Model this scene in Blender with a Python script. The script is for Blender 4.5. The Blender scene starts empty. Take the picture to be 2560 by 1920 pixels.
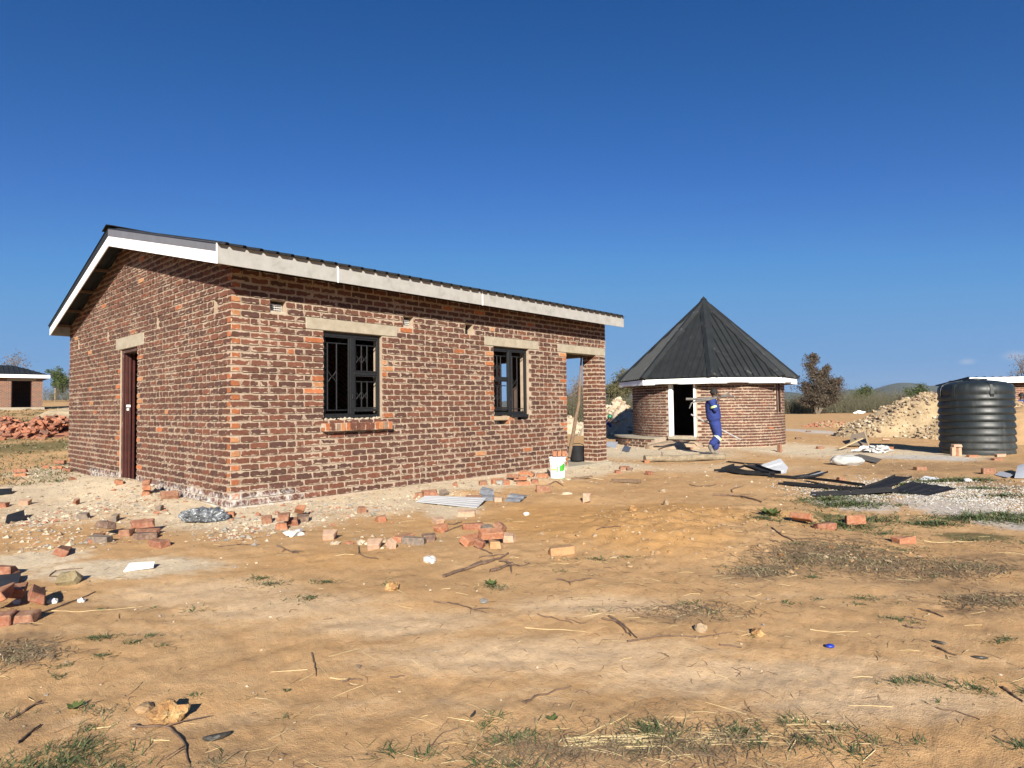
import bpy, bmesh, math, random
import numpy as np
from mathutils import Vector, Matrix, noise as mnoise

R = math.radians
random.seed(7); rng = np.random.default_rng(7)
scene = bpy.context.scene
col = scene.collection

# ------------------------------------------------------------------ camera
FPX, CU, CV, EYE = 1561.0, 1280.0, 960.0, 1.24
PITCH = math.atan(56.0/FPX); ROLL = math.atan(-36.0/3137.0)
c_, s_ = math.cos(ROLL), math.sin(ROLL)
FW = Vector((0, math.cos(PITCH), math.sin(PITCH)))
UP0 = Vector((0, -math.sin(PITCH), math.cos(PITCH)))
RT0 = Vector((1, 0, 0))
cam = bpy.data.cameras.new('camera'); cam_o = bpy.data.objects.new('camera', cam); col.objects.link(cam_o)
rt = RT0*c_ + UP0*s_; upv = UP0*c_ - RT0*s_
cam_o.matrix_world = Matrix(((rt.x, upv.x, -FW.x, 0), (rt.y, upv.y, -FW.y, 0), (rt.z, upv.z, -FW.z, EYE), (0, 0, 0, 1)))
cam.sensor_width = 36; cam.lens = FPX/2560*36; cam.clip_start = .05; cam.clip_end = 12000
scene.camera = cam_o

# ------------------------------------------------------------------ light
EXPO = 1.05; HAZE = .00010
SUN_AZ, SUN_EL = R(177), R(24.5)           # where the sun stands, clockwise from +Y
world = bpy.data.worlds.new('World'); scene.world = world; world.use_nodes = True
wn, wl = world.node_tree.nodes, world.node_tree.links
bg = wn['Background']
sky = wn.new('ShaderNodeTexSky'); sky.sky_type = 'NISHITA'; sky.sun_disc = False
sky.sun_elevation = SUN_EL; sky.sun_rotation = SUN_AZ
sky.altitude = 1200; sky.air_density = 1.0; sky.dust_density = 0.35; sky.ozone_density = 3.0
# the photograph's tone response to the sky, one curve per channel, the same over the whole dome
KS = 0.09*2**0.55; KO = 0.09*2**EXPO
def vmul(a, k):
    v = wn.new('ShaderNodeVectorMath'); v.operation = 'SCALE'; wl.new(a, v.inputs[0]); v.inputs['Scale'].default_value = k; return v.outputs[0]
cv = wn.new('ShaderNodeRGBCurve'); cmap = cv.mapping; cmap.use_clip = False; cmap.extend = 'HORIZONTAL'
for ci, pts in enumerate((((0, 0), (.08, .003), (.158, .029), (.27, .080), (.4, .128), (.51, .152), (.85, .180), (1.2, .19)),
                          ((0, 0), (.09, .04), (.19, .084), (.36, .182), (.53, .300), (.66, .345), (.95, .365), (1.25, .39)),
                          ((0, 0), (.2, .15), (.41, .328), (.68, .577), (.85, .67), (1.0, .68), (1.25, .68)))):
    c0 = cmap.curves[ci]
    for x_, y_ in pts[1:-1]: c0.points.new(x_/1.3, y_)
    c0.points[0].location = (0, 0); c0.points[-1].location = (pts[-1][0]/1.3, pts[-1][1])
    for p_ in c0.points: p_.handle_type = 'VECTOR'
cmap.update()
wl.new(vmul(sky.outputs[0], KS/1.3), cv.inputs['Color']); sky_out = vmul(cv.outputs[0], 1/KO)
# one faint puff of cloud low on the right
tcw = wn.new('ShaderNodeTexCoord'); cw = 0
for (du_, dv_, rw) in ((1141, 43, .0085), (1262, 56, .013)):
    cd = Vector((du_, FPX, dv_+56)).normalized(); df = wn.new('ShaderNodeVectorMath'); df.operation = 'SUBTRACT'; wl.new(tcw.outputs['Generated'], df.inputs[0]); df.inputs[1].default_value = cd
    ml = wn.new('ShaderNodeVectorMath'); ml.operation = 'MULTIPLY'; wl.new(df.outputs[0], ml.inputs[0]); ml.inputs[1].default_value = (1, 1, 2.2)
    ln_ = wn.new('ShaderNodeVectorMath'); ln_.operation = 'LENGTH'; wl.new(ml.outputs[0], ln_.inputs[0])
    mr = wn.new('ShaderNodeMapRange'); mr.interpolation_type = 'SMOOTHSTEP'; wl.new(ln_.outputs['Value'], mr.inputs[0]); mr.inputs[1].default_value = rw*1.5; mr.inputs[2].default_value = 0; mr.inputs[3].default_value = 0; mr.inputs[4].default_value = .38
    mxw = wn.new('ShaderNodeMix'); mxw.data_type = 'RGBA'; wl.new(mr.outputs[0], mxw.inputs[0]); wl.new(sky_out, mxw.inputs[6]); mxw.inputs[7].default_value = (.62/KO, .66/KO, .73/KO, 1); sky_out = mxw.outputs[2]
wl.new(sky_out, bg.inputs[0])
bg.inputs[1].default_value = 0.09
sun = bpy.data.lights.new('sun', 'SUN'); sun_o = bpy.data.objects.new('sun', sun); col.objects.link(sun_o)
sun.energy = 5.0; sun.angle = R(.5); sun.color = (1, .93, .82)
sd = Vector((math.sin(SUN_AZ)*math.cos(SUN_EL), math.cos(SUN_AZ)*math.cos(SUN_EL), math.sin(SUN_EL)))
sun_o.rotation_euler = sd.to_track_quat('Z', 'Y').to_euler(); sun_o.location = (5, -20, 20)
scene.view_settings.view_transform = 'Standard'; scene.view_settings.look = 'None'
scene.view_settings.gamma = 1; scene.view_settings.use_curve_mapping = False
scene.view_settings.exposure = EXPO

# ------------------------------------------------------------------ mesh helpers
class MB:
    """Collects faces; build() links them as one mesh object."""
    def __init__(s): s.v = []; s.f = []; s.m = []; s.t = []; s.fe = []; s.hs = []; s.tone = (0.5, 0.5, 0.5, 1); s.att = False
    def face(s, pts, mi=0, fe=None, hs=None, tone=None):
        n = len(s.v); s.v.extend(pts); s.f.append(tuple(range(n, n+len(pts)))); s.m.append(mi)
        t = tone or s.tone
        for i in range(len(pts)):
            s.t.append(t); s.fe.append(fe[i] if fe else (0, 0, 0)); s.hs.append(hs or (1, 1, 0))
    def mesh(s, name, smooth=False, weld=False):
        me = bpy.data.meshes.new(name); me.from_pydata([tuple(p) for p in s.v], [], s.f)
        if s.att:
            a = me.attributes.new('tone', 'FLOAT_COLOR', 'CORNER'); a.data.foreach_set('color', np.array([x if len(x) == 4 else (*x, 1) for x in s.t], 'f').ravel())
            a = me.attributes.new('fe', 'FLOAT_VECTOR', 'CORNER'); a.data.foreach_set('vector', np.array(s.fe, 'f').ravel())
            a = me.attributes.new('hs', 'FLOAT_VECTOR', 'CORNER'); a.data.foreach_set('vector', np.array(s.hs, 'f').ravel())
        me.polygons.foreach_set('material_index', s.m)
        if weld:
            bm = bmesh.new(); bm.from_mesh(me); bmesh.ops.remove_doubles(bm, verts=bm.verts, dist=1e-4); bm.to_mesh(me); bm.free()
        if smooth: me.polygons.foreach_set('use_smooth', [True]*len(me.polygons))
        return me
    def build(s, name, mats, parent=None, smooth=False, weld=False, loc=None):
        me = s.mesh(name, smooth, weld)
        return link(name, me, mats, parent, loc)
    # shapes -----------------------------------------------------------
    def box(s, o, ax, ay, az, mi=0):
        """box from origin corner o along three edge vectors"""
        o, ax, ay, az = map(Vector, (o, ax, ay, az))
        if ax.cross(ay).dot(az) < 0: o = o+ax; ax = -ax
        p = [o, o+ax, o+ax+ay, o+ay, o+az, o+ax+az, o+ax+ay+az, o+ay+az]
        for q in ((3, 2, 1, 0), (4, 5, 6, 7), (0, 1, 5, 4), (1, 2, 6, 5), (2, 3, 7, 6), (3, 0, 4, 7)):
            s.face([p[i] for i in q], mi)
    def bevbox(s, o, ax, ay, az, b=.004, mi=0):
        o, ax, ay, az = map(Vector, (o, ax, ay, az))
        if ax.cross(ay).dot(az) < 0: o = o+ax; ax = -ax
        L = (ax.length, ay.length, az.length); n = (ax.normalized(), ay.normalized(), az.normalized())
        def P(i, j, k, a):   # corner ijk pulled in on the axes other than a
            c = [(i, 0), (j, 1), (k, 2)]; p = o.copy()
            for val, d in c:
                x = L[d]*val; 
                if d != a: x += b*(1-2*val)
                p += n[d]*x
            return p
        for a in range(3):
            u, w = (a+1) % 3, (a+2) % 3
            for sd_ in (0, 1):
                q = []
                for du, dw in ((0, 0), (1, 0), (1, 1), (0, 1)):
                    c = [0, 0, 0]; c[a] = sd_; c[u] = du; c[w] = dw; q.append(P(*c, a))
                if sd_ == 0: q.reverse()
                s.face(q, mi)
        for a in range(3):        # edges parallel to axis a
            u, w = (a+1) % 3, (a+2) % 3
            for du in (0, 1):
                for dw in (0, 1):
                    c0 = [0]*3; c0[u] = du; c0[w] = dw; c1 = list(c0); c1[a] = 1
                    q = [P(*c0, u), P(*c1, u), P(*c1, w), P(*c0, w)]
                    if (du+dw) % 2 == 0: q.reverse()
                    s.face(q, mi)
        for i in (0, 1):
            for j in (0, 1):
                for k in (0, 1):
                    q = [P(i, j, k, 0), P(i, j, k, 1), P(i, j, k, 2)]
                    if (i+j+k) % 2 == 0: q.reverse()
                    s.face(q, mi)
    def prism(s, poly, d, mi=0):
        """polygon (list of points) extruded by vector d"""
        d = Vector(d); P = [Vector(p) for p in poly]; Q = [p+d for p in P]
        nrm = Vector((0, 0, 0))
        for i in range(len(P)): nrm += P[i].cross(P[(i+1) % len(P)])
        if nrm.dot(d) > 0: P.reverse(); Q.reverse()
        s.face(P, mi); s.face(Q[::-1], mi)
        for i in range(len(P)):
            j = (i+1) % len(P); s.face([P[j], P[i], Q[i], Q[j]], mi)
    def tube(s, pts, rad, n=6, mi=0, cap=True):
        pts = [Vector(p) for p in pts]; rings = []
        ref = Vector((0, 0, 1))
        for i, p in enumerate(pts):
            t = (pts[min(i+1, len(pts)-1)]-pts[max(i-1, 0)])
            t = t.normalized() if t.length > 1e-9 else Vector((0, 0, 1))
            rf = ref if abs(t.dot(ref)) < .95 else Vector((1, 0, 0))
            a = t.cross(rf).normalized(); b = t.cross(a)
            r = rad[i] if hasattr(rad, '__len__') else rad
            rings.append([p+a*(r*math.cos(2*math.pi*k/n))+b*(r*math.sin(2*math.pi*k/n)) for k in range(n)])
        for i in range(len(rings)-1):
            for k in range(n):
                q = (k+1) % n; s.face([rings[i][k], rings[i][q], rings[i+1][q], rings[i+1][k]], mi)
        if cap: s.face(rings[0][::-1], mi); s.face(rings[-1], mi)
    def lathe(s, prof, n=48, c=(0, 0, 0), mi=0, wob=None):
        c = Vector(c)
        rg = [[c+Vector((r*math.cos(2*math.pi*k/n), r*math.sin(2*math.pi*k/n), z)) for k in range(n)] for r, z in prof]
        for i in range(len(rg)-1):
            for k in range(n):
                q = (k+1) % n; s.face([rg[i][k], rg[i][q], rg[i+1][q], rg[i+1][k]], mi)

def link(name, me, mats, parent=None, loc=None):
    o = bpy.data.objects.new(name, me)
    if not me.materials:
        for m in (mats if isinstance(mats, (list, tuple)) else [mats]): me.materials.append(m)
    col.objects.link(o)
    if parent: o.parent = parent
    if loc is not None: o.location = loc
    return o
def tag(o, label=None, cat=None, group=None, kind=None):
    if label: o['label'] = label
    if cat: o['category'] = cat
    if group: o['group'] = group
    if kind: o['kind'] = kind
    return o
def empty(name, loc, rz=0, label=None, cat=None, group=None):
    o = bpy.data.objects.new(name, None); col.objects.link(o); o.location = loc; o.rotation_euler = (0, 0, rz)
    o.empty_display_size = .2
    return tag(o, label, cat, group)
def ico(rad, sub=1, amp=.25, seed=0, sq=(1, 1, 1), name='stone', fq=1.6):
    bm = bmesh.new(); bmesh.ops.create_icosphere(bm, subdivisions=sub, radius=1)
    for v in bm.verts:
        k = 1+amp*mnoise.noise(v.co*fq+Vector((seed*7.3, seed*3.1, seed))) + amp*.5*mnoise.noise(v.co*fq*2.7+Vector((seed, 4, seed)))
        v.co = Vector((v.co.x*k*sq[0], v.co.y*k*sq[1], v.co.z*k*sq[2]))*rad
    me = bpy.data.meshes.new(name); bm.to_mesh(me); bm.free(); return me

# ------------------------------------------------------------------ value noise (numpy)
_T = np.random.default_rng(3).random((256, 256))
def vn(x, y):
    x = np.asarray(x, float); y = np.asarray(y, float)
    xi = np.floor(x).astype(int); yi = np.floor(y).astype(int); fx = x-xi; fy = y-yi
    fx = fx*fx*(3-2*fx); fy = fy*fy*(3-2*fy)
    a = _T[xi & 255, yi & 255]; b = _T[(xi+1) & 255, yi & 255]; c = _T[xi & 255, (yi+1) & 255]; d = _T[(xi+1) & 255, (yi+1) & 255]
    return (a*(1-fx)+b*fx)*(1-fy)+(c*(1-fx)+d*fx)*fy-.5
def fbm(x, y, o=3):
    r = 0; k = 1.
    for i in range(o): r = r+vn(x*2**i+i*17.3, y*2**i+i*9.1)*k; k *= .5
    return r
def sstep(x, a, b):
    t = np.clip((x-a)/(b-a), 0, 1); return t*t*(3-2*t)

# ------------------------------------------------------------------ plan of the place
AZ = R(42.4)
DR = Vector((math.sin(AZ), math.cos(AZ), 0)); DL = Vector((-math.cos(AZ), math.sin(AZ), 0)); ZZ = Vector((0, 0, 1))
CORNER = Vector((-3.36017, 7.45799, 0))
LEN_R, LEN_L = 7.945, 7.42
def hp(t, b, z=0): return CORNER+DR*t+DL*b+ZZ*z      # house plan: t along the long wall, b along the gable wall

def ray(u, v):
    dx, dy = u-CU, v-CV
    return (FW*FPX+RT0*(dx*c_+dy*s_)+UP0*(dx*s_-dy*c_)).normalized()
def gplane(u, v, z=0):
    d = ray(u, v); t = (z-EYE)/d.z; return Vector((d.x*t, d.y*t, z))
OCH = [(gplane(1640, 1345), 1.25, .75, .10), (gplane(1700, 1290), .9, .55, .06), (gplane(1560, 1300), .7, .5, .04), (gplane(1330, 1205), .8, .35, .05), (gplane(1150, 1235), .45, .3, .05), (gplane(1990, 1290), .45, .35, .08)]
def gh0(x, y):
    x = np.asarray(x, float); y = np.asarray(y, float)
    z = -0.0055*np.clip(y-4, 0, 14)
    q = -x/np.maximum(y, .5)
    L = sstep(q, .52, .72)*(y > 0)
    z = z*(1-L)+L*np.interp(y, [8, 12.5, 18, 47, 90, 400, 4000], [0, .08, .45, 1.42, 2.9, 9, 9])
    # debris banked against the house
    px, py = x-CORNER.x, y-CORNER.y
    t = px*DR.x+py*DR.y; b = px*DL.x+py*DL.y
    dt = np.maximum(np.maximum(-t, t-LEN_R), 0); db = np.maximum(np.maximum(-b, b-LEN_L), 0)
    d = np.hypot(dt, db)
    hgt = .055+.11*np.exp(-((b-3.4)/1.7)**2)*sstep(-t, -.5, .1)+.03*np.exp(-((t-2.6)/.9)**2)
    z = z+(1-L)*hgt*np.exp(-(d/.75)**2)+L*np.maximum(hgt*np.exp(-(d/.75)**2)-z, 0)
    for p, rx, ry, h in OCH: z = z+h*np.exp(-((x-p.x)/rx)**2-((y-p.y)/ry)**2)
    return z
def gh(x, y):
    x = np.asarray(x, float); y = np.asarray(y, float); r = np.hypot(x, y)
    z = gh0(x, y)
    z = z+.05*fbm(x*.45+3, y*.45)*sstep(r, .5, 5)+.022*fbm(x*2.1, y*2.1+7)+.009*fbm(x*9, y*9)+.004*vn(x*34, y*34)
    z = z-.018*sstep(vn(x*3.1+40, y*3.1+11), .22, .42)*sstep(vn(x*.6+5, y*.6), -.1, .25)*(r < 14)+.010*np.maximum(vn(x*1.2+31, y*6.5+3), 0)*sstep(vn(x*.25, y*.25+9), .0, .2)*(r < 12)
    for o_, w_, k_ in ((2.75, .10, .004), (3.85, .12, .005)): z = z-k_*np.exp(-((y-o_-.10*x-.05*np.sin(x*1.3))/w_)**2)*sstep(6-np.abs(x), 0, 2)
    oc = 0
    for p, rx, ry, h in OCH[:3]: oc = oc+np.exp(-((x-p.x)/rx)**2-((y-p.y)/ry)**2)
    z = z+np.clip(oc, 0, 1)*.05*np.abs(fbm(x*5, y*5, 3))
    return z
def ghs(x, y): return float(gh(x, y))
def G(u, v, dz=0):
    """the ground point seen at photo pixel (u, v) - used to look places up"""
    z = 0.
    for i in range(12):
        d = ray(u, v); t = (z-EYE)/min(d.z, -1e-4); t = min(t, 3000); z = .5*z+.5*ghs(d.x*t, d.y*t) if i < 10 else ghs(d.x*t, d.y*t)
    return Vector((d.x*t, d.y*t, ghs(d.x*t, d.y*t)+dz))
def at(u, v, depth):
    d = ray(u, v); return Vector((0, 0, EYE))+d*(depth/d.y)

# ------------------------------------------------------------------ materials
def newmat(name):
    m = bpy.data.materials.new(name); m.use_nodes = True; nt = m.node_tree; return m, nt.nodes, nt.links, nt.nodes['Principled BSDF']
def ramp(n, stops):
    r = n.new('ShaderNodeValToRGB'); e = r.color_ramp.elements
    while len(e) < len(stops): e.new(.5)
    for i, (p, c) in enumerate(stops): e[i].position = p; e[i].color = (*c, 1) if len(c) == 3 else c
    return r
def noise(n, l, scale, detail=4, rough=.6, vec=None, dist=0):
    t = n.new('ShaderNodeTexNoise'); t.inputs['Scale'].default_value = scale; t.inputs['Detail'].default_value = detail
    t.inputs['Roughness'].default_value = rough; t.inputs['Distortion'].default_value = dist
    if vec: l.new(vec, t.inputs['Vector'])
    return t
def mixc(n, l, fac, a, b, mode='MIX'):
    m = n.new('ShaderNodeMix'); m.data_type = 'RGBA'; m.blend_type = mode
    for sock, val in ((m.inputs[0], fac), (m.inputs[6], a), (m.inputs[7], b)):
        if hasattr(val, 'is_output'): l.new(val, sock)
        elif isinstance(val, (int, float)): sock.default_value = val
        else: sock.default_value = (*val, 1) if len(val) == 3 else val
    return m.outputs[2]
def mth(n, l, op, a, b=None, c=None, clamp=False):
    m = n.new('ShaderNodeMath'); m.operation = op; m.use_clamp = clamp
    for i, val in enumerate((a, b, c)):
        if val is None: continue
        if hasattr(val, 'is_output'): l.new(val, m.inputs[i])
        else: m.inputs[i].default_value = val
    return m.outputs[0]
def mrange(n, l, v, a, b, c=0, d=1):
    m = n.new('ShaderNodeMapRange'); l.new(v, m.inputs[0])
    for i, x in enumerate((a, b, c, d)): m.inputs[i+1].default_value = x
    return m.outputs[0]
def bump(n, l, h, strength, dist, bs):
    b = n.new('ShaderNodeBump'); b.inputs['Strength'].default_value = strength; b.inputs['Distance'].default_value = dist
    l.new(h, b.inputs['Height']); l.new(b.outputs[0], bs.inputs['Normal']); return b
def simple(name, c1, c2=None, rough=.8, scale=8, metal=0, bmp=0, bdist=.01, spec=None, coord='Object', stops=None, detail=5):
    m, n, l, bs = newmat(name)
    bs.inputs['Roughness'].default_value = rough; bs.inputs['Metallic'].default_value = metal
    if spec is not None: bs.inputs['Specular IOR Level'].default_value = spec
    tc = n.new('ShaderNodeTexCoord')
    t = noise(n, l, scale, detail, .65, tc.outputs[coord])
    r = ramp(n, stops or [(.3, c1), (.7, c2 or c1)]); l.new(t.outputs[0], r.inputs[0]); l.new(r.outputs[0], bs.inputs['Base Color'])
    if bmp:
        t2 = noise(n, l, scale*4, 4, .6, tc.outputs[coord]); bump(n, l, t2.outputs[0], bmp, bdist, bs)
    return m
def aged(m_args, dirt=(.35, .29, .21), amount=.5, scale=5): ...

M = {}
# brick: tone per brick, mortar smeared over the edges, lime bloom at the foot of the wall
def brick_mat(name, smear=True, bloom=True):
    m, n, l, bs = newmat(name)
    geo = n.new('ShaderNodeNewGeometry'); tc = n.new('ShaderNodeTexCoord')
    vec = geo.outputs['Position'] if smear else tc.outputs['Object']
    at_ = n.new('ShaderNodeAttribute'); at_.attribute_name = 'tone'
    n1 = noise(n, l, 22, 5, .7, vec); n2 = noise(n, l, 90, 3, .6, vec)
    sh = mrange(n, l, n1.outputs[0], .3, .72, .72, 1.28)
    cmb = n.new('ShaderNodeVectorMath'); cmb.operation = 'SCALE'; l.new(at_.outputs['Color'], cmb.inputs[0]); l.new(sh, cmb.inputs['Scale'])
    colr = mixc(n, l, mrange(n, l, n2.outputs[0], .52, .75, 0, .35), cmb.outputs[0], (.30, .16, .10))
    if smear:
        fe = n.new('ShaderNodeAttribute'); fe.attribute_name = 'fe'; hs_ = n.new('ShaderNodeAttribute'); hs_.attribute_name = 'hs'
        sf = n.new('ShaderNodeSeparateXYZ'); l.new(fe.outputs['Vector'], sf.inputs[0])
        shs = n.new('ShaderNodeSeparateXYZ'); l.new(hs_.outputs['Vector'], shs.inputs[0])
        ex = mth(n, l, 'SUBTRACT', shs.outputs[0], mth(n, l, 'ABSOLUTE', sf.outputs[0]))
        ez = mth(n, l, 'SUBTRACT', shs.outputs[1], mth(n, l, 'ABSOLUTE', sf.outputs[1]))
        ed = mth(n, l, 'MINIMUM', ex, ez)
        n3 = noise(n, l, 13, 3, .6, vec); n5 = noise(n, l, 2.2, 3, .6, vec); n6 = noise(n, l, 55, 3, .6, vec)
        lim = mth(n, l, 'ADD', mrange(n, l, n3.outputs[0], .42, .72, -.004, .020), mrange(n, l, n5.outputs[0], .45, .72, 0, .012))
        lim = mth(n, l, 'ADD', lim, mrange(n, l, n6.outputs[0], .3, .7, -.003, .003))
        mk = mth(n, l, 'MULTIPLY', mth(n, l, 'SUBTRACT', lim, ed), 420, clamp=True)
        blot = mrange(n, l, noise(n, l, 17, 4, .7, vec).outputs[0], .66, .70, 0, .55)
        mk = mth(n, l, 'MAXIMUM', mk, blot)
        colr = mixc(n, l, mth(n, l, 'MULTIPLY', mk, .86), colr, mixc(n, l, n6.outputs[0], (.46, .355, .26), (.60, .475, .355)))
    if not smear:
        nd = noise(n, l, 1.4, 5, .75, geo.outputs['Position']); nd2 = noise(n, l, 30, 4, .7, geo.outputs['Position'])
        sn = n.new('ShaderNodeSeparateXYZ'); l.new(geo.outputs['Normal'], sn.inputs[0])
        dm = mth(n, l, 'ADD', mrange(n, l, nd2.outputs[0], .42, .7, 0, .75), mth(n, l, 'MULTIPLY', mrange(n, l, nd.outputs[0], .4, .7), mrange(n, l, sn.outputs[2], .3, 1, 0, .45)), clamp=True)
        colr = mixc(n, l, mth(n, l, 'MULTIPLY', dm, .6), colr, (.56, .40, .26))
    if bloom: colr = add_bloom(n, l, geo, colr)
    l.new(colr, bs.inputs['Base Color']); bs.inputs['Roughness'].default_value = .9; bs.inputs['Specular IOR Level'].default_value = .2
    hh = mth(n, l, 'ADD', n1.outputs[0], mth(n, l, 'MULTIPLY', n2.outputs[0], .6)); bump(n, l, hh, .55, .006, bs)
    return m
def add_bloom(n, l, geo, colr):
    sp = n.new('ShaderNodeSeparateXYZ'); l.new(geo.outputs['Position'], sp.inputs[0])
    nb = noise(n, l, 13, 7, .8, geo.outputs['Position'], .4)
    zf = mrange(n, l, sp.outputs[2], .46, .18, 0, 1)
    # along the gable foot and the first metre and a half round the corner
    xf = mrange(n, l, sp.outputs[0], -1.9, -2.9, 0, 1); xl = mrange(n, l, sp.outputs[0], -8.3, -7.6, 0, 1)
    f = mth(n, l, 'MULTIPLY', mth(n, l, 'MULTIPLY', zf, xf), xl)
    f = mth(n, l, 'MULTIPLY', mth(n, l, 'SUBTRACT', mth(n, l, 'ADD', nb.outputs[0], mth(n, l, 'MULTIPLY', f, 0.36)), .80), 4.5, clamp=True)
    return mixc(n, l, mth(n, l, 'MULTIPLY', f, .92), colr, (.80, .79, .76))
M['brick'] = brick_mat('laid_brick'); M['loose'] = brick_mat('loose_brick', False, False)
def mortar_mat():
    m, n, l, bs = newmat('mortar'); geo = n.new('ShaderNodeNewGeometry'); v = geo.outputs['Position']
    a = noise(n, l, 7, 5, .65, v); b = noise(n, l, 60, 4, .7, v)
    r = ramp(n, [(.25, (.43, .33, .235)), (.5, (.54, .425, .315)), (.8, (.65, .525, .40))]); l.new(a.outputs[0], r.inputs[0])
    c = mixc(n, l, mrange(n, l, b.outputs[0], .35, .6, .35, 0), r.outputs[0], (.33, .25, .18))
    c = add_bloom(n, l, geo, c)
    l.new(c, bs.inputs['Base Color']); bs.inputs['Roughness'].default_value = .95; bs.inputs['Specular IOR Level'].default_value = .1
    bump(n, l, b.outputs[0], .8, .008, bs); return m
M['mortar'] = mortar_mat()
M['concrete'] = simple('lintel_concrete', (.36, .31, .225), (.50, .44, .335), .92, 9, bmp=.5, bdist=.006)
M['fascia_white'] = simple('white_painted_board', (.84, .84, .84), (.90, .90, .90), .55, 3)
M['fascia_raw'] = simple('fibre_cement_board', (.4, .4, .4), (.5, .5, .5), .85, 7, bmp=.2, bdist=.003, stops=[(.3, (.34, .33, .30)), (.45, (.42, .41, .38)), (.7, (.48, .47, .44))])
M['flashing'] = simple('grey_flashing', (.22, .22, .23), (.28, .28, .29), .5, 4, metal=.3)
def roof_mat():
    m = simple('charcoal_roof_sheet', (.017, .020, .022), (.030, .034, .036), .62, 3, spec=.25); n, l = m.node_tree.nodes, m.node_tree.links; bs = n['Principled BSDF']
    tc = n.new('ShaderNodeTexCoord'); a = noise(n, l, 1.5, 5, .7, tc.outputs['Object'], .6); b = noise(n, l, 9, 4, .7, tc.outputs['Object'])
    f = mth(n, l, 'MULTIPLY', mrange(n, l, a.outputs[0], .60, .70), mrange(n, l, b.outputs[0], .42, .62, 0, .5))
    src = bs.inputs['Base Color'].links[0].from_socket; l.new(mixc(n, l, f, src, (.30, .30, .28)), bs.inputs['Base Color']); return m
M['roof'] = roof_mat()
M['timber'] = simple('rough_timber', (.16, .10, .06), (.28, .19, .12), .9, 12, bmp=.3)
M['timber_pale'] = simple('pale_timber', (.50, .37, .20), (.62, .48, .28), .85, 14, bmp=.3)
M['black_steel'] = simple('black_painted_steel', (.010, .011, .012), (.024, .025, .027), .5, 30, bmp=.15, bdist=.002, spec=.3)
M['door_wood'] = simple('maroon_door', (.055, .014, .012), (.10, .026, .02), .5, 6, bmp=.2, bdist=.003)
M['door_frame'] = simple('door_frame_brown', (.09, .045, .035), (.34, .27, .21), .7, 11, stops=[(.45, (.07, .03, .022)), (.62, (.12, .06, .045)), (.66, (.40, .32, .25))])
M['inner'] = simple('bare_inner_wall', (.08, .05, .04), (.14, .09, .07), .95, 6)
M['white_pvc'] = simple('white_plastic', (.80, .80, .79), (.86, .86, .85), .5, 10)
M['mortar_lump'] = simple('mortar_lump', (.46, .37, .27), (.64, .55, .43), .95, 14, bmp=.8, bdist=.01)

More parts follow.
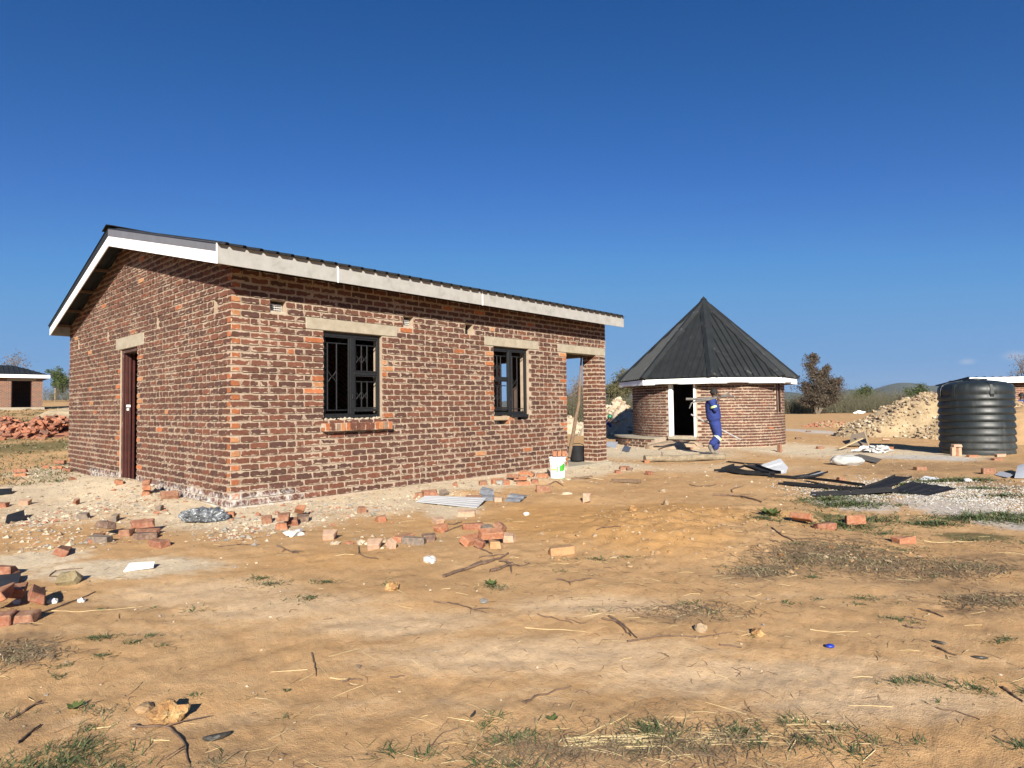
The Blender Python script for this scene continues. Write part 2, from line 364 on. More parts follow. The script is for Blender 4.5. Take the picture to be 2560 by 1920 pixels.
# ------------------------------------------------------------------ ground
def blob(X, Y, u, v, ru, rv, soft=1.):
    """soft patch centred on the ground point seen at (u,v), about ru x rv photo pixels in size"""
    c = gplane(u, v); e = gplane(u+ru, v); t = gplane(u, max(v-rv, 1035)); b = gplane(u, v+rv)
    rx = abs(e.x-c.x); ry = (t.y-b.y)*.5; cy = (t.y+b.y)*.5
    ax = X-c.x*Y/max(c.y, .1) if False else X-c.x
    return np.exp(-(((ax/rx)**2+((Y-cy)/ry)**2)**1.5)*soft)
def build_ground():
    th = np.concatenate([np.linspace(-180, -46, 36)[:-1], np.linspace(-46, 46, 680), np.linspace(46, 180, 36)[1:-1]])
    th = np.radians(th)
    r = [.08, .3, .6]; 
    while r[-1] < 45: r.append(r[-1]*1.0088)
    while r[-1] < 6000: r.append(r[-1]*1.05)
    r = np.array(r); T, Rr = np.meshgrid(th, r)
    X = Rr*np.sin(T); Y = Rr*np.cos(T); Z = gh(X, Y)
    Z = np.where(Rr > 1500, gh0(X, Y), Z)
    nT, nR = len(th), len(r)
    V = np.stack([X, Y, Z], -1).reshape(-1, 3)
    i = np.arange(nR-1)[:, None]; j = np.arange(nT)[None, :]; j2 = (j+1) % nT
    F = np.stack([i*nT+j, (i+1)*nT+j, (i+1)*nT+j2, i*nT+j2], -1).reshape(-1, 4)[:, ::-1]
    me = bpy.data.meshes.new('ground')
    me.vertices.add(len(V)+1); me.vertices.foreach_set('co', np.vstack([V, [[0, 0, float(gh(0, 0))]]]).ravel())
    ntri = nT; nq = len(F)
    tri = np.stack([np.arange(nT), (np.arange(nT)+1) % nT, np.full(nT, len(V))], -1)[:, ::-1]
    me.loops.add(nq*4+ntri*3); me.loops.foreach_set('vertex_index', np.concatenate([F.ravel(), tri.ravel()]).astype('i'))
    me.polygons.add(nq+ntri)
    me.polygons.foreach_set('loop_start', np.concatenate([np.arange(nq)*4, nq*4+np.arange(ntri)*3]).astype('i'))
    me.polygons.foreach_set('loop_total', np.concatenate([np.full(nq, 4), np.full(ntri, 3)]).astype('i'))
    me.polygons.foreach_set('use_smooth', np.ones(nq+ntri, bool))
    me.update(calc_edges=True); me.validate()
    # zones: R pale dust, G ochre, B brown litter, A crushed stone ; second: R packed pale track, G green, B grey rubble dust
    x, y = V[:, 0], V[:, 1]
    px, py = x-CORNER.x, y-CORNER.y; t = px*DR.x+py*DR.y; b = px*DL.x+py*DL.y
    d = np.hypot(np.maximum(np.maximum(-t, t-LEN_R), 0), np.maximum(np.maximum(-b, b-LEN_L), 0))
    pale = np.exp(-(d/1.15)**2)*.95
    for a in ((250, 1270, 330, 60), (60, 1240, 260, 50), (640, 1300, 260, 40), (900, 1260, 260, 40), (1130, 1270, 90, 30), (1640, 1125, 260, 26), (2000, 1120, 220, 28), (1420, 1165, 160, 18), (2250, 1130, 250, 20), (300, 1420, 300, 30), (60, 1400, 160, 30)): pale = np.maximum(pale, blob(x, y, *a)*.8)
    och = np.zeros_like(x)
    for a in ((1620, 1340, 230, 60), (1700, 1290, 200, 40), (1450, 1310, 260, 60), (1980, 1300, 90, 30), (1200, 1300, 300, 40), (1150, 1235, 60, 18), (2070, 1050, 160, 14), (820, 1400, 330, 40)): och = np.maximum(och, blob(x, y, *a)*(1. if a[0] > 1400 and a[0] < 1800 else .45))
    lit = np.zeros_like(x)
    for a in ((2080, 1415, 280, 50), (2330, 1450, 200, 40), (1860, 1445, 120, 22), (2450, 1215, 200, 40), (2250, 1180, 140, 14), (2440, 1535, 120, 25), (1720, 1545, 200, 22), (40, 1600, 110, 40), (1560, 1870, 520, 60), (2500, 1400, 160, 40), (60, 1800, 120, 60), (2330, 1165, 260, 18), (2540, 1160, 120, 20), (560, 1880, 200, 40)): lit = np.maximum(lit, blob(x, y, *a)*.75)
    cru = np.zeros_like(x)
    for a in ((2420, 1270, 150, 38), (2530, 1300, 120, 40), (2140, 1255, 110, 24), (2300, 1235, 60, 14), (2030, 1075, 60, 10), (2330, 1140, 150, 9)): cru = np.maximum(cru, blob(x, y, *a))
    trk = np.zeros_like(x)
    for a in ((1350, 1640, 560, 55), (1900, 1690, 520, 60), (1000, 1560, 300, 40), (700, 1520, 300, 40), (1500, 1520, 300, 30), (2200, 1760, 420, 60), (500, 1480, 300, 40), (1800, 1165, 300, 14)): trk = np.maximum(trk, blob(x, y, *a)*.8)
    for o_, w_ in ((2.75, .16), (3.85, .2)): trk = np.maximum(trk, .35*np.exp(-((y-o_-.10*x-.05*np.sin(x*1.3))/w_)**2)*sstep(6-np.abs(x), 0, 2))
    grn = np.zeros_like(x)
    for a in ((2110, 1300, 90, 26), (2370, 1240, 90, 12), (2440, 1335, 120, 16), (60, 1130, 160, 22), (100, 1110, 200, 16), (80, 1150, 150, 14), (30, 1100, 120, 10), (2150, 1235, 100, 12)): grn = np.maximum(grn, blob(x, y, *a)*.8)
    far = sstep(y, 60, 90)
    grn = np.maximum(grn, far*.35); lit = np.maximum(lit, far*.6)
    lg = sstep(-x/np.maximum(y, 1), .6, .7)*sstep(y, 20, 30); grn = np.maximum(grn, lg*.3)
    z1 = np.stack([pale, och, lit, cru], -1); z2 = np.stack([trk, grn, far, np.ones_like(x)], -1)
    for nm, z in (('zone_a', z1), ('zone_b', z2)):
        a = me.attributes.new(nm, 'FLOAT_COLOR', 'POINT'); a.data.foreach_set('color', np.vstack([z, z[:1]]).astype('f').ravel())
    return me
def ground_mat():
    m, n, l, bs = newmat('sandy_ground'); geo = n.new('ShaderNodeNewGeometry'); v = geo.outputs['Position']
    za = n.new('ShaderNodeAttribute'); za.attribute_name = 'zone_a'; zb = n.new('ShaderNodeAttribute'); zb.attribute_name = 'zone_b'
    sa = n.new('ShaderNodeSeparateColor'); l.new(za.outputs['Color'], sa.inputs[0]); sb = n.new('ShaderNodeSeparateColor'); l.new(zb.outputs['Color'], sb.inputs[0])
    nA = noise(n, l, .7, 5, .6, v); nB = noise(n, l, 5, 5, .65, v); nC = noise(n, l, 38, 4, .7, v); nD = noise(n, l, 160, 3, .7, v)
    mp = n.new('ShaderNodeMapping'); mp.inputs['Scale'].default_value = (1, 2.0, 1); l.new(v, mp.inputs[0])
    nE = noise(n, l, 6, 5, .7, mp.outputs[0])
    r = ramp(n, [(.25, (.56, .32, .142)), (.45, (.655, .40, .19)), (.6, (.73, .465, .235)), (.8, (.80, .55, .305))])
    mx = mth(n, l, 'ADD', mth(n, l, 'MULTIPLY', nB.outputs[0], .55), mth(n, l, 'MULTIPLY', nA.outputs[0], .45)); l.new(mx, r.inputs[0])
    c = r.outputs[0]
    def zone(c, z, colr, lo, hi, k=1., nz=nE):
        f = mth(n, l, 'ADD', z, mth(n, l, 'MULTIPLY', mth(n, l, 'SUBTRACT', nz.outputs[0], .5), 1.1))
        return mixc(n, l, mth(n, l, 'MULTIPLY', mrange(n, l, f, lo, hi), k), c, colr)
    c = zone(c, sb.outputs[0], (.88, .65, .41), .25, .8, .7)
    c = zone(c, sa.outputs[1], (.72, .40, .15), .25, .7, .8)
    c = zone(c, sa.outputs[0], mixc(n, l, nC.outputs[0], (.72, .58, .39), (1.0, .88, .66)), .3, .65, .85)
    c = zone(c, sa.outputs[2], mixc(n, l, nB.outputs[0], (.26, .165, .09), (.50, .33, .18)), .35, .8, .75)
    c = zone(c, sb.outputs[1], mixc(n, l, nB.outputs[0], (.09, .10, .04), (.24, .21, .09)), .35, .7, .85)
    c = zone(c, za.outputs['Alpha'], mixc(n, l, nC.outputs[0], (.50, .47, .42), (.86, .84, .79)), .4, .75, .75)
    c = mixc(n, l, mrange(n, l, nC.outputs[0], .34, .5, .30, 0), c, (.30, .17, .08))
    c = mixc(n, l, mrange(n, l, nD.outputs[0], .58, .72, 0, .45), c, (.80, .62, .42))
    c = mixc(n, l, mrange(n, l, nD.outputs[0], .40, .30, 0, .35), c, (.26, .16, .09))
    l.new(c, bs.inputs['Base Color']); bs.inputs['Roughness'].default_value = 1; bs.inputs['Specular IOR Level'].default_value = .05
    h = mth(n, l, 'ADD', mth(n, l, 'MULTIPLY', nC.outputs[0], .6), mth(n, l, 'MULTIPLY', nD.outputs[0], .7))
    h = mth(n, l, 'ADD', h, mth(n, l, 'MULTIPLY', nB.outputs[0], .9)); bump(n, l, h, .5, .02, bs)
    return m
tag(link('ground', build_ground(), ground_mat()), kind='structure')

# ------------------------------------------------------------------ bricks
BH, BP, BL, BM, Z0 = .0665, .085, .223, .240, .08      # brick height, course pitch, length, module, lowest bed
DARK = [(.108, .051, .038), (.122, .056, .040), (.096, .048, .038), (.132, .060, .042), (.104, .052, .040), (.140, .064, .043)]
RED = [(.172, .070, .045), (.152, .064, .043), (.190, .074, .046), (.142, .063, .045)]
ORG = [(.48, .165, .070), (.43, .145, .06), (.50, .235, .11), (.38, .13, .055)]
def tone(kind):
    p = {'wall': (.60, .985), 'hut': (.66, .985), 'corner': (0, .12), 'loose': (0, .62)}[kind]
    x = rng.random()
    c = DARK[rng.integers(len(DARK))] if x < p[0] else RED[rng.integers(len(RED))] if x < p[1] else ORG[rng.integers(len(ORG))]
    k = .9+.2*rng.random()
    k *= 1+.0*x; return (c[0]*k, c[1]*k, c[2]*k, 1)
def wall_brick(mb, o, ax, nrm, L, H=BH, depth=.10, tn=None, jit=.0026, up=ZZ):
    """brick whose weathered face (o = its lower left corner on the wall plane) looks along nrm"""
    n = 4 if L < .14 else 5
    pts = []
    for i in range(n): pts.append((L*i/n, 0))
    pts += [(L, 0), (L, H*.5)]
    for i in range(n): pts.append((L*(n-i)/n, H))
    pts += [(0, H), (0, H*.5)]
    P = []
    for (a, b) in pts:
        ja = (rng.random()-.5)*jit*1.2; jb = (rng.random()-.5)*jit*1.1
        corner = (a < .001 or a > L-.001) and (b < .001 or b > H-.001)
        k = .005 if corner else 0
        P.append((min(max(a+ja, .0), L)+(k if a < .001 else -k if a > L-.001 else 0), min(max(b+jb, 0), H)+(k if b < .001 else -k if b > H-.001 else 0)))
    lean = .007*rng.random()+.002; F = [o+ax*a+up*b+nrm*(.0012*(rng.random()-.5)+lean*(1-b/H)) for a, b in P]
    bv = [o+ax*(a+(.003 if a < .01 else -.003 if a > L-.01 else 0)*0)+up*b-nrm*depth for a, b in P]
    ccw = ax.cross(up).dot(nrm) > 0
    fe = [(a-L/2, b-H/2, 0) for a, b in P]; hs = (L/2, H/2, 0)
    order = list(range(len(P)))
    if not ccw: order.reverse()
    mb.face([F[i] for i in order], 0, [fe[i] for i in order], hs, tn)
    N = len(P)
    for i in range(N):
        j = (i+1) % N; q = [F[j], F[i], bv[i], bv[j]]
        if not ccw: q.reverse()
        mb.face(q, 0, [(0, 0, 0)]*4, (.03, .03, 0), tn)
def box_brick(mb, o, ax, ay, az, tn, b=.004):
    s0 = len(mb.f); mb.tone = tn; mb.bevbox(o, ax, ay, az, b)
    # face coordinates for the mortar smears
    c = (Vector(o)+Vector(ax)*.5+Vector(ay)*.5+Vector(az)*.5)
    li = sum(len(f) for f in mb.f[:s0]) if s0 < 0 else None
    return c
def set_fe(mb, start_face, start_loop, o, ax, ay, az):
    c = Vector(o)+(Vector(ax)+Vector(ay)+Vector(az))*.5
    A = [Vector(ax), Vector(ay), Vector(az)]; n = [a.normalized() for a in A]; h = [a.length/2 for a in A]
    k = start_loop
    for fi in range(start_face, len(mb.f)):
        f = mb.f[fi]; p = [mb.v[i] for i in f]
        fn = (p[1]-p[0]).cross(p[2]-p[0])
        if fn.length < 1e-12: k += len(f); continue
        fn.normalize(); d = [abs(fn.dot(x)) for x in n]; m = d.index(max(d)); u, w = (m+1) % 3, (m+2) % 3
        if w != 2 and m != 2: u, w = w, u
        for q in p:
            mb.fe[k] = ((q-c).dot(n[u]), (q-c).dot(n[w]), 0); mb.hs[k] = (h[u], h[w], 0); k += 1
def solid_brick(mb, o, ax, ay, az, tn, b=.004):
    sf, sl = len(mb.f), len(mb.t); mb.tone = tn; mb.bevbox(o, ax, ay, az, b); set_fe(mb, sf, sl, o, ax, ay, az)

def lay(t0, t1, z, holes, start_off, min_l=.05):
    """brick intervals of one course between t0 and t1, broken by openings (a, b, z0, z1)"""
    zc = z+BH/2
    segs = [(t0, t1)]
    for a, b, za, zb in holes:
        if za < zc < zb:
            ns = []
            for s, e in segs:
                if b <= s or a >= e: ns.append((s, e)); continue
                if a-s > .03: ns.append((s, a))
                if e-b > .03: ns.append((b, e))
            segs = ns
    out = []
    for s, e in segs:
        k = math.floor((s-start_off)/BM); x = start_off+k*BM
        while x < e-.02:
            a, b = max(x, s), min(x+BL, e)
            if x+BL > e-.03 and e-(x+BL) < .03: b = e
            if b-a > min_l:
                if b-a > .2 and rng.random() < .07: m = a+(b-a)*(.42+.16*rng.random()); out += [(a, m-.006), (m+.006, b)]
                else: out.append((a, b))
            elif out and b-a > .012 and out[-1][1] > a-.03 and a > s: out[-1] = (out[-1][0], b)
            x += BM
    return out

def cells(mb, o, ax, up, nrm, t0, t1, z0, z1, holes, depth, inset, mi=0, rev=0):
    """wall slab with rectangular openings; only its outside faces are made"""
    ts = sorted({t0, t1, *[min(max(v, t0), t1) for h in holes for v in h[:2]]}); zs = sorted({z0, z1, *[min(max(v, z0), z1) for h in holes for v in h[2:4]]})
    def solid(i, j):
        if i < 0 or j < 0 or i >= len(ts)-1 or j >= len(zs)-1: return False
        tc, zc = (ts[i]+ts[i+1])/2, (zs[j]+zs[j+1])/2
        return not any(a < tc < b and c < zc < d for a, b, c, d in holes)
    ccw = ax.cross(up).dot(nrm) > 0
    def P(t, z, d): return o+ax*t+up*z-nrm*d
    def F(q):
        mb.face(q if ccw else q[::-1], mi)
    di, do = inset, depth
    for i in range(len(ts)-1):
        for j in range(len(zs)-1):
            if not solid(i, j): continue
            a, b, c, d = ts[i], ts[i+1], zs[j], zs[j+1]
            F([P(a, c, di), P(b, c, di), P(b, d, di), P(a, d, di)]); F([P(b, c, do), P(a, c, do), P(a, d, do), P(b, d, do)])
            if not solid(i-1, j): F([P(a, c, do), P(a, c, di), P(a, d, di), P(a, d, do)])
            if not solid(i+1, j): F([P(b, c, di), P(b, c, do), P(b, d, do), P(b, d, di)])
            if not solid(i, j-1): F([P(a, c, do), P(b, c, do), P(b, c, di), P(a, c, di)])
            if not solid(i, j+1): F([P(a, d, di), P(b, d, di), P(b, d, do), P(a, d, do)])

def zc(k): return Z0+BP*(30-k)           # bed height of the course counted k-th from the top
NCR = 34                                  # courses up to the eaves
def roof_r(b): return 3.11+.2437*(b+.383)             # underside line of the sheet, right slope
def roof_l(b): return 4.11-.308*(b-3.72)
def roofz(b): return min(roof_r(b), roof_l(b))

house = empty('brick_house', hp(0, 0, 0), 0, 'unfinished brick house with white fascia boards and a low charcoal gable roof', 'house')
def hl(t, b, z=0): return DR*t+DL*b+ZZ*z             # house-local coordinates
# openings on the long wall and on the gable wall
W1 = (1.235, 2.190, 1.07, 2.29); W2 = (4.523, 5.455, 1.0, 2.29); DOORO = (3.36, 4.235, .05, 2.245)
PORCH = (6.585, 7.60, .02, 2.29)
holesR = [W1, W2, PORCH, (.485, .70, zc(2)-.012, zc(1)+.075), (2.575, 2.77, zc(2)-.012, zc(1)+.075), (3.855, 4.035, zc(2)-.012, zc(1)+.075),
          (.972, 2.465, 2.29, 2.455), (4.295, 5.745, 2.29, 2.455), (6.305, 7.945, 2.29, 2.455), (4.523, 4.93, .925, 1.01), (5.08, 5.42, .985, 1.01)]
holesL = [DOORO, (3.072, 4.45, 2.245, 2.44), (.40, .52, zc(2)-.012, zc(1)+.075), (2.43, 2.55, zc(2)-.012, zc(1)+.075), (4.85, 4.97, zc(2)-.012, zc(1)+.075), (6.72, 6.84, zc(2)-.012, zc(1)+.075)]
INS = .010
nR, nL = -DL, -DR
walls = {}
for nm, o, ax, nrm, LEN, holes in (('side_wall', Vector((0, 0, 0)), DR, nR, LEN_R, holesR), ('gable_wall', Vector((0, 0, 0)), DL, nL, LEN_L, holesL)):
    mb = MB(); t_start = INS if nm == 'side_wall' else .2205; solidholes = [h for h in holes]
    ztop = 2.93
    cells(mb, o, ax, ZZ, nrm, t_start, LEN-(.345 if nm == 'side_wall' else 0) if False else LEN, -.12, ztop, [h for h in solidholes if h is not PORCH]+([PORCH] if nm == 'side_wall' else [])+([(7.60, 8.2, -.2, 2.29)] if nm == 'side_wall' else []), .22, INS)
    if nm == 'gable_wall':
        # triangle above the eaves
        poly = [hl(INS, .2205, ztop), hl(INS, LEN, ztop)]
        pr = [hl(INS, LEN, max(roofz(LEN)-.05, ztop+.01)), hl(INS, 3.72, roofz(3.72)-.05), hl(INS, .2205, roofz(.22)-.05)]
        mb.prism(poly+pr, DR*.2)
    walls[nm] = mb.build(nm, [M['mortar']], house)
# lay the courses
def templ(L, n, kinds):
    out = []
    for i in range(n):
        mb = MB(); mb.att = True
        wall_brick(mb, Vector((0, 0, 0)), Vector((1, 0, 0)), Vector((0, -1, 0)), L, tn=tone(kinds)); out.append(mb.mesh('brick'))
        out[-1].materials.append(M['brick'])
    return out
T_STR = templ(BL, 40, 'wall'); T_HALF = templ(.11, 12, 'wall')
jobs = []     # (distance, wall name, origin, axis, normal, length, z)
for nm, ax, nrm, LEN, holes in (('side_wall', DR, nR, LEN_R-.345, holesR), ('gable_wall', DL, nL, LEN_L, holesL)):
    for k in range(-5 if nm == 'side_wall' else -17, 31):
        z = zc(k); odd = (k % 2 == 1)
        # header on one face where the other shows a stretcher
        st = (.122 if odd else .240) if nm == 'side_wall' else (.240 if odd else .122)
        e = LEN
        if nm == 'side_wall' and z > 2.45: e = LEN_R
        for a, b in lay(st, e, z, holes, st):
            if nm == 'gable_wall' and z+BH*.5 > roofz((a+b)/2)-.06: continue
            if nm == 'side_wall' and z+BH > 3.02: continue
            p = hp(0, 0)+ax*((a+b)/2); jobs.append((p.length+abs(z-1.2)*.3, nm, ax, nrm, a, b, z+(rng.random()-.5)*.003))
jobs.sort(key=lambda j: j[0])
JM = {'side_wall': MB(), 'gable_wall': MB()}
for _d, nm, ax, nrm, a, b, z in jobs:
    g = .021; f = -.001-.003*rng.random(); o_ = ax*(b-.003)+ZZ*(z-.004)+nrm*f
    if any(h[0]-.03 < b < h[0]+.02 and h[2] < z+.03 < h[3] for h in (holesR if nm == 'side_wall' else holesL)): continue
    w = Vector((0, 0, 0)); q = [o_, o_+ax*g, o_+ax*g+ZZ*(BH+.008), o_+ZZ*(BH+.008)]
    JM[nm].prism(q, -nrm*.03)
for nm in JM: tag(JM[nm].build('mortar_joints', [M['mortar']], walls[nm]), kind='stuff')
rest = {'side_wall': MB(), 'gable_wall': MB()}
for mb in rest.values(): mb.att = True
count = {'side_wall': 0, 'gable_wall': 0}
rotR = Matrix.Rotation(math.atan2(DR.y, DR.x), 4, 'Z'); 
def basis(ax, nrm):
    m = Matrix.Identity(4)
    for i in range(3): m[i][0] = ax[i]; m[i][1] = -nrm[i]; m[i][2] = ZZ[i]
    return m
corner_n = 0
for dist, nm, ax, nrm, a, b, z in jobs:
    L = b-a
    std = abs(L-BL) < .004 or abs(L-.11) < .012
    if count['side_wall']+count['gable_wall'] < 236 and std:
        me = (T_STR[rng.integers(40)] if L > .2 else T_HALF[rng.integers(12)])
        o = bpy.data.objects.new('brick', me); col.objects.link(o); o.parent = walls[nm]
        bm_ = basis(ax, nrm)
        if nm == 'gable_wall':      # mirror-free: start the local x axis from the far end
            bm_ = basis(-ax, nrm); off = ax*(a+(BL if L > .2 else .11))
        else: off = ax*a
        o.matrix_local = Matrix.Translation(off+ZZ*z) @ bm_
        count[nm] += 1
    else:
        tn = tone('wall')
        if a < 1.0 and L < .14 and nm == 'side_wall' and False: tn = tone('corner')
        # reveal bricks of the openings are brighter
        if any(abs(b-h[0]) < .02 or abs(a-h[1]) < .02 for h in (holesR[:3] if nm == 'side_wall' else holesL[:1])) and rng.random() < .32: tn = tone('corner')
        wall_brick(rest[nm], ax*a+ZZ*z, ax, nrm, L, tn=tn)
for nm in rest: tag(rest[nm].build('brickwork', [M['brick']], walls[nm]), kind='stuff')
# corner bricks, seen on both faces
for k in range(-5, 31):
    z = zc(k); odd = (k % 2 == 1)
    mb = MB(); mb.att = True
    a, b = (.110, .228) if odd else (.228, .110)
    if 0 < k and rng.random() < .8: tn = tone('corner') if odd else tone('wall')
    else: tn = tone('wall')
    solid_brick(mb, Vector((0, 0, 0)), DR*a, DL*b, ZZ*BH, tn, .005)
    # the orange burnt end turns the corner
    if odd or rng.random() < .8:
        ot = tone('corner'); li = 0
        for fi, f in enumerate(mb.f):
            p = [mb.v[i] for i in f]; fn = (p[1]-p[0]).cross(p[2]-p[0]).normalized()
            end = (fn.dot(nR) > .9) if odd else (fn.dot(nL) > .9)
            side = (fn.dot(nL) > .9) if odd else (fn.dot(nR) > .9)
            for q in f:
                if end: mb.t[li] = ot
                elif side: mb.t[li] = tone('wall') if False else DARK[k % 6]+(1,) if k % 4 else RED[k % 4]+(1,)
                li += 1
    mb.build('brick', [M['brick']], walls['side_wall'], loc=ZZ*z)
# foundation strip below the lowest course
mb = MB(); mb.box(hl(-.015, -.015, -.25), DR*6.6, DL*.2, ZZ*.322); mb.box(hl(-.015, .19, -.25), DR*.2, DL*3.16, ZZ*.322); mb.box(hl(-.015, 4.24, -.25), DR*.2, DL*3.2, ZZ*.322)
mb.build('footing', [M['mortar']], house)
# ---- pillar of the porch
pil = MB(); pil.box(hl(7.60+.006, .006, 0), DR*.333, DL*.333, ZZ*2.29); pil_o = pil.build('porch_pillar', [M['mortar']], house)
for i in range(26):
    z = Z0+BP*i
    S, h = .228, .110
    rects = [((0, 0), (S, h)), ((.345-h, 0), (h, S)), ((.345-S, .345-h), (S, h)), ((0, .345-S), (h, S))]
    if i % 2: rects = [((h+.007, 0), (S, h)), ((0, 0), (h, S)), ((0, .345-h), (S, h)), ((.345-h, .345-S), (h, S))]
    for (x, y), (w, d) in rects:
        tn = tone('wall') if rng.random() < .6 else RED[rng.integers(4)]+(1,)
        mb = MB(); mb.att = True; solid_brick(mb, hl(7.60+x, y, z), DR*w, DL*d, ZZ*BH, tn, .004)
        mb.build('brick', [M['brick']], pil_o)
mb = MB()
mb.bevbox(hl(6.45, -.06, -.2), DR*1.62, DL*.5, ZZ*.245, .02); mb.build('porch_kerb', [M['concrete']], house)
# ---- lintels
def lintel(t0, t1, z0, z1, ax, nrm, d=.225, nm='lintel'):
    mb = MB(); o = ax*t0+ZZ*z0+nrm*.004; mb.bevbox(o, ax*(t1-t0), -nrm*d, ZZ*(z1-z0), .006); return mb.build(nm, [M['concrete']], house)
lintel(.976, 2.461, 2.294, 2.452, DR, nR); lintel(4.30, 5.74, 2.294, 2.452, DR, nR); lintel(6.31, 7.949, 2.294, 2.452, DR, nR)
lintel(3.078, 4.445, 2.25, 2.436, DL, nL)
mb = MB(); mb.bevbox(hl(7.945-.225, .22, 2.294), DR*.225, DL*3.0, ZZ*.16, .006); mb.build('lintel', [M['concrete']], house)
# mortar dropped from the door lintel on to the frame
# ---- vents: white clay air bricks in two of the putlog holes
def vent(t, w, z):
    mb = MB(); mb.bevbox(hl(t+.01, .09, z+.004), DR*(w-.02), DL*.05, ZZ*.135, .005)
    for i in range(6):
        for j in range(4): mb.box(hl(t+.02+i*(w-.04)/6, .086, z+.02+j*.028), DR*((w-.04)/6-.008), DL*.006, ZZ*.012, 1)
    mb.box(hl(t+.0, .01, z), DR*w, DL*.1, ZZ*.035, 2)
    mb.build('air_brick', [simple('pale_clay', (.55, .53, .48), (.70, .68, .62), .8, 30), M['black_steel'], M['mortar_lump']], house)
vent(.485, .215, zc(2)-.012); vent(2.575, .195, zc(2)-.012)
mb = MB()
mb.box(hl(3.855, .14, zc(2)-.01), DR*.18, DL*.02, ZZ*.16); mb.build('hole_shade_plate', [M['black_steel']], house)  # added black plate, stands in for the dark depth of the open hole
# ---- inner and back walls, floor
ztop = 2.93
def inner(nm, o, ax, nrm, t0, t1, holes, z1=ztop, mat='inner', d=.22):
    mb = MB(); cells(mb, o, ax, ZZ, nrm, t0, t1, -.1, z1, holes, d, 0); return mb.build(nm, [M[mat]], house)
m_, n_, l_, bs_ = newmat('far_wall_bricks'); tc_ = n_.new('ShaderNodeTexCoord'); bt = n_.new('ShaderNodeTexBrick'); mp_ = n_.new('ShaderNodeMapping')
mp_.inputs['Rotation'].default_value = (R(90), 0, AZ-R(90)); l_.new(tc_.outputs['Object'], mp_.inputs[0])
bt.inputs['Color1'].default_value = (.12, .07, .055, 1); bt.inputs['Color2'].default_value = (.24, .10, .06, 1); bt.inputs['Mortar'].default_value = (.5, .38, .27, 1)
bt.inputs['Scale'].default_value = 1; mp_.name = 'map'; bt.inputs['Brick Width'].default_value = .24; bt.inputs['Row Height'].default_value = .085; bt.inputs['Mortar Size'].default_value = .007
l_.new(mp_.outputs[0], bt.inputs[0]); l_.new(bt.outputs[0], bs_.inputs['Base Color']); bs_.inputs['Roughness'].default_value = .95; M['farbrick'] = m_
M['farbrick2'] = m_.copy(); M['farbrick2'].node_tree.nodes['map'].inputs['Rotation'].default_value = (R(90), 0, 0)
inner('back_wall', hl(0, LEN_L, 0), DR, DL, .22, LEN_R, [(1.2, 2.2, 1.1, 2.29), (4.4, 5.4, 1.1, 2.29)], mat='farbrick')
E1 = hl(LEN_R, 0, 0)
PDB = (1.2, 1.66)
inner('end_gable_wall', E1, DL, DR, .345, LEN_L-.22, [(.345, 3.05, -.2, 2.29)], mat='farbrick')
mb = MB(); mb.prism([hl(LEN_R, .0, ztop), hl(LEN_R, LEN_L, ztop), hl(LEN_R, LEN_L, roofz(LEN_L)-.05), hl(LEN_R, 3.72, roofz(3.72)-.05), hl(LEN_R, .0, roofz(0)-.05)], -DR*.2)
mb.build('end_gable', [M['farbrick']], house)
PD = (PDB[0], PDB[1], -.2, 2.15)
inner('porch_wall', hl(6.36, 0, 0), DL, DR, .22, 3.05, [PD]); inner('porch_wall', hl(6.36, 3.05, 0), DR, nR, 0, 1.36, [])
mb = MB(); mb.box(hl(.2, .2, -.2), DR*7.6, DL*7.1, ZZ*.235); mb.build('floor_slab', [M['concrete']], house)
# ---- the gable door: half open leaf in a rusty frame
mb = MB()
t0, t1, zb, zt = 3.36, 4.235, .06, 2.245
mb.bevbox(hl(.03, t0+.002, zb), DR*.13, DL*.05, ZZ*(zt-zb-.004), .006); mb.bevbox(hl(.03, t1-.052, zb), DR*.13, DL*.05, ZZ*(zt-zb-.004), .006)
mb.bevbox(hl(.033, t0+.055, zt-.058), DR*.127, DL*(t1-t0-.11), ZZ*.05, .006)
fr = mb.build('door_frame', [M['door_frame']], house)
fr.data.materials[0] = M['door_frame']
mb = MB(); mb.bevbox(hl(.165, t1-.035, zb), DR*.055, DL*.033, ZZ*(zt-zb-.07), .004); mb.build('door_stop', [M['door_wood']], fr)
for x_, w_ in ((.034, .03), (.072, .045), (.125, .032)):
    mb = MB(); mb.bevbox(hl(x_, t1-.062, zb), DR*w_, DL*.012, ZZ*(zt-zb-.06), .004); mb.build('jamb_moulding', [M['door_wood']], fr)
mb = MB(); mb.box(hl(.085, t1-.0645, 1.30), DR*.06, DL*.002, ZZ*.04); mb.box(hl(.090, t1-.0645, 1.245), DR*.035, DL*.002, ZZ*.035); mb.build('paper_label', [M['white_pvc']], fr)

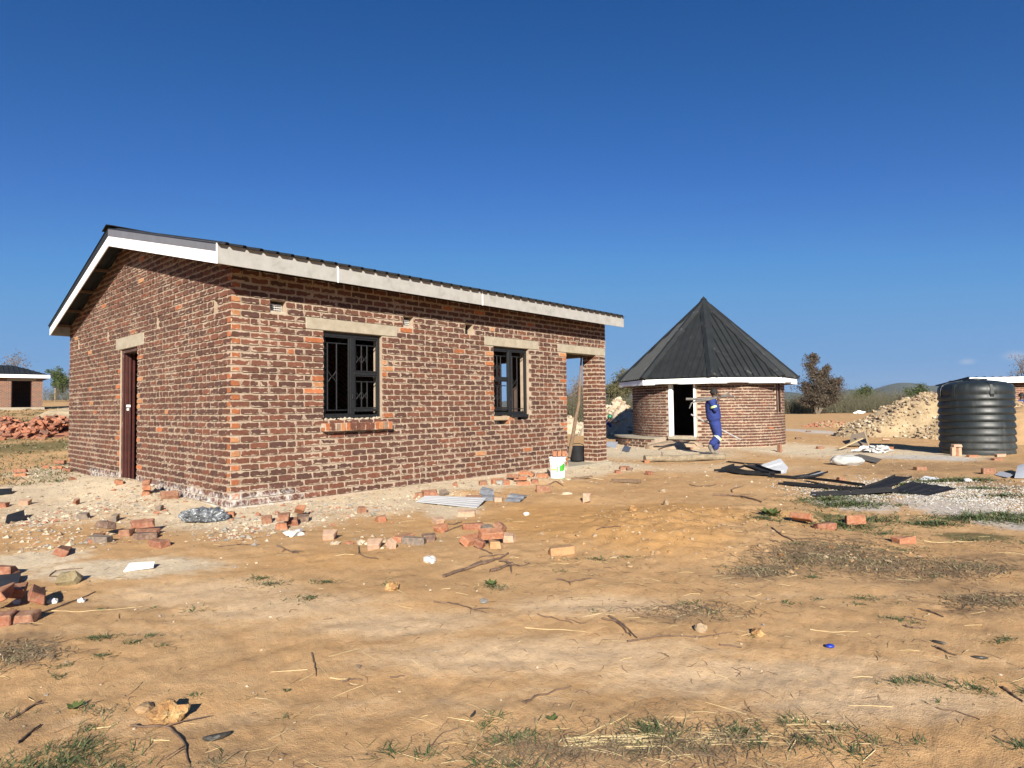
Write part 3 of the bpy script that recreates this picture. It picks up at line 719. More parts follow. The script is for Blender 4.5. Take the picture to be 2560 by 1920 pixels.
# ---- steel windows with burglar bars
def window(T, zb, zt, split_right, rec=.055, sag=0):
    t0, t1 = T[0]+.012, T[1]-.012; w = t1-t0
    S = M['black_steel']
    def bar(mb, a, b, za, zb_, d0=.0, dd=.03): mb.bevbox(hl(a, rec+d0, za), DR*(b-a), DL*dd, ZZ*(zb_-za), .002)
    mb = MB(); fw = .042
    bar(mb, t0, t1, zt-fw, zt, 0, .05); bar(mb, t0, t1, zb, zb+fw, 0, .05); bar(mb, t0, t0+.028, zb+fw, zt-fw, 0, .05); bar(mb, t1-.028, t1, zb+fw, zt-fw, 0, .05)
    tm = t0+w*(.505 if split_right else .50); bar(mb, tm-.035, tm+.035, zb+fw, zt-fw, -.004, .05)
    win = mb.build('window', [S], house)
    sp = zb+(zt-zb)*.535
    cols = ((t0+.03, tm-.037, False), (tm+.037, t1-.03, True)) if split_right else ((t0+.03, tm-.037, True), (tm+.037, t1-.03, False))
    for a, b, split in cols:
        rows = [(zb+fw+.085, sp-.022), (sp+.022, zt-fw-.004)] if split else [(zb+fw, zt-fw)]
        if split:
            mb = MB(); bar(mb, a, b, sp-.02, sp+.02, -.002, .045); bar(mb, a, b, zb+fw+.045, zb+fw+.083, -.002, .045); mb.build('transom', [S], win)
        for za, zb_ in rows:
            mb = MB(); s = .02
            bar(mb, a, b, zb_-s, zb_, .004, .03); bar(mb, a, b, za, za+s, .004, .03); bar(mb, a, a+s, za+s, zb_-s, .004, .03); bar(mb, b-s, b, za+s, zb_-s, .004, .03)
            mb.build('sash', [S], win)
            # security bars just behind
            ia, ib = a+s, b-s; ww = ib-ia
            top = zb_-.09 if zb_-za > .3 else zb_-.04; bot = za+(.07 if not split else .02)
            xs = [ia+ww*(.10+.27*i) for i in range(3)] if split else [ia+ww*.17, ia+ww*.56]
            mb = MB(); mb.bevbox(hl(ia-.01, rec+.05, top-.008), DR*(ww+.02), DL*.012, ZZ*.016, .002); mb.build('rail', [S], win)
            if not split: mb = MB(); mb.bevbox(hl(ia-.01, rec+.05, bot-.01), DR*(ww+.02), DL*.012, ZZ*.016, .002); mb.build('rail', [S], win)
            for x in xs:
                mb = MB(); mb.bevbox(hl(x-.009, rec+.048, bot), DR*.018, DL*.012, ZZ*(top-bot), .003); mb.build('bar', [S], win)
            for x0, x1 in zip(xs[:-1], xs[1:]):
                mb = MB(); cz = bot+(top-bot)*(.45 if split else .5); hh = (x1-x0)*.52; cx = (x0+x1)/2; hw = (x1-x0)/2-.008
                for s1, s2 in ((-1, 1), (1, -1)):
                    mb.tube([hl(cx-hw, rec+.053, cz+s1*hh), hl(cx-hw*.25, rec+.053, cz+s1*hh*.15), hl(cx+hw*.25, rec+.053, cz+s2*hh*.15), hl(cx+hw, rec+.053, cz+s2*hh)], .006, 6)
                mb.build('cross_bar', [S], win)
    mb = MB(); mb.bevbox(hl(tm-.01, rec-.02, zb+.26), DR*.02, DL*.02, ZZ*.07, .003); mb.build('stay', [S], win)
    return win
window(W1, 1.105, 2.275, True); window(W2, 1.085, 2.275, False)
# sill of bricks on edge under the first window
sill = MB(); sill.box(hl(1.20, -.085, .985), DR*1.10, DL*.15, ZZ*.055); 
sill.box(hl(1.236, .02, .98), DR*.95, DL*.19, ZZ*.10)
sill_o = sill.build('window_sill', [M['mortar_lump']], house)
x = 1.205
for i in range(14):
    mb = MB(); mb.att = True; tn = ORG[rng.integers(4)]+(1,) if i in (0, 13) or rng.random() < .3 else RED[rng.integers(4)]+(1,) if rng.random() < .6 else (.30, .20, .14, 1)
    solid_brick(mb, hl(x, -.098+rng.random()*.004, .932+rng.random()*.004), DR*.072, DL*.11, ZZ*.108, tn, .004); mb.build('brick', [M['brick']], sill_o); x += .0785
mb = MB()
for i in range(26):     # lumps of bedding mortar left along the frame foot
    a = 1.25+.92*i/26+rng.random()*.03; s = .010+.016*rng.random()
    me = ico(s, 1, .5, i, (1.3, 1, .9)); off = hl(a, .03+rng.random()*.02, 1.085+rng.random()*.015)
    for p in me.polygons: mb.face([me.vertices[v].co+off for v in p.vertices])
mb.build('mortar_blobs', [M['mortar_lump']], sill_o)
# packing under the second, lower-hung window
mb = MB(); mb.att = True
solid_brick(mb, hl(4.56, .03, .995), DR*.40, DL*.12, ZZ*.075, (.50, .38, .25, 1), .012); solid_brick(mb, hl(4.92, .02, .93), DR*.14, DL*.12, ZZ*.12, (.42, .17, .08, 1), .006)
mb.build('packing', [M['loose']], house)
mb = MB(); mb.bevbox(hl(4.98, -.01, 1.045), DR*.44, DL*.09, ZZ*.05, .004); mb.bevbox(hl(4.56, .10, 1.10), DR*.42, DL*.03, ZZ*.07, .004); mb.build('window_board', [M['black_steel']], house)
# ---- roof
RO = .345                                   # rake overhang of the sheets
def sheet(b_lo, z_lo, b_hi, z_hi, t0, t1, name, pitch=.2):
    """ribbed sheets; ribs run up the slope"""
    mb = MB(); prof = []; t = t0
    while t < t1-.001:
        for dt_, h in ((0, 0), (.07, 0), (.085, .028), (.115, .028), (.13, 0)):
            if t+dt_ <= t1: prof.append((t+dt_, h))
        t += pitch
    prof.append((t1, 0)); nrow = 2
    for off, flip in ((0, False), (-.004, True)):
        for i in range(len(prof)-1):
            (a, ha), (b, hb) = prof[i], prof[i+1]
            q = [hl(a, b_lo, z_lo+ha+off), hl(b, b_lo, z_lo+hb+off), hl(b, b_hi, z_hi+hb+off), hl(a, b_hi, z_hi+ha+off)]
            if (b_lo < b_hi) == flip: q.reverse()
            mb.face(q)
    for i in range(len(prof)-1):
        (a, ha), (b, hb) = prof[i], prof[i+1]; mb.face([hl(a, b_lo, z_lo+ha), hl(b, b_lo, z_lo+hb), hl(b, b_lo, z_lo+hb-.004), hl(a, b_lo, z_lo+ha-.004)])
    return mb.build(name, [M['roof']], house)
TE = 8.085
rf = []
bb = -.45
ts = [-RO+.005, 0.45, 1.25, 2.05, 2.85, 3.65, 4.45, 5.25, 6.05, 6.85, 7.65, TE]
for i in range(len(ts)-1):
    sheet(bb, roof_r(bb)+.006+.0015*(i % 2), 3.72, 4.116+.0015*(i % 2), ts[i], ts[i+1]+.01, 'roof_sheet')
    sheet(7.56, roof_l(7.56)+.006+.0015*(i % 2), 3.72, 4.116+.0015*(i % 2), ts[i], ts[i+1]+.01, 'roof_sheet')
mb = MB(); mb.prism([hl(-RO-.01, 3.50, 4.118), hl(-RO-.01, 3.72, 4.172), hl(-RO-.01, 3.94, 4.105), hl(-RO-.01, 3.94, 4.098), hl(-RO-.01, 3.72, 4.160), hl(-RO-.01, 3.50, 4.110)], DR*(TE+RO+.02)); mb.build('ridge_cap', [M['roof']], house)
# fascia boards
def rake(b0, zb0, zt0, b1, zb1, zt1, t, name, mat, d=.016, off=0):
    mb = MB(); mb.prism([hl(t+off, b0, zb0), hl(t+off, b1, zb1), hl(t+off, b1, zt1), hl(t+off, b0, zt0)], DR*d); return mb.build(name, [M[mat]], house)
RT = -.32
fl = .085
def zt_(b): return roofz(b)
rake(-.383, 2.882, 3.11-fl+.02, 3.72, 3.835, 4.11-fl, RT, 'rake_board', 'fascia_white')
rake(7.50, 2.743, 2.945-.045, 3.7205, 3.835, 4.11-fl, RT, 'rake_board', 'fascia_white')
rake(-.395, 3.02, 3.118, 3.72, 3.99, 4.118, RT-.006, 'barge_flashing', 'flashing', .004)
rake(7.53, 2.875, 2.952, 3.7205, 3.99, 4.118, RT-.006, 'barge_flashing', 'roof', .004)
# eave boards on the long side: four lengths with white joint strips
seg = [(-.336, 1.205), (1.213, 3.86), (3.868, TE-.01)]
for i, (a, b) in enumerate(seg):
    mb = MB(); mb.bevbox(hl(a, -.383-.014, 2.882), DR*(b-a), DL*.014, ZZ*.226, .002); mb.build('eave_board', [M['fascia_raw']], house)
for a in (-.336, 1.209, 3.864):
    mb = MB(); mb.bevbox(hl(a-.008, -.383-.019, 2.878), DR*.018, DL*.006, ZZ*.232, .001); mb.build('joint_strip', [M['fascia_white']], house)
mb = MB(); mb.bevbox(hl(-.3, 7.47, 2.743), DR*(TE+.3), DL*.014, ZZ*.2, .002); mb.build('eave_board', [M['fascia_raw']], house)
# purlins and end rafters carrying the overhang
for b in (-.30, .55, 1.45, 2.35, 3.25, 3.62, 4.15, 5.0, 5.85, 6.7, 7.40):
    mb = MB(); z = roofz(b)-.055; mb.bevbox(hl(-.30, b, z), DR*(TE+.25), DL*.04, ZZ*.05, .003); mb.build('purlin', [M['timber']], house)
for t in (1.0, 2.6, 4.2, 5.8, 7.3):
    mb = MB()
    mb.prism([hl(t, -.36, roof_r(-.36)-.06), hl(t, 3.72, 4.11-.06), hl(t, 3.72, 4.11-.17), hl(t, -.36, roof_r(-.36)-.15)], DR*.04)
    mb.prism([hl(t, 7.46, roof_l(7.46)-.06), hl(t, 3.72, 4.11-.06), hl(t, 3.72, 4.11-.17), hl(t, 7.46, roof_l(7.46)-.15)], DR*.04); mb.build('rafter', [M['timber']], house)

# ------------------------------------------------------------------ round hut
HD = 21.5; HX = (1764-CU)/FPX*HD; HZ = -.09; HR = 2.48
hut = empty('round_hut', (HX, HD, HZ), 0, 'round brick hut with pointed dark metal roof and white door frame', 'hut')
def hc(r, a, z): return Vector((r*math.sin(a), -r*math.cos(a), z))      # a = 0 faces the camera side, growing to the right
def hang(u, r=HR):
    g_ = [(abs(CU+FPX*(HX+r*math.sin(a))/(HD-r*math.cos(a))-u), a) for a in np.arange(-1.6, 1.2, .002)]; return float(min(g_)[1])
DA0, DA1 = hang(1671), hang(1738); WA0, WA1 = hang(1940), hang(1950)
HTOP = 2.10; DZ0 = .36
mb = MB(); N = 96
def hole(a, z): return (DA0 < a < DA1 and DZ0 < z < 2.2) or (WA0 < a < WA1 and 1.05 < z < 1.98)
angs = sorted(set([-math.pi+2*math.pi*i/N for i in range(N+1)]+[DA0, DA1, WA0, WA1])); zs = [-.3, DZ0, 1.05, 1.98, HTOP]
for i in range(len(angs)-1):
    a, b = angs[i], angs[i+1]
    for j in range(len(zs)-1):
        if hole((a+b)/2, (zs[j]+zs[j+1])/2): continue
        mb.face([hc(HR-.004, a, zs[j]), hc(HR-.004, b, zs[j]), hc(HR-.004, b, zs[j+1]), hc(HR-.004, a, zs[j+1])])
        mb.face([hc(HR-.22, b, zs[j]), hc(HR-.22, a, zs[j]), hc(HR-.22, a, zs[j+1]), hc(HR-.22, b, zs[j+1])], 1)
for a, za, zb in ((DA0, DZ0, HTOP), (DA1, DZ0, HTOP), (WA0, 1.05, 1.98), (WA1, 1.05, 1.98)):
    mb.face([hc(HR-.004, a, za), hc(HR-.22, a, za), hc(HR-.22, a, zb), hc(HR-.004, a, zb)])
mb.face([hc(HR-.004, WA0, 1.05), hc(HR-.004, WA1, 1.05), hc(HR-.22, WA1, 1.05), hc(HR-.22, WA0, 1.05)])
hwall = mb.build('wall', [M['mortar'], M['inner']], hut)
nc, hp_ = 24, .0865
todo = []
for k in range(nc):
    z = .02+hp_*k; nb = 70; off = (k % 2)*.5
    for i in range(nb):
        a0 = (i+off)/nb*2*math.pi-math.pi; a1 = a0+2*math.pi/nb
        am = (a0+a1)/2; am = (am+math.pi) % (2*math.pi)-math.pi
        half = 2*math.pi/nb
        if am-half*.5 < DA0+.03 < DA1 < am+half*.5: continue
        if DA0-half*.35 < am < DA1+half*.35 and z > DZ0-.04: continue
        if WA0-half*.3 < am < WA1+half*.3 and 1.0 < z < 1.96: continue
        todo.append((abs(am+.25), am, z))
todo.sort(key=lambda q: q[0]*1.0+rng.random()*.001)
HT = []
for i in range(24):
    mb = MB(); mb.att = True; wall_brick(mb, Vector((-.1135, 0, 0)), Vector((1, 0, 0)), Vector((0, -1, 0)), .227, H=.066, tn=tone('hut'), depth=.05); me = mb.mesh('brick'); me.materials.append(M['brick']); HT.append(me)
rest_h = MB(); rest_h.att = True; nb_ = 0
for _, am, z in todo:
    tn = tone('hut')
    if nb_ < 298 and abs(am+.25) < 1.0 and z < 2.0:
        o = bpy.data.objects.new('brick', HT[rng.integers(24)]); col.objects.link(o); o.parent = hwall
        o.location = hc(HR, am, z); o.rotation_euler = (0, 0, am); nb_ += 1
    else:
        ax = Vector((math.cos(am), math.sin(am), 0)); nrm = Vector((math.sin(am), -math.cos(am), 0))
        wall_brick(rest_h, hc(HR, am, z)-ax*.1135, ax, nrm, .227, H=.066, tn=tn, depth=.05)
tag(rest_h.build('brickwork', [M['brick']], hwall), kind='stuff')
# roof: eight sides
EZ, AZ_, ER = 2.15, 4.90, 2.96
va = [R(-13-45*3+45*i) for i in range(8)]
roofp = MB()
def facet(i):
    a0, a1 = va[i], va[(i+1) % 8] if i < 7 else va[0]+2*math.pi
    return hc(ER, a0, EZ), hc(ER, a1, EZ), Vector((0, 0, AZ_))
for i in range(8):
    p0, p1, ap = facet(i); mb = MB(); n = 11; e = (p1-p0); up = (ap-(p0+p1)/2); H = up.length; un = up.normalized(); en = e.normalized(); nn = en.cross(un)
    if nn.z < 0: nn = -nn
    # flat panel with ribs running up to the hips
    mb.face([p0, p1, ap]); mb.face([p1-nn*.01, p0-nn*.01, ap-nn*.01])
    L = e.length
    for k in range(n):
        x = L*(k+.5)/n; h = H*(1-abs(2*x/L-1))-.1
        if h < .15: continue
        o = p0+en*x
        mb.prism([o-en*.034, o+en*.034, o+en*.018+nn*.045, o-en*.018+nn*.045], un*h)
    ro = mb.build('roof_sheet', [M['roof']], hut)
    # fascia under the eave
    mb = MB(); q0, q1 = hc(ER-.03, va[i], 1.955), hc(ER-.03, va[i]+R(45), 1.955)
    inn = ((q0+q1)/2); inn.z = 0; inn = -inn.normalized()*.02
    mb.prism([q0, q1, q1+ZZ*.17, q0+ZZ*.17], inn); mb.build('fascia_board', [M['fascia_white']], hut)
    # hip flashing
    mb = MB(); d = (ap-p0); dn = d.normalized(); side = dn.cross(ZZ).normalized(); upn = side.cross(dn)
    if upn.z < 0: upn = -upn
    mb.prism([p0+side*.16+upn*.02-upn*.03, p0+side*.05+upn*.075, p0-side*.05+upn*.075, p0-side*.16+upn*.02-upn*.03], dn*(d.length-.25)); mb.build('hip_flashing', [M['roof']], hut)
mb = MB(); mb.lathe([(.34, AZ_-.27), (.335, AZ_-.22), (.09, AZ_+.04), (.12, AZ_+.04), (.06, AZ_+.10), (.0, AZ_+.17)], 8); mb.build('roof_cap', [M['roof']], hut)
mb = MB()
mb.lathe([(HR-.25, 2.02), (ER-.05, 1.98)], 8)
mb.build('soffit', [M['timber']], hut)
# chalky mud splashes on the sheets are in the roof material
# door: white posts
mb = MB()
for a, w in ((DA0, .11), (DA1, -.06)):
    p = hc(HR+.02, a, DZ0-.10); ax = Vector((math.cos(a), math.sin(a), 0)); mb.bevbox(p, ax*w, -p.normalized()*Vector((1, 1, 0)).length*0+Vector((-math.sin(a), math.cos(a), 0))*.12, ZZ*1.72, .004)
mb.build('door_frame', [M['fascia_white']], hut)
mb = MB(); a = (DA0+DA1)/2; mb.bevbox(hc(HR+.10, DA0, DZ0-.12), hc(HR+.10, DA1, 0)-hc(HR+.10, DA0, 0), Vector((-math.sin(a), math.cos(a), 0))*.35, ZZ*.1, .01); mb.build('door_step', [M['concrete']], hut)
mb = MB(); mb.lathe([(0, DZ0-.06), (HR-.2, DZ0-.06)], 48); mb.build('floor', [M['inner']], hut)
mb = MB(); w0, w1 = hc(HR+.015, WA0, 0), hc(HR+.015, WA1, 0)
mb.bevbox(w0+ZZ*1.05, (w1-w0)*.25, Vector((0, .06, 0)), ZZ*.93, .003); mb.bevbox(w0+(w1-w0)*.75+ZZ*1.05, (w1-w0)*.25, Vector((0, .06, 0)), ZZ*.93, .003)
mb.build('window', [M['door_wood']], hut)
# low curved ledge left of the door
mb = MB(); A = [R(-95+i*6) for i in range(9)]
for i in range(8):
    for (ri, ro_, za, zb, mi) in ((HR-.01, HR+.62, -.3, .26, 0), (HR-.01, HR+.66, .26, .31, 1)):
        q = [hc(ri, A[i], za), hc(ro_, A[i], za), hc(ro_, A[i+1], za), hc(ri, A[i+1], za)]; up = ZZ*(zb-za)
        mb.face([p+up for p in q], mi); mb.face([q[1], q[2], q[2]+up, q[1]+up], mi)
        if i == 7: mb.face([q[2], q[3], q[3]+up, q[2]+up], mi)
led = mb.build('ledge', [M['mortar'], M['concrete']], hut)
lb = MB(); lb.att = True
for k in range(3):
    for i in range(9):
        a = R(-93+i*5.2+(k % 2)*2.6)
        if a > R(-49): continue
        ax = Vector((math.cos(a), math.sin(a), 0)); nrm = Vector((math.sin(a), -math.cos(a), 0))
        wall_brick(lb, hc(HR+.628, a, .0+.0865*k)-ax*.11, ax, nrm, .22, H=.066, tn=tone('hut'), depth=.04)
lb.build('ledge_bricks', [M['brick']], led)
ramp_ = MB()
a = (DA0+DA1)/2
me = ico(1, 3, .35, 5, (.85, .6, .24)); 
for p in me.polygons: ramp_.face([me.vertices[v].co+hc(HR+.55, a, -.02) for v in p.vertices])
ramp_.build('earth_ramp', [simple('ramp_earth', (.36, .25, .16), (.56, .42, .28), .95, 6, bmp=.8, bdist=.03)], hut, smooth=True, weld=True)

# ------------------------------------------------------------------ water tank
TK = Vector((11.67, 15.75, 0)); tkz = -.085
tank = empty('water_tank', (TK.x, TK.y, tkz), 0, 'large ribbed black plastic water tank standing on the bare ground', 'water tank')
prof = [(0, 0), (.965, 0), (.985, .02), (.985, .09)]
z = .10
for i in range(8):
    prof += [(.985, z), (.965, z+.012), (.965, z+.035), (1.0, z+.055), (1.012, z+.085), (1.0, z+.125)]; z += .172
    prof += [(.985, z-.008)]
prof += [(.985, 1.50), (.998, 1.52), (1.0, 1.60), (.975, 1.68), (.90, 1.745), (.72, 1.80), (.45, 1.835), (.30, 1.845), (.0, 1.85)]
prof = [(r_*.79, z_) for r_, z_ in prof]; mb = MB(); mb.lathe(prof, 72)
def tank_mat():
    m, n, l, bs = newmat('black_tank_plastic'); tc = n.new('ShaderNodeTexCoord')
    t = noise(n, l, 2.2, 5, .7, tc.outputs['Object']); mp = n.new('ShaderNodeMapping'); mp.inputs['Scale'].default_value = (9, 9, 1.1); l.new(tc.outputs['Object'], mp.inputs[0]); t2 = noise(n, l, 1, 5, .7, mp.outputs[0])
    sp = n.new('ShaderNodeSeparateXYZ'); l.new(tc.outputs['Object'], sp.inputs[0])
    low = mrange(n, l, sp.outputs[2], .75, 0, 0, .55)
    f = mth(n, l, 'MULTIPLY', mth(n, l, 'ADD', mrange(n, l, t2.outputs[0], .5, .75, 0, .6), low), mrange(n, l, t.outputs[0], .3, .7, .2, 1), clamp=True)
    c = mixc(n, l, mth(n, l, 'MULTIPLY', f, .45), (.015, .022, .025), (.20, .195, .17)); l.new(c, bs.inputs['Base Color'])
    l.new(mrange(n, l, f, 0, .6, .46, .75), bs.inputs['Roughness']); return m
M['tank'] = tank_mat()
body = mb.build('tank_body', [M['tank']], tank, smooth=True, weld=True)
mb = MB(); mb.lathe([(.25, 1.80), (.25, 1.855), (.27, 1.855), (.27, 1.88), (.05, 1.90), (0, 1.90)], 32); mb.build('lid', [M['tank']], tank)
for a in (-70, -12, 60, 130, 200, 260):
    a = R(a); mb = MB(); u = Vector((math.sin(a), -math.cos(a), 0)); s = Vector((math.cos(a), math.sin(a), 0))
    pts = [u*r*.79+ZZ*z for r, z in ((1.0, 1.42), (1.025, 1.50), (1.02, 1.62), (.965, 1.725), (.80, 1.79), (.5, 1.835), (.33, 1.85))]
    for i in range(len(pts)-1):
        w0 = .045-.005*i; w1 = .045-.005*(i+1)
        q = [pts[i]-s*w0, pts[i]+s*w0, pts[i+1]+s*w1, pts[i+1]-s*w1]
        mb.face(q); dn = -u*.07-ZZ*.02
        mb.face([q[0]+dn, q[0], q[3], q[3]+dn]); mb.face([q[1], q[1]+dn, q[2]+dn, q[2]])
    mb.build('rib', [M['tank']], tank, weld=True)

# ------------------------------------------------------------------ small houses at the sides
def small_house(name, label, org, ang, LX, LY, H, roofh, door=None, hips=True, mat='farbrick2', mono=False):
    t = empty(name, org, ang, label, 'house')
    mb = MB(); holes = [door] if door else []
    holes += [(x, x+.13, H-.33, H-.2) for x in np.arange(.4, LX-.5, 1.9) if not door or abs(x-door[0]) > 1.1]
    cells(mb, Vector((0, 0, 0)), Vector((1, 0, 0)), ZZ, Vector((0, -1, 0)), 0, LX, -.8, H, holes, .22, 0)
    mb.build('front_wall', [M[mat]], t)
    mb = MB(); mb.box((0, .22, -.8), (.22, 0, 0), (0, LY-.22, 0), (0, 0, H+.8)); mb.box((LX-.22, .22, -.8), (.22, 0, 0), (0, LY-.22, 0), (0, 0, H+.8)); mb.box((.22, LY-.22, -.8), (LX-.44, 0, 0), (0, .22, 0), (0, 0, H+.8)); mb.build('side_walls', [M[mat]], t)
    if door:
        mb = MB(); mb.bevbox((door[0]-.25, -.006, door[3]), (door[1]-door[0]+.5, 0, 0), (0, .2, 0), (0, 0, .17), .006); mb.build('lintel', [M['concrete']], t)
        mb = MB(); mb.bevbox((door[0], .05, door[2]), (.05, 0, 0), (0, .1, 0), (0, 0, door[3]-door[2]), .004); mb.bevbox((door[1]-.05, .05, door[2]), (.05, 0, 0), (0, .1, 0), (0, 0, door[3]-door[2]), .004); mb.build('door_frame', [M['door_wood']], t)
    mb = MB(); mb.box((-.1, -.3, -.8), (LX+.2, 0, 0), (0, .28, 0), (0, 0, .86)); mb.build('footing', [M['concrete']], t)
    o = .4; z0 = H+.02
    a, b, c, d = Vector((-o, -o, z0)), Vector((LX+o, -o, z0)), Vector((LX+o, LY+o, z0)), Vector((-o, LY+o, z0))
    rx = 1.6 if hips else -o+.0
    r0, r1 = Vector((rx if hips else -o, LY/2, z0+roofh)), Vector((LX-(rx if hips else -o), LY/2, z0+roofh))
    if mono: r0, r1 = Vector((-o, LY+o, z0-.25)), Vector((LX+o, LY+o, z0-.25)); c, d = r1, r0
    mb = MB(); mb.face([a, b, r1, r0]); mb.face([c, d, r0, r1]); mb.face([b, c, r1]); mb.face([d, a, r0])
    n = int((LX+2*o)/.3)
    for i in range(n+1):
        x = -o+i*.3; k = min(1, max(0.02, (x+o)/(r0.x+o) if x < r0.x else (LX+o-x)/(LX+o-r1.x) if x > r1.x else 1))
        p = Vector((x, -o, z0)); e = Vector((x, -o+(LY/2+o)*k, z0+roofh*k)) if not mono else Vector((x, LY+o, z0-.25)); 
        mb.prism([p+Vector((-.03, 0, 0)), p+Vector((.03, 0, 0)), p+Vector((.015, 0, .05)), p+Vector((-.015, 0, .05))], e-p)
    mb.build('roof', [M['roof']], t)
    mb = MB(); mb.bevbox((-o, -o-.03, z0-.24), (LX+2*o, 0, 0), (0, .03, 0), (0, 0, .24), .003)
    if not mono: mb.bevbox((LX+o-.03, -o, z0-.24), (.03, 0, 0), (0, LY+2*o, 0), (0, 0, .24), .003); mb.bevbox((-o, -o, z0-.24), (.03, 0, 0), (0, LY+2*o, 0), (0, 0, .24), .003)
    mb.build('fascia_board', [M['fascia_white']], t)
    return t
p = G(106, 1024); D1 = 47.
p = Vector(((106-CU)/FPX*D1, D1, ghs((106-CU)/FPX*D1, D1)))
# right-hand front corner stands at p; the front faces the camera
LXa = 13
small_house('small_brick_house', 'small brick house with dark hipped roof and open doorway beyond the red brick heap', (p.x-LXa*math.cos(R(42)), p.y-LXa*math.sin(R(42)), p.z+.1), R(42), LXa, 5, 2.45, .82, (LXa-1.85, LXa-.65, .0, 2.02))
D2 = 27.
p = Vector(((2432-CU)/FPX*D2, D2, ghs((2432-CU)/FPX*D2, D2)))
small_house('half_hidden_house', 'brick house with white fascia half hidden behind the black water tank', (p.x+.15, p.y, p.z), R(-16), 8, 3, 2.3, .45, None, False, 'farbrick2', True)

# ------------------------------------------------------------------ fence far left
fd = 78.
fx0, fx1 = (60-CU)/FPX*fd, (330-CU)/FPX*fd
fence = empty('wire_fence', (fx0, fd, 0), 0, 'thin wire fence on pale posts far behind the left end of the brick house', 'fence')
for i in range(8):
    x = (fx1-fx0)*i/7; z = ghs(fx0+x, fd); mb = MB(); mb.tube([(0, 0, 0), (0, 0, 1.7)], .085 if i % 2 else .05, 6); me = mb.mesh('post')
    link('post', me, M['timber_pale'], fence, (x, 0, z))
for k in range(4):
    mb = MB(); mb.tube([((fx1-fx0)*i/7, 0, ghs(fx0+(fx1-fx0)*i/7, fd)+.3+.38*k) for i in range(8)], .014, 4); mb.build('wire', [M['flashing']], fence)

# ------------------------------------------------------------------ trees and scrub
def leafmat(name, c1, c2, c3=None):
    m, n, l, bs = newmat(name); geo = n.new('ShaderNodeNewGeometry')
    t = noise(n, l, .9, 3, .6, geo.outputs['Position'])
    r = ramp(n, [(0, c1), (.55, c2), (1, c3 or c2)])
    mx = mth(n, l, 'ADD', mth(n, l, 'MULTIPLY', geo.outputs['Random Per Island'], .6), mth(n, l, 'MULTIPLY', t.outputs[0], .4)); l.new(mx, r.inputs[0])
    l.new(r.outputs[0], bs.inputs['Base Color']); bs.inputs['Roughness'].default_value = .8; bs.inputs['Specular IOR Level'].default_value = .15; return m
LG = leafmat('green_leaves', (.035, .055, .018), (.085, .115, .035), (.15, .17, .06))
LO = leafmat('olive_leaves', (.06, .065, .03), (.13, .12, .055), (.20, .17, .085))
LB = leafmat('brown_leaves', (.055, .045, .032), (.115, .09, .062), (.18, .135, .10))
TW = leafmat('dry_twigs', (.12, .09, .065), (.22, .17, .12), (.30, .24, .17))
SC = leafmat('dry_scrub', (.045, .048, .030), (.105, .10, .062), (.18, .16, .10))
M['bark'] = simple('bark', (.12, .09, .065), (.26, .21, .155), .95, 9, bmp=.6)
def leaves(mb, cen, rad, n, s, sq=(1, 1, 1), up=.0):
    for _ in range(n):
        d = Vector(rng.normal(size=3)); d = d/max(d.length, .01)*(rng.random()**.45)
        p = Vector(cen)+Vector((d.x*rad*sq[0], d.y*rad*sq[1], d.z*rad*sq[2]))
        a = Vector(rng.normal(size=3)); a.normalize(); b = a.cross(Vector(rng.normal(size=3))); b.normalize(); k = s*(.5+rng.random())
        if up: a = (a+ZZ*up).normalized()
        mb.face([p, p+a*k+b*k*.45, p+a*k*1.8, p+a*k-b*k*.45])
def branches(mb, p, d, L, r, depth, tips, spread=.6, n=3, up=.1, sides=5):
    pts = [p]; q = p.copy(); dd = d.copy()
    for i in range(3):
        dd = (dd+Vector(rng.normal(size=3))*.12+ZZ*up*.4).normalized(); q = q+dd*L/3; pts.append(q)
    mb.tube(pts, [r, r*.85, r*.7, r*.55], sides if depth > 1 else 3, cap=False)
    if depth == 0: tips.append(q); return
    for i in range(n):
        k = rng.integers(1, 4); st = pts[k] if i else pts[3]
        nd = (dd+Vector(rng.normal(size=3))*spread+ZZ*up).normalized()
        branches(mb, st, nd, L*(.62+.2*rng.random()), r*.55, depth-1, tips, spread, n, up, sides)
        if depth == 1: tips.append(st)
def tree(name, label, x, y, h, leaf, clumps, rad, n, s, depth=3, trunk=.12, spread=.55, group=None, narrow=1., cat='tree'):
    z = ghs(x, y); t = empty(name, (x, y, z), 0, label, cat, group)
    mb = MB(); tips = []; th_ = h*.34
    branches(mb, Vector((0, 0, -.1)), Vector((rng.normal()*.05, 0, 1)).normalized(), th_, trunk, depth, tips, spread, 3, .25)
    mb.build('trunk', [M['bark']], t)
    cr = MB(); rng.shuffle(tips)
    if clumps:
        for q in tips[:clumps]:
            q = Vector(q); zmax = h-rad*.5
            if q.z > zmax: q.z = zmax*rng.uniform(.85, 1)
            leaves(cr, q, rad*rng.uniform(.55, 1.1), n, s, (narrow, narrow, .8))
        cr.build('crown', [leaf], t)
    return t
def spot(u, d): x = (u-CU)/FPX*d; return x, d
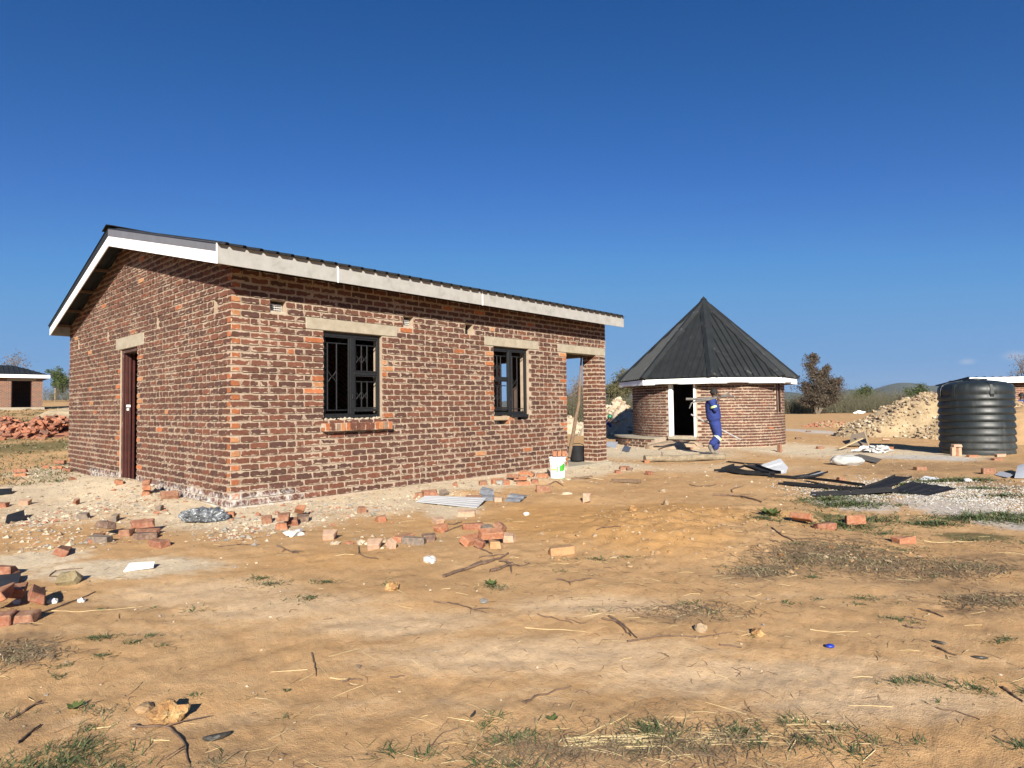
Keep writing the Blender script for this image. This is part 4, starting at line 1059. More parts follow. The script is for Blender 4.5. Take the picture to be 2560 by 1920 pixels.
# the big brown-leaved tree to the right of the hut
def conif(x, y, h, label):
    z = ghs(x, y); t = empty('dry_leaved_tree', (x, y, z), 0, label, 'tree'); mb = MB(); cr = MB()
    for (bx, hh, lean, w) in ((-.25, h, -.02, 1.35), (.75, h*.78, .10, 1.15), (1.75, h*.56, .22, 1.15), (-.9, h*.5, -.1, .9)):
        n_ = 34; top = Vector((bx+lean*hh, 0, hh)); base = Vector((.2 if bx > 0 else 0, 0, 0))
        ax = [base+(top-base)*(i/8)+Vector((math.sin(i)*.06, math.cos(i*1.7)*.06, 0)) for i in range(9)]
        mb.tube(ax, [.11*(1-i/9)+.015 for i in range(9)], 6)
        for i in range(n_):
            k = .22+.78*i/n_; p = base+(top-base)*k; R_ = w*(1.55*(1-k)**.75+.18)*rng.uniform(.5, 1.2); a = rng.random()*6.28
            e = p+Vector((math.cos(a)*R_, math.sin(a)*R_, R_*rng.uniform(.25, .75)))
            mb.tube([p, (p+e)/2+Vector((0, 0, -.05)), e], [.035, .022, .01], 4)
            for q in (.35, .65, 1.0): leaves(cr, p+(e-p)*q, 0.36+.28*R_*q, 60, .095, (1, 1, .75))
    mb.build('trunk', [M['bark']], t); cr.build('crown', [LB], t); return t
x, y = spot(2040, 74); conif(x, y, 7.1, 'tall dry tree with red-brown leaves between the round hut and the stone heap')
x, y = spot(138, 92); tree('green_tree', 'round dense green tree beyond the small house and wire fence', x, y, 5.2, LG, 60, .85, 110, .12, 3, .22, .6)
x, y = spot(178, 108); tree('bare_tree', 'grey leafless tree just right of the dense green tree', x, y, 5.5, TW, 50, .8, 22, .10, 4, .16)
x, y = spot(8, 70); tree('bare_tree', 'grey leafless tree top rising behind the small house roof', x, y, 6.4, TW, 60, .8, 16, .09, 4, .16)
x, y = spot(1562, 62); tree('olive_tree', 'olive green leafy tree close behind the left side of the round hut', x, y, 4.9, LO, 60, .85, 120, .09, 3, .15, .6)
x, y = spot(1530, 60); tree('olive_tree', 'smaller olive bush-like tree between the brick house and the hut', x, y, 4.2, LO, 50, .8, 80, .09, 3, .13, .6)
x, y = spot(1440, 52); tree('bare_tree', 'grey thorny bare tree seen through the porch opening', x, y, 4.6, TW, 80, .75, 40, .06, 4, .12, .7)
x, y = spot(1466, 56); tree('bare_tree', 'second bare tree seen past the right side of the porch pillar', x, y, 4.6, TW, 80, .75, 30, .06, 4, .12, .7)
x, y = spot(2288, 85); tree('green_tree', 'small bright green tree rising from the scrub left of the water tank', x, y, 4.6, LG, 40, .8, 60, .10, 3, .14, .55)
x, y = spot(2245, 88); tree('bare_tree', 'thin bare tree beside the small bright green tree', x, y, 4.9, TW, 0, .8, 30, .07, 4, .08, .5)
x, y = spot(2160, 98); tree('green_tree', 'flat topped dark green tree on the scrub line in front of the hill', x, y, 4.4, LG, 44, 1.0, 80, .13, 3, .15, .8)
x, y = spot(2560, 46); tree('bare_tree', 'large bare grey tree behind the roof at the right edge', x, y, 4.9, TW, 60, .6, 14, .06, 5, .16, .6)
x, y = spot(2262, 70); tree('bush', 'small dark red-brown bush in the dry scrub', x, y, 2.6, LB, 30, .5, 50, .08, 2, .06, .6, cat='bush')
# a mass of dry scrub nobody could count
mb = MB()
def scrub(u0, u1, d0, d1, h0, h1, n, leafn=9):
    for _ in range(n):
        u = rng.uniform(u0, u1); d = rng.uniform(d0, d1); x, y = spot(u, d); z = ghs(x, y); h = rng.uniform(h0, h1)*(.75+.5*float(vn(x*.35, y*.2)+.5))
        base = Vector((x, y, z-.1))
        for k in range(5):
            e = base+Vector((rng.normal()*h*.24, rng.normal()*h*.2, h*rng.uniform(.55, 1.05)))
            s_ = Vector((.016+.008*rng.random(), 0, 0)); mb.face([base-s_, base+s_, e]); 
            for j in range(leafn):
                q = base+(e-base)*(rng.random()**.6); a = Vector((rng.normal(), rng.normal()*.5, rng.normal()*.6+.9)); a.normalize(); b = a.cross(Vector((rng.normal(), 1, rng.normal()))).normalized(); L = rng.uniform(.06, .26)
                q = q+Vector((rng.normal()*.14, rng.normal()*.14, rng.normal()*.08)); mb.face([q, q+a*L*.5+b*.022, q+a*L, q+a*L*.5-b*.022])
scrub(1955, 2450, 76, 90, 1.6, 2.8, 800); scrub(1955, 2450, 90, 112, 2.6, 4.0, 460, 8)
scrub(1400, 1610, 44, 56, 1.6, 2.6, 330, 10); scrub(2440, 2620, 60, 80, 1.6, 2.6, 90)
scrub(110, 330, 84, 110, 1.3, 2.6, 200, 8)
for u0, u1 in ((-900, 60), (330, 1400), (1610, 1960), (2620, 3600)): scrub(u0, u1, 84, 110, 1.8, 3.2, 260, 5)
tag(mb.build('dry_scrub', [SC]), 'tangled mass of dry grey-brown scrub along the edge of the cleared land', 'scrub', kind='stuff')
# hills
hm = MB()
# pale air
def hill_h(a):   # angular height in radians for azimuth a
    d = math.degrees(a); 
    g = lambda c, w, h: h*math.exp(-((d-c)/w)**2)
    return max(g(32.2, 3.4, .0255), g(35.5, 4.5, .023), g(28.4, 2.2, .018), g(23.5, 3, .017), g(46, 8, .018), g(-20, 9, .016), g(-50, 14, .016), g(5, 8, .014))+.002
mm = []
for i in range(361):
    a = R(-180+i); a = R(-70+i*140/360); hh = hill_h(a)+.0016*float(fbm(i*.23, 2.2, 4)); D = 3200
    mm.append([Vector((math.sin(a)*D*k, math.cos(a)*D*k, -4+hh*D*q)) for k, q in ((.93, 0), (.95, .35), (.975, .75), (1, 1), (1.05, .6))])
for i in range(360):
    for k in range(4): hm.face([mm[i][k], mm[i+1][k], mm[i+1][k+1], mm[i][k+1]][::-1])
hill = hm.build('hills', [simple('wooded_hillside', (.05, .065, .045), (.10, .115, .075), 1, .012, spec=0)], smooth=True, weld=True)
tag(hill, kind='structure')

# ------------------------------------------------------------------ heaps
def mound_mesh(rx, ry, h, n=60, amp=.18, seed=0, skew=0, power=1.0, fq=1.):
    x = np.linspace(-1.15, 1.15, n); X, Y = np.meshgrid(x, x, indexing='ij'); r = np.hypot(X, Y)
    Z = h*np.clip(1-(np.hypot(X-skew*.0, Y))**1.35, -.15, 1)**power if power == 1.0 else h*(np.clip(1-r, 0, 1)**power)
    Z = Z+h*amp*fbm(X*2.2*fq+seed, Y*2.2*fq+seed, 4)*sstep(1.2-r, 0, .5)*2
    Z = np.where(r > 1.05, -.3*h, Z)
    return X*rx, Y*ry, Z
def heap(name, label, c, rx, ry, h, mat, stones, smat, srange, amp=.2, seed=0, cat='heap', zs=0, profile=None):
    n = 74; X, Y, Z = mound_mesh(rx, ry, h, n, amp, seed)
    if profile is not None: Z = Z*profile(X/rx, Y/ry)
    me = bpy.data.meshes.new(name); V = np.stack([X, Y, Z], -1).reshape(-1, 3); F = []
    for i in range(n-1):
        for j in range(n-1):
            F.append((i*n+j, (i+1)*n+j, (i+1)*n+j+1, i*n+j+1))
    me.from_pydata(V.tolist(), [], F); me.polygons.foreach_set('use_smooth', [True]*len(F))
    o = link(name, me, mat, None, c); tag(o, label, cat)
    mb = MB()
    for k in range(stones):
        a = rng.random()*6.28; rr = rng.random()**.55*1.02; i = int((rr*math.cos(a)+1.15)/2.3*(n-1)); j = int((rr*math.sin(a)+1.15)/2.3*(n-1))
        s = rng.uniform(*srange)*(1.4 if rng.random() < .1 else 1); st = STN[rng.integers(len(STN))]
        m = Matrix.Translation(Vector((X[i, j]+rng.normal()*.03, Y[i, j]+rng.normal()*.03, max(Z[i, j], -.02)+s*.15))) @ Matrix.Rotation(rng.random()*6.28, 4, 'Z') @ Matrix.Rotation(rng.random()*1.5, 4, 'X') @ Matrix.Scale(s, 4)
        vs = [m @ v for v in st[0]]
        mi = rng.integers(len(smat)) if isinstance(smat, list) else 0
        for f in st[1]: mb.face([vs[q] for q in f], int(mi))
    if stones: tag(mb.build('stones', smat if isinstance(smat, list) else [smat], o), kind='stuff')
    return o
STN = []
for i in range(14):
    me = ico(1, 1, .55, i, (1, .8, .6)); STN.append(([v.co.copy() for v in me.vertices], [tuple(p.vertices) for p in me.polygons])); bpy.data.meshes.remove(me)
M['st_pale'] = simple('pale_stone', (.46, .37, .26), (.70, .60, .44), .95, 5, bmp=.3); M['st_tan'] = simple('tan_stone', (.33, .235, .14), (.52, .39, .25), .95, 5)
M['st_dark'] = simple('brown_stone', (.20, .14, .09), (.36, .26, .17), .95, 5); M['earth_y'] = simple('yellow_earth', (.36, .26, .14), (.60, .46, .28), 1, 1.6, bmp=1, bdist=.05)
M['earth_p'] = simple('pale_earth', (.46, .37, .26), (.66, .55, .40), 1, 1.2, bmp=1, bdist=.06); M['earth_o'] = simple('orange_earth', (.38, .235, .115), (.50, .33, .17), 1, 1.2, bmp=.8, bdist=.04)
M['st_white'] = simple('white_stone', (.66, .64, .60), (.84, .82, .78), .9, 9, bmp=.3); M['st_red'] = simple('brick_rubble', (.30, .12, .07), (.50, .22, .12), .95, 7, bmp=.3)
M['st_grey'] = simple('grey_stone', (.25, .23, .20), (.42, .39, .34), .95, 7, bmp=.3)
p = at(2410, 1050, 24.2); heap('stone_heap', 'tall heap of broken yellow stones behind the left side of the water tank', (p.x, 24.2, -.12), 4.6, 3.2, 1.72, M['earth_y'], 5200, [M['st_pale'], M['st_tan'], M['st_tan'], M['st_tan'], M['st_dark']], (.02, .075), .30, 3)
p = at(1535, 1040, 28); heap('earth_heap', 'heap of pale excavated earth behind the left side of the round hut', (p.x+.15, 28, -.12), 1.9, 1.6, 1.4, M['earth_p'], 260, [M['st_pale'], M['st_tan']], (.05, .14), .3, 11)
p = at(1440, 1060, 30); heap('earth_heap', 'low pale spoil heap seen through the porch opening', (p.x-.3, 29.5, -.15), 1.6, 1.2, .75, M['earth_p'], 60, [M['st_pale'], M['st_tan']], (.05, .12), .3, 17)
p = at(2600, 1040, 19); heap('sand_heap', 'smooth heap of orange sand at the right edge behind the water tank', (p.x, 19.6, -.1), 2.3, 1.6, 1.22, M['earth_o'], 20, [M['st_tan']], (.03, .06), .1, 5)
p = at(175, 1018, 33); heap('sand_heap', 'low mound of brown soil behind the red brick heap', (p.x-.2, 33, ghs(p.x-.2, 33)-.1), 1.5, 1.3, .62, simple('dull_soil', (.36, .28, .17), (.50, .40, .26), 1, 2, bmp=1, bdist=.05), 20, [M['st_tan']], (.03, .07), .15, 8)
# ------------------------------------------------------------------ heap of red bricks (left), one object per visible brick
LB_ = []
def loose_mesh(kind='full', tn=None, seed=0):
    mb = MB(); mb.att = True; L = {'full': .215, 'half': .115, 'bat': .07}[kind]
    mb.tone = tn; mb.bevbox((-L/2, -.051, 0), (L, 0, 0), (0, .102, 0), (0, 0, .070), .006); me = mb.mesh('brick', weld=True)
    rs = random.Random(seed*31+5)
    for _c in range(3 if kind == 'full' else 2):
        cx, cy, cz = rs.choice((-L/2, L/2)), rs.choice((-.051, .051)), rs.choice((0, .07, .07)); am = rs.uniform(.005, .02)
        for v in me.vertices:
            if (v.co-Vector((cx, cy, cz))).length < .016: v.co -= Vector((cx*2/L*am, math.copysign(am*.8, cy), (am*.6 if cz > 0 else -am*.3)))
    for v in me.vertices:
        k = mnoise.noise_vector(v.co*18+Vector((seed, 0, 0)))*.007
        if kind != 'full' and v.co.x > L*.3: k += Vector((mnoise.noise(v.co*30+Vector((seed, 2, 0)))*.03, 0, 0))
        v.co += k
    me.materials.append(M['loose']); return me
RT_ = [(.40, .125, .065, 1), (.34, .105, .06, 1), (.45, .155, .08, 1), (.28, .095, .06, 1), (.48, .20, .12, 1), (.22, .10, .075, 1)]
RM = [loose_mesh('full', RT_[i % 6], i) for i in range(12)]
pc = at(62, 1060, 19.3); pz = ghs(pc.x, 19.3)
pile = empty('brick_heap', (pc.x, 19.3, pz), 0, 'long tumbled heap of red bricks on the grass left of the brick house', 'brick heap')
bricks_ = []
for i in range(560):
    x = rng.uniform(-2.6, 1.55); yy = rng.normal()*.55; hh = max(0, .62*(1-(yy/1.15)**2)*(1-max(0, (x-.9)/1.2)**2 if x > .9 else 1)*(.8+.5*float(vn(x*1.3+9, yy))))
    z = rng.random()**.5*hh; top = hh-z; bricks_.append((top+max(0, yy)*.6, x, yy, z))
bricks_.sort(); rest_b = MB(); rest_b.att = True
for i, (_, x, yy, z) in enumerate(bricks_):
    m = Matrix.Translation((x, yy, z+ghs(pc.x+x, 19.3+yy)-pz)) @ Matrix.Rotation(rng.random()*6.28, 4, 'Z') @ Matrix.Rotation(rng.normal()*.5, 4, 'X') @ Matrix.Rotation(rng.normal()*.45, 4, 'Y') @ Matrix.Scale(1.0, 4)
    me = RM[rng.integers(12)]
    if i < 290: o = bpy.data.objects.new('brick', me); col.objects.link(o); o.parent = pile; o.matrix_local = m
    else:
        for p_ in me.polygons: rest_b.face([m @ me.vertices[v].co for v in p_.vertices], tone=RT_[i % 6])
tag(rest_b.build('buried_bricks', [M['loose']], pile), kind='stuff')
mb = MB(); X, Y, Z = mound_mesh(2.5, 1.1, .42, 30, .1, 4)
for i in range(29):
    for j in range(29): mb.face([(X[a, b]-.5, Y[a, b], Z[a, b]) for a, b in ((i, j), (i+1, j), (i+1, j+1), (i, j+1))])
mb.build('brick_dust', [M['st_red']], pile)
# second, far heap of brick rubble right of the hut
p = G(2075, 1066); heap('rubble_heap', 'low heap of broken red bricks on the orange sand right of the hut', (p.x, p.y, p.z-.05), 1.5, .8, .30, M['earth_o'], 170, [M['st_red'], M['st_red'], M['st_tan']], (.05, .12), .2, 9)

# ------------------------------------------------------------------ single bricks on the ground, each looked up where it lies
TN = {'o': (.42, .165, .085, 1), 'r': (.31, .12, .072, 1), 'd': (.15, .095, .075, 1), 'p': (.55, .36, .25, 1), 'b': (.30, .14, .085, 1), 'g': (.20, .17, .145, 1), 'y': (.50, .28, .13, 1)}
LM = {}
def put_brick(u, v, yaw=0, tn='o', kind='full', pitch=0, roll=0, dz=0, label=None, group=None, stand=None):
    key = (tn, kind)
    if key not in LM: LM[key] = [loose_mesh(kind, TN[tn], len(LM)*3+k) for k in range(4)]
    p = G(u, v); o = bpy.data.objects.new('loose_brick', LM[key][rng.integers(4)]); col.objects.link(o)
    h = 0
    rot = Matrix.Rotation(R(yaw), 4, 'Z')
    if stand == 'end': rot = rot @ Matrix.Rotation(R(90), 4, 'Y'); h = .114
    elif stand == 'edge': rot = rot @ Matrix.Rotation(R(90), 4, 'X'); h = .055
    rot = rot @ Matrix.Rotation(R(pitch), 4, 'Y') @ Matrix.Rotation(R(roll), 4, 'X')
    # settle on the ground
    zmin = min((rot @ vv.co).z for vv in o.data.vertices)
    o.matrix_world = Matrix.Translation((p.x, p.y, ghs(p.x, p.y)-zmin-(.011 if dz < .01 and not stand else .004)+dz)) @ rot
    tag(o, label, 'brick', group); return o
B = [
 (52, 1190, 8, 'o', 'full', 0, 0, 0, 'lower orange brick of the flat pair lying alone on the pale ground at the left', None),
 (52, 1190, 14, 'r', 'full', 0, 0, .076, 'upper brick of the flat pair lying alone on the pale ground at the left', None),
 (115, 1171, 30, 'o', 'half', 0, 5, 0, 'small orange brick piece left of the far end of the gable wall', None),
 (150, 1162, 5, 'r', 'full', 0, 0, .03, 'red brick at the far left foot of the gable wall, on top of another', None),
 (146, 1172, 0, 'o', 'full', 0, 0, 0, 'orange brick under the red one at the far left foot of the gable wall', None),
 (165, 1181, 40, 'r', 'half', 12, 8, 0, 'tilted broken red brick in the dust near the far end of the gable wall', None),
 (180, 1200, 130, 'r', 'full', 0, 14, -.02, 'half sunken red brick in the pale dust left of the gable door', None),
 (250, 1180, 10, 'r', 'full', 0, 0, 0, 'red brick against the white stained wall foot left of the door', None),
 (297, 1210, 128, 'o', 'full', 0, 8, 0, 'orange brick tilted in the dust in front of the door', None),
 (366, 1237, 118, 'o', 'full', 0, 0, 0, 'bottom brick of the stack of three right of the gable door', None),
 (366, 1237, 122, 'o', 'full', 0, 0, .076, 'middle brick of the stack of three right of the gable door', None),
 (366, 1237, 116, 'r', 'full', 0, 0, .152, 'top brick of the stack of three right of the gable door', None),
 (424, 1246, 38, 'b', 'full', 0, 38, .0, 'brown orange brick tipped on its edge against the gable wall foot', None),
 (399, 1276, 10, 'g', 'bat', 0, 0, 0, 'small grey brick end standing near the tipped brick', None),
 (210, 1296, 15, 'g', 'half', 0, 10, 0, 'grey half brick lying alone on the pale rubble ground', None),
 (289, 1302, 15, 'g', 'bat', 0, 10, 0, 'small dark brick chip right of the grey half brick', None),
 (563, 1292, 12, 'o', 'full', 0, 0, 0, 'orange brick lying beside the crumpled grey plastic', None),
 (6, 1268, 10, 'r', 'half', 0, 0, 0, 'red brick end at the left edge of the rubble strip', None),
 (62, 1262, 25, 'p', 'half', 0, 14, 0, 'broken pale brick in the rubble strip at the left', None),
 (190, 1262, 15, 'r', 'bat', 0, 14, 0, 'small red brick chip in the middle of the pale rubble', None),
 (150, 1388, 118, 'r', 'full', 0, 28, 0, 'red brick leaning up at the left of the three brick groups', None),
 (238, 1352, 112, 'r', 'full', 0, 8, -.01, 'reddish brick lying under the left brick pair', None),
 (252, 1356, -8, 'g', 'full', 0, 4, .0, 'grey mortar covered brick in front in the left brick pair', None),
 (262, 1340, -28, 'd', 'full', 0, -14, .075, 'dark brick with orange end resting on top of the left brick pair', None),
 (316, 1338, 0, 'b', 'half', 0, 0, 0, 'half brick between the two brick groups on the left', None),
 (356, 1330, 30, 'r', 'full', 0, 10, .05, 'uppermost brick of the right group, tilted on the others', None),
 (368, 1338, 14, 'r', 'full', 0, 0, .0, 'rear brick of the right group near the plastic heap', None),
 (366, 1347, 14, 'd', 'full', 0, 0, .0, 'long grey sided brick lying in front of the right group', None),
 (399, 1366, -32, 'r', 'full', 0, 6, 0, 'red brick in front at the right end of the right group', None),
 (4, 1440, 0, 'r', 'full', 0, 0, .02, 'red brick at the very left edge beside the black board', None),
 (8, 1520, 112, 'o', 'full', 0, -20, .05, 'orange brick leaning in the near left brick cluster', None),
 (38, 1500, 124, 'o', 'full', 0, 12, .03, 'brick with a shadowed end in the middle of the near left cluster', None),
 (88, 1512, 126, 'r', 'full', 0, 24, .02, 'largest tilted red brick in the near left cluster', None),
 (42, 1555, 12, 'b', 'full', 0, 6, -.01, 'mud caked brick lying in front of the near left cluster', None),
 (-14, 1560, 12, 'r', 'full', 0, 6, 0, 'red brick cut off by the left edge in the near cluster', None),
 (706, 1322, 5, 'o', 'half', 0, 5, 0, 'lower orange half brick of the small pair in front of the side wall', None),
 (707, 1318, 12, 'b', 'half', 0, 5, .075, 'upper brick of the small pair in front of the side wall', None),
 (748, 1292, 120, 'o', 'half', 30, 20, .03, 'bright orange broken brick propped up beside the small pair', None),
 (731, 1312, 20, 'r', 'half', 0, 15, 0, 'red brick piece between the small pair and the propped one', None),
 (756, 1304, 20, 'd', 'half', 0, 10, 0, 'dark brick half right of the propped orange one', None),
 (668, 1306, 20, 'b', 'half', 0, 12, 0, 'brown broken brick left of the small brick pair', None),
 (952, 1303, 35, 'o', 'half', 0, 0, 0, 'orange half brick with a dark side below the first window', None),
 (905, 1280, 15, 'b', 'half', 0, 12, 0, 'broken dark and pale brick above the orange half brick', None),
 (824, 1347, 10, 'p', 'half', 0, 20, 0, 'flat pale brick flake on the sand', None),
 (936, 1372, 10, 'p', 'half', 0, 22, 0, 'mortar covered half brick standing in the sand', None),
 (976, 1370, 40, 'p', 'bat', 0, 22, 0, 'small pale chunk beside the mortar covered half brick', None),
 (1010, 1352, 60, 'o', 'full', 0, 0, 0, 'rear orange brick of the three dark-ended bricks on the sand', None),
 (1036, 1360, -12, 'g', 'full', 0, 0, 0, 'mortar stained brick in the middle of the three on the sand', None),
 (1070, 1352, 10, 'd', 'half', 0, 0, 0, 'dark half brick at the right of the three on the sand', None),
 (1103, 1328, -30, 'o', 'half', 0, 20, 0, 'flat orange brick piece beside a twig', None),
 (1096, 1308, 35, 'p', 'half', 0, 8, 0, 'small pale brick piece left of the big slab', None),
 (1182, 1322, 4, 'r', 'full', 0, 0, 0, 'red brick lying behind the large brick on the sand', None),
 (1176, 1360, 52, 'o', 'full', 0, 30, 0, 'orange brick left of the large tilted one', None),
 (1228, 1362, 14, 'o', 'full', 0, 22, .06, 'large orange brick tilted on top of the central sand group', None),
 (1240, 1370, 5, 'y', 'half', 0, 0, 0, 'half brick under the large tilted one', None),
 (1195, 1370, 60, 'r', 'bat', 0, 20, 0, 'small red chip at the foot of the central sand group', None),
 (1272, 1352, -6, 'p', 'half', 0, 10, 0, 'rough grey brown brick right of the central sand group', None),
 (1216, 1330, 25, 'g', 'half', 0, 20, 0, 'dark speckled brick piece behind the central sand group', None),
 (1244, 1332, 60, 'b', 'half', 25, 35, 0, 'pointed broken brick standing behind the central sand group', None),
 (1402, 1383, 18, 'y', 'full', 0, 0, 0, 'single ochre brick lying alone on the open sand', None),
 (1166, 1290, -3, 'p', 'full', 0, 8, 0, 'pale mortar covered brick slab below the corrugated white sheet', None),
 (1048, 1242, 0, 'b', 'half', 0, 4, 0, 'small brick left of the white sheet', None),
 (1074, 1238, 20, 'r', 'full', 0, 12, 0, 'reddish brick above the white corrugated sheet', None),
 (1108, 1238, 50, 'g', 'half', 0, 22, 0, 'grey stained brick piece above the white corrugated sheet', None),
 (1186, 1252, 10, 'b', 'full', 0, 8, 0, 'brown brick behind the right end of the white sheet', None),
 (1246, 1254, 5, 'p', 'half', 0, 0, 0, 'upright pale brick beside the scrap of grey plastic', None),
 (1245, 1208, 25, 'o', 'full', 0, 12, 0, 'orange brick at the left end of the brick scatter near the bucket', None),
 (1266, 1211, 14, 'o', 'half', 0, 15, 0, 'half brick with a shadow below in the scatter near the bucket', None),
 (1284, 1204, -34, 'b', 'full', 0, -12, .05, 'dark sided brick leaning in the scatter near the bucket', None),
 (1300, 1204, 10, 'o', 'full', 0, 10, .03, 'wide orange brick lying behind the stamped one', None),
 (1308, 1212, 3, 'o', 'full', 0, 0, 0, 'front orange brick with a stamped hollow near the bucket', None),
 (1336, 1207, 0, 'r', 'half', 0, 0, 0, 'small red brick right of the stamped one', None),
 (1308, 1186, 12, 'o', 'full', 0, 16, 0, 'orange brick with dark gap beneath against the wall foot', None),
 (1326, 1192, 75, 'o', 'full', 0, 40, 0, 'brick standing tilted between the wall and the bucket scatter', None),
 (1356, 1194, -10, 'o', 'full', 0, 8, .01, 'long orange brick touching the foot of the paint bucket', None),
 (1358, 1229, 5, 'b', 'full', 0, 0, 0, 'dark red brick standing on edge in front of the bucket', 'edge'),
 (1206, 1213, 10, 'b', 'half', 0, 10, 0, 'brown brick piece left of the scatter near the bucket', None),
 (1137, 1216, 10, 'r', 'bat', 0, 10, 0, 'small red chip in the dust by the wall foot', None),
 (1545, 1183, 5, 'r', 'half', 0, 0, 0, 'front brick of the three small ones on the path to the hut', None),
 (1556, 1174, 5, 'b', 'half', 0, 0, 0, 'rear brick of the three small ones on the path to the hut', None),
 (1574, 1176, 0, 'd', 'half', 0, 0, 0, 'right brick of the three small ones on the path to the hut', None),
 (1622, 1187, 30, 'r', 'half', 0, 12, 0, 'small red brick alone on the sand below the log', None),
 (1466, 1258, 80, 'p', 'half', 0, 5, 0, 'small upright pale brick alone on the sand', 'end'),
 (2003, 1310, -48, 'o', 'full', 0, -24, .03, 'orange brick propped against the small sand hump', None),
 (2060, 1322, 12, 'r', 'full', 0, 0, 0, 'reddish brick half in the grass beside the propped one', None),
 (2135, 1311, -2, 'o', 'full', 0, 0, .0, 'bright orange brick on edge standing in the green grass', 'edge'),
 (2258, 1356, 24, 'o', 'full', 0, 0, 0, 'orange brick lying alone on the sand at the right', None),
 (2300, 1175, 8, 'b', 'full', 0, 0, 0, 'brick with a dark end among white stones before the tank', None),
 (2468, 1184, -3, 'b', 'full', 0, 0, 0, 'dark red brick on the brown ground right of the white stones', 'edge'),
 (2386, 1140, 90, 'p', 'full', 0, 0, 0, 'left upright brick of the three leaning on the tank foot', 'end'),
 (2393, 1140, 90, 'b', 'full', 0, 0, 0, 'middle upright brick of the three leaning on the tank foot', 'end'),
 (2400, 1140, 90, 'p', 'full', 0, 0, 0, 'right upright brick of the three leaning on the tank foot', 'end'),
 (2393, 1140, 2, 'p', 'full', 0, 0, .235, 'brick laid flat on top of the three upright ones', None),
 (2431, 1143, -6, 'o', 'full', 0, 0, 0, 'orange brick lying flat at the foot of the tank', None),
 (2494, 1151, 0, 'r', 'full', 0, 0, 0, 'lower brick of the pair at the right foot of the tank', None),
 (2501, 1150, 2, 'p', 'full', 0, 0, .075, 'upper pale brick of the pair at the right foot of the tank', None),
 (2101, 1202, 10, 'b', 'half', 0, 0, 0, 'small brown brick alone above the black metal strips', None),
 (1947, 1131, 30, 'b', 'full', 0, 0, 0, 'dark red brick standing upright in front of the hut', 'end'),
 (1996, 1098, 0, 'd', 'full', 0, 8, 0, 'dark brick lying right of the hut foot', None),
 (2021, 1079, 0, 'd', 'full', 0, 0, 0, 'dark brick on the white gravel strip right of the hut', None),
 (1682, 1122, 0, 'd', 'full', 0, 0, 0, 'dark brick in front of the hut door step', None),
 (1566, 1173, 5, 'r', 'half', 0, 0, .0, 'small red brick behind the trio on the hut path', None),
 (1616, 1156, 0, 'o', 'half', 0, 0, 0, 'orange brick wedged under the left end of the log', None),
 (1722, 1124, 12, 'b', 'full', 0, 10, 0, 'brown brick in the rubble near the walking man', None),
 (2050, 1122, 12, 'b', 'full', 0, 10, 0, 'brown brick left of the yellow plank', None),
 (2215, 1106, -25, 'p', 'full', 0, -20, .05, 'pale brick tilted on the scrap heap left of the tank', None),
 (2225, 1122, 30, 'o', 'full', 0, 12, 0, 'orange brick at the right of the scrap heap', None),
 (1480, 1147, 5, 'b', 'half', 0, 0, 0, 'brick on the porch kerb at the foot of the pillar', None) ]
for b in B[:-1]:
    u, v, yaw, tn, kind, pi_, ro, dz, lab, stand = b; dz = dz*.93
    put_brick(u, v, yaw, tn, kind, pi_, ro, dz, lab, 'loose bricks lying on the ground', stand)
# small bricks on the paint bucket lie on its lid (placed with the bucket)

# ------------------------------------------------------------------ stones and clods one can pick out
def put_stone(u, v, s, mat, label, sq=(1, .8, .6), seed=0, cat='stone', name='stone', sub=2, amp=.5):
    me = ico(s, sub, amp, seed, sq); p = G(u, v); o = link(name, me, mat, None, (p.x, p.y, p.z+s*sq[2]*.45)); o.rotation_euler = (0, 0, rng.random()*6.28); tag(o, label, cat, None); return o
M['clod'] = simple('crumbly_clod', (.34, .17, .06), (.66, .43, .19), 1, 16, bmp=1, bdist=.02, stops=[(.3, (.30, .14, .05)), (.5, (.50, .28, .11)), (.62, (.66, .45, .20)), (.75, (.58, .44, .30))])
put_stone(425, 1797, .060, M['clod'], 'crumbly orange clod casting a dark shadow in the left foreground', (1, .9, .72), 3, 'clod', 'clod', 3, .7)
put_stone(360, 1775, .035, M['earth_o'], 'smooth yellow lump leaning on the crumbly clod', (1.2, 1, .5), 5, 'clod', 'clod', 2, .3)
put_stone(983, 1474, .042, M['clod'], 'round orange clod in the middle of the sand', (1, 1, .8), 9, 'clod', 'clod', 3, .6)
put_stone(1895, 1588, .035, M['clod'], 'small ochre clod with a dark side right of centre', (1, .8, .8), 12, 'clod', 'clod')
put_stone(1752, 1578, .035, M['st_tan'], 'small tan clod among twigs right of centre', (1, .7, .8), 13, 'clod', 'clod')
put_stone(173, 1458, .075, simple('mossy_rock', (.22, .17, .08), (.42, .34, .2), 1, 14, bmp=.8), 'rough brown rock right of the near left brick cluster', (1.2, .8, .8), 21)
put_stone(42, 1507, .03, M['st_white'], 'small white stone on the near left bricks', (1.4, .7, .5), 31)
put_stone(131, 1508, .03, M['st_white'], 'white pebble right of the near left brick cluster', (1, .8, .8), 32)
put_stone(203, 1505, .026, M['st_white'], 'white pebble beyond the thin stick at the left', (1.2, .8, .7), 33)
put_stone(1075, 1404, .058, M['st_white'], 'large white stone alone on the sand in the middle', (1.3, .8, .6), 34)
put_stone(737, 1338, .085, M['st_white'], 'jagged lump of white lime in front of the small brick pair', (1.4, .7, .45), 35, amp=.8)
put_stone(1315, 1288, .034, M['st_white'], 'small two-tone pebble on the sand right of the sheet', (1, .8, .8), 36)
put_stone(1582, 1278, .05, M['clod'], 'pointed clod on the left flank of the ochre hump', (1, .7, .9), 37, 'clod', 'clod')
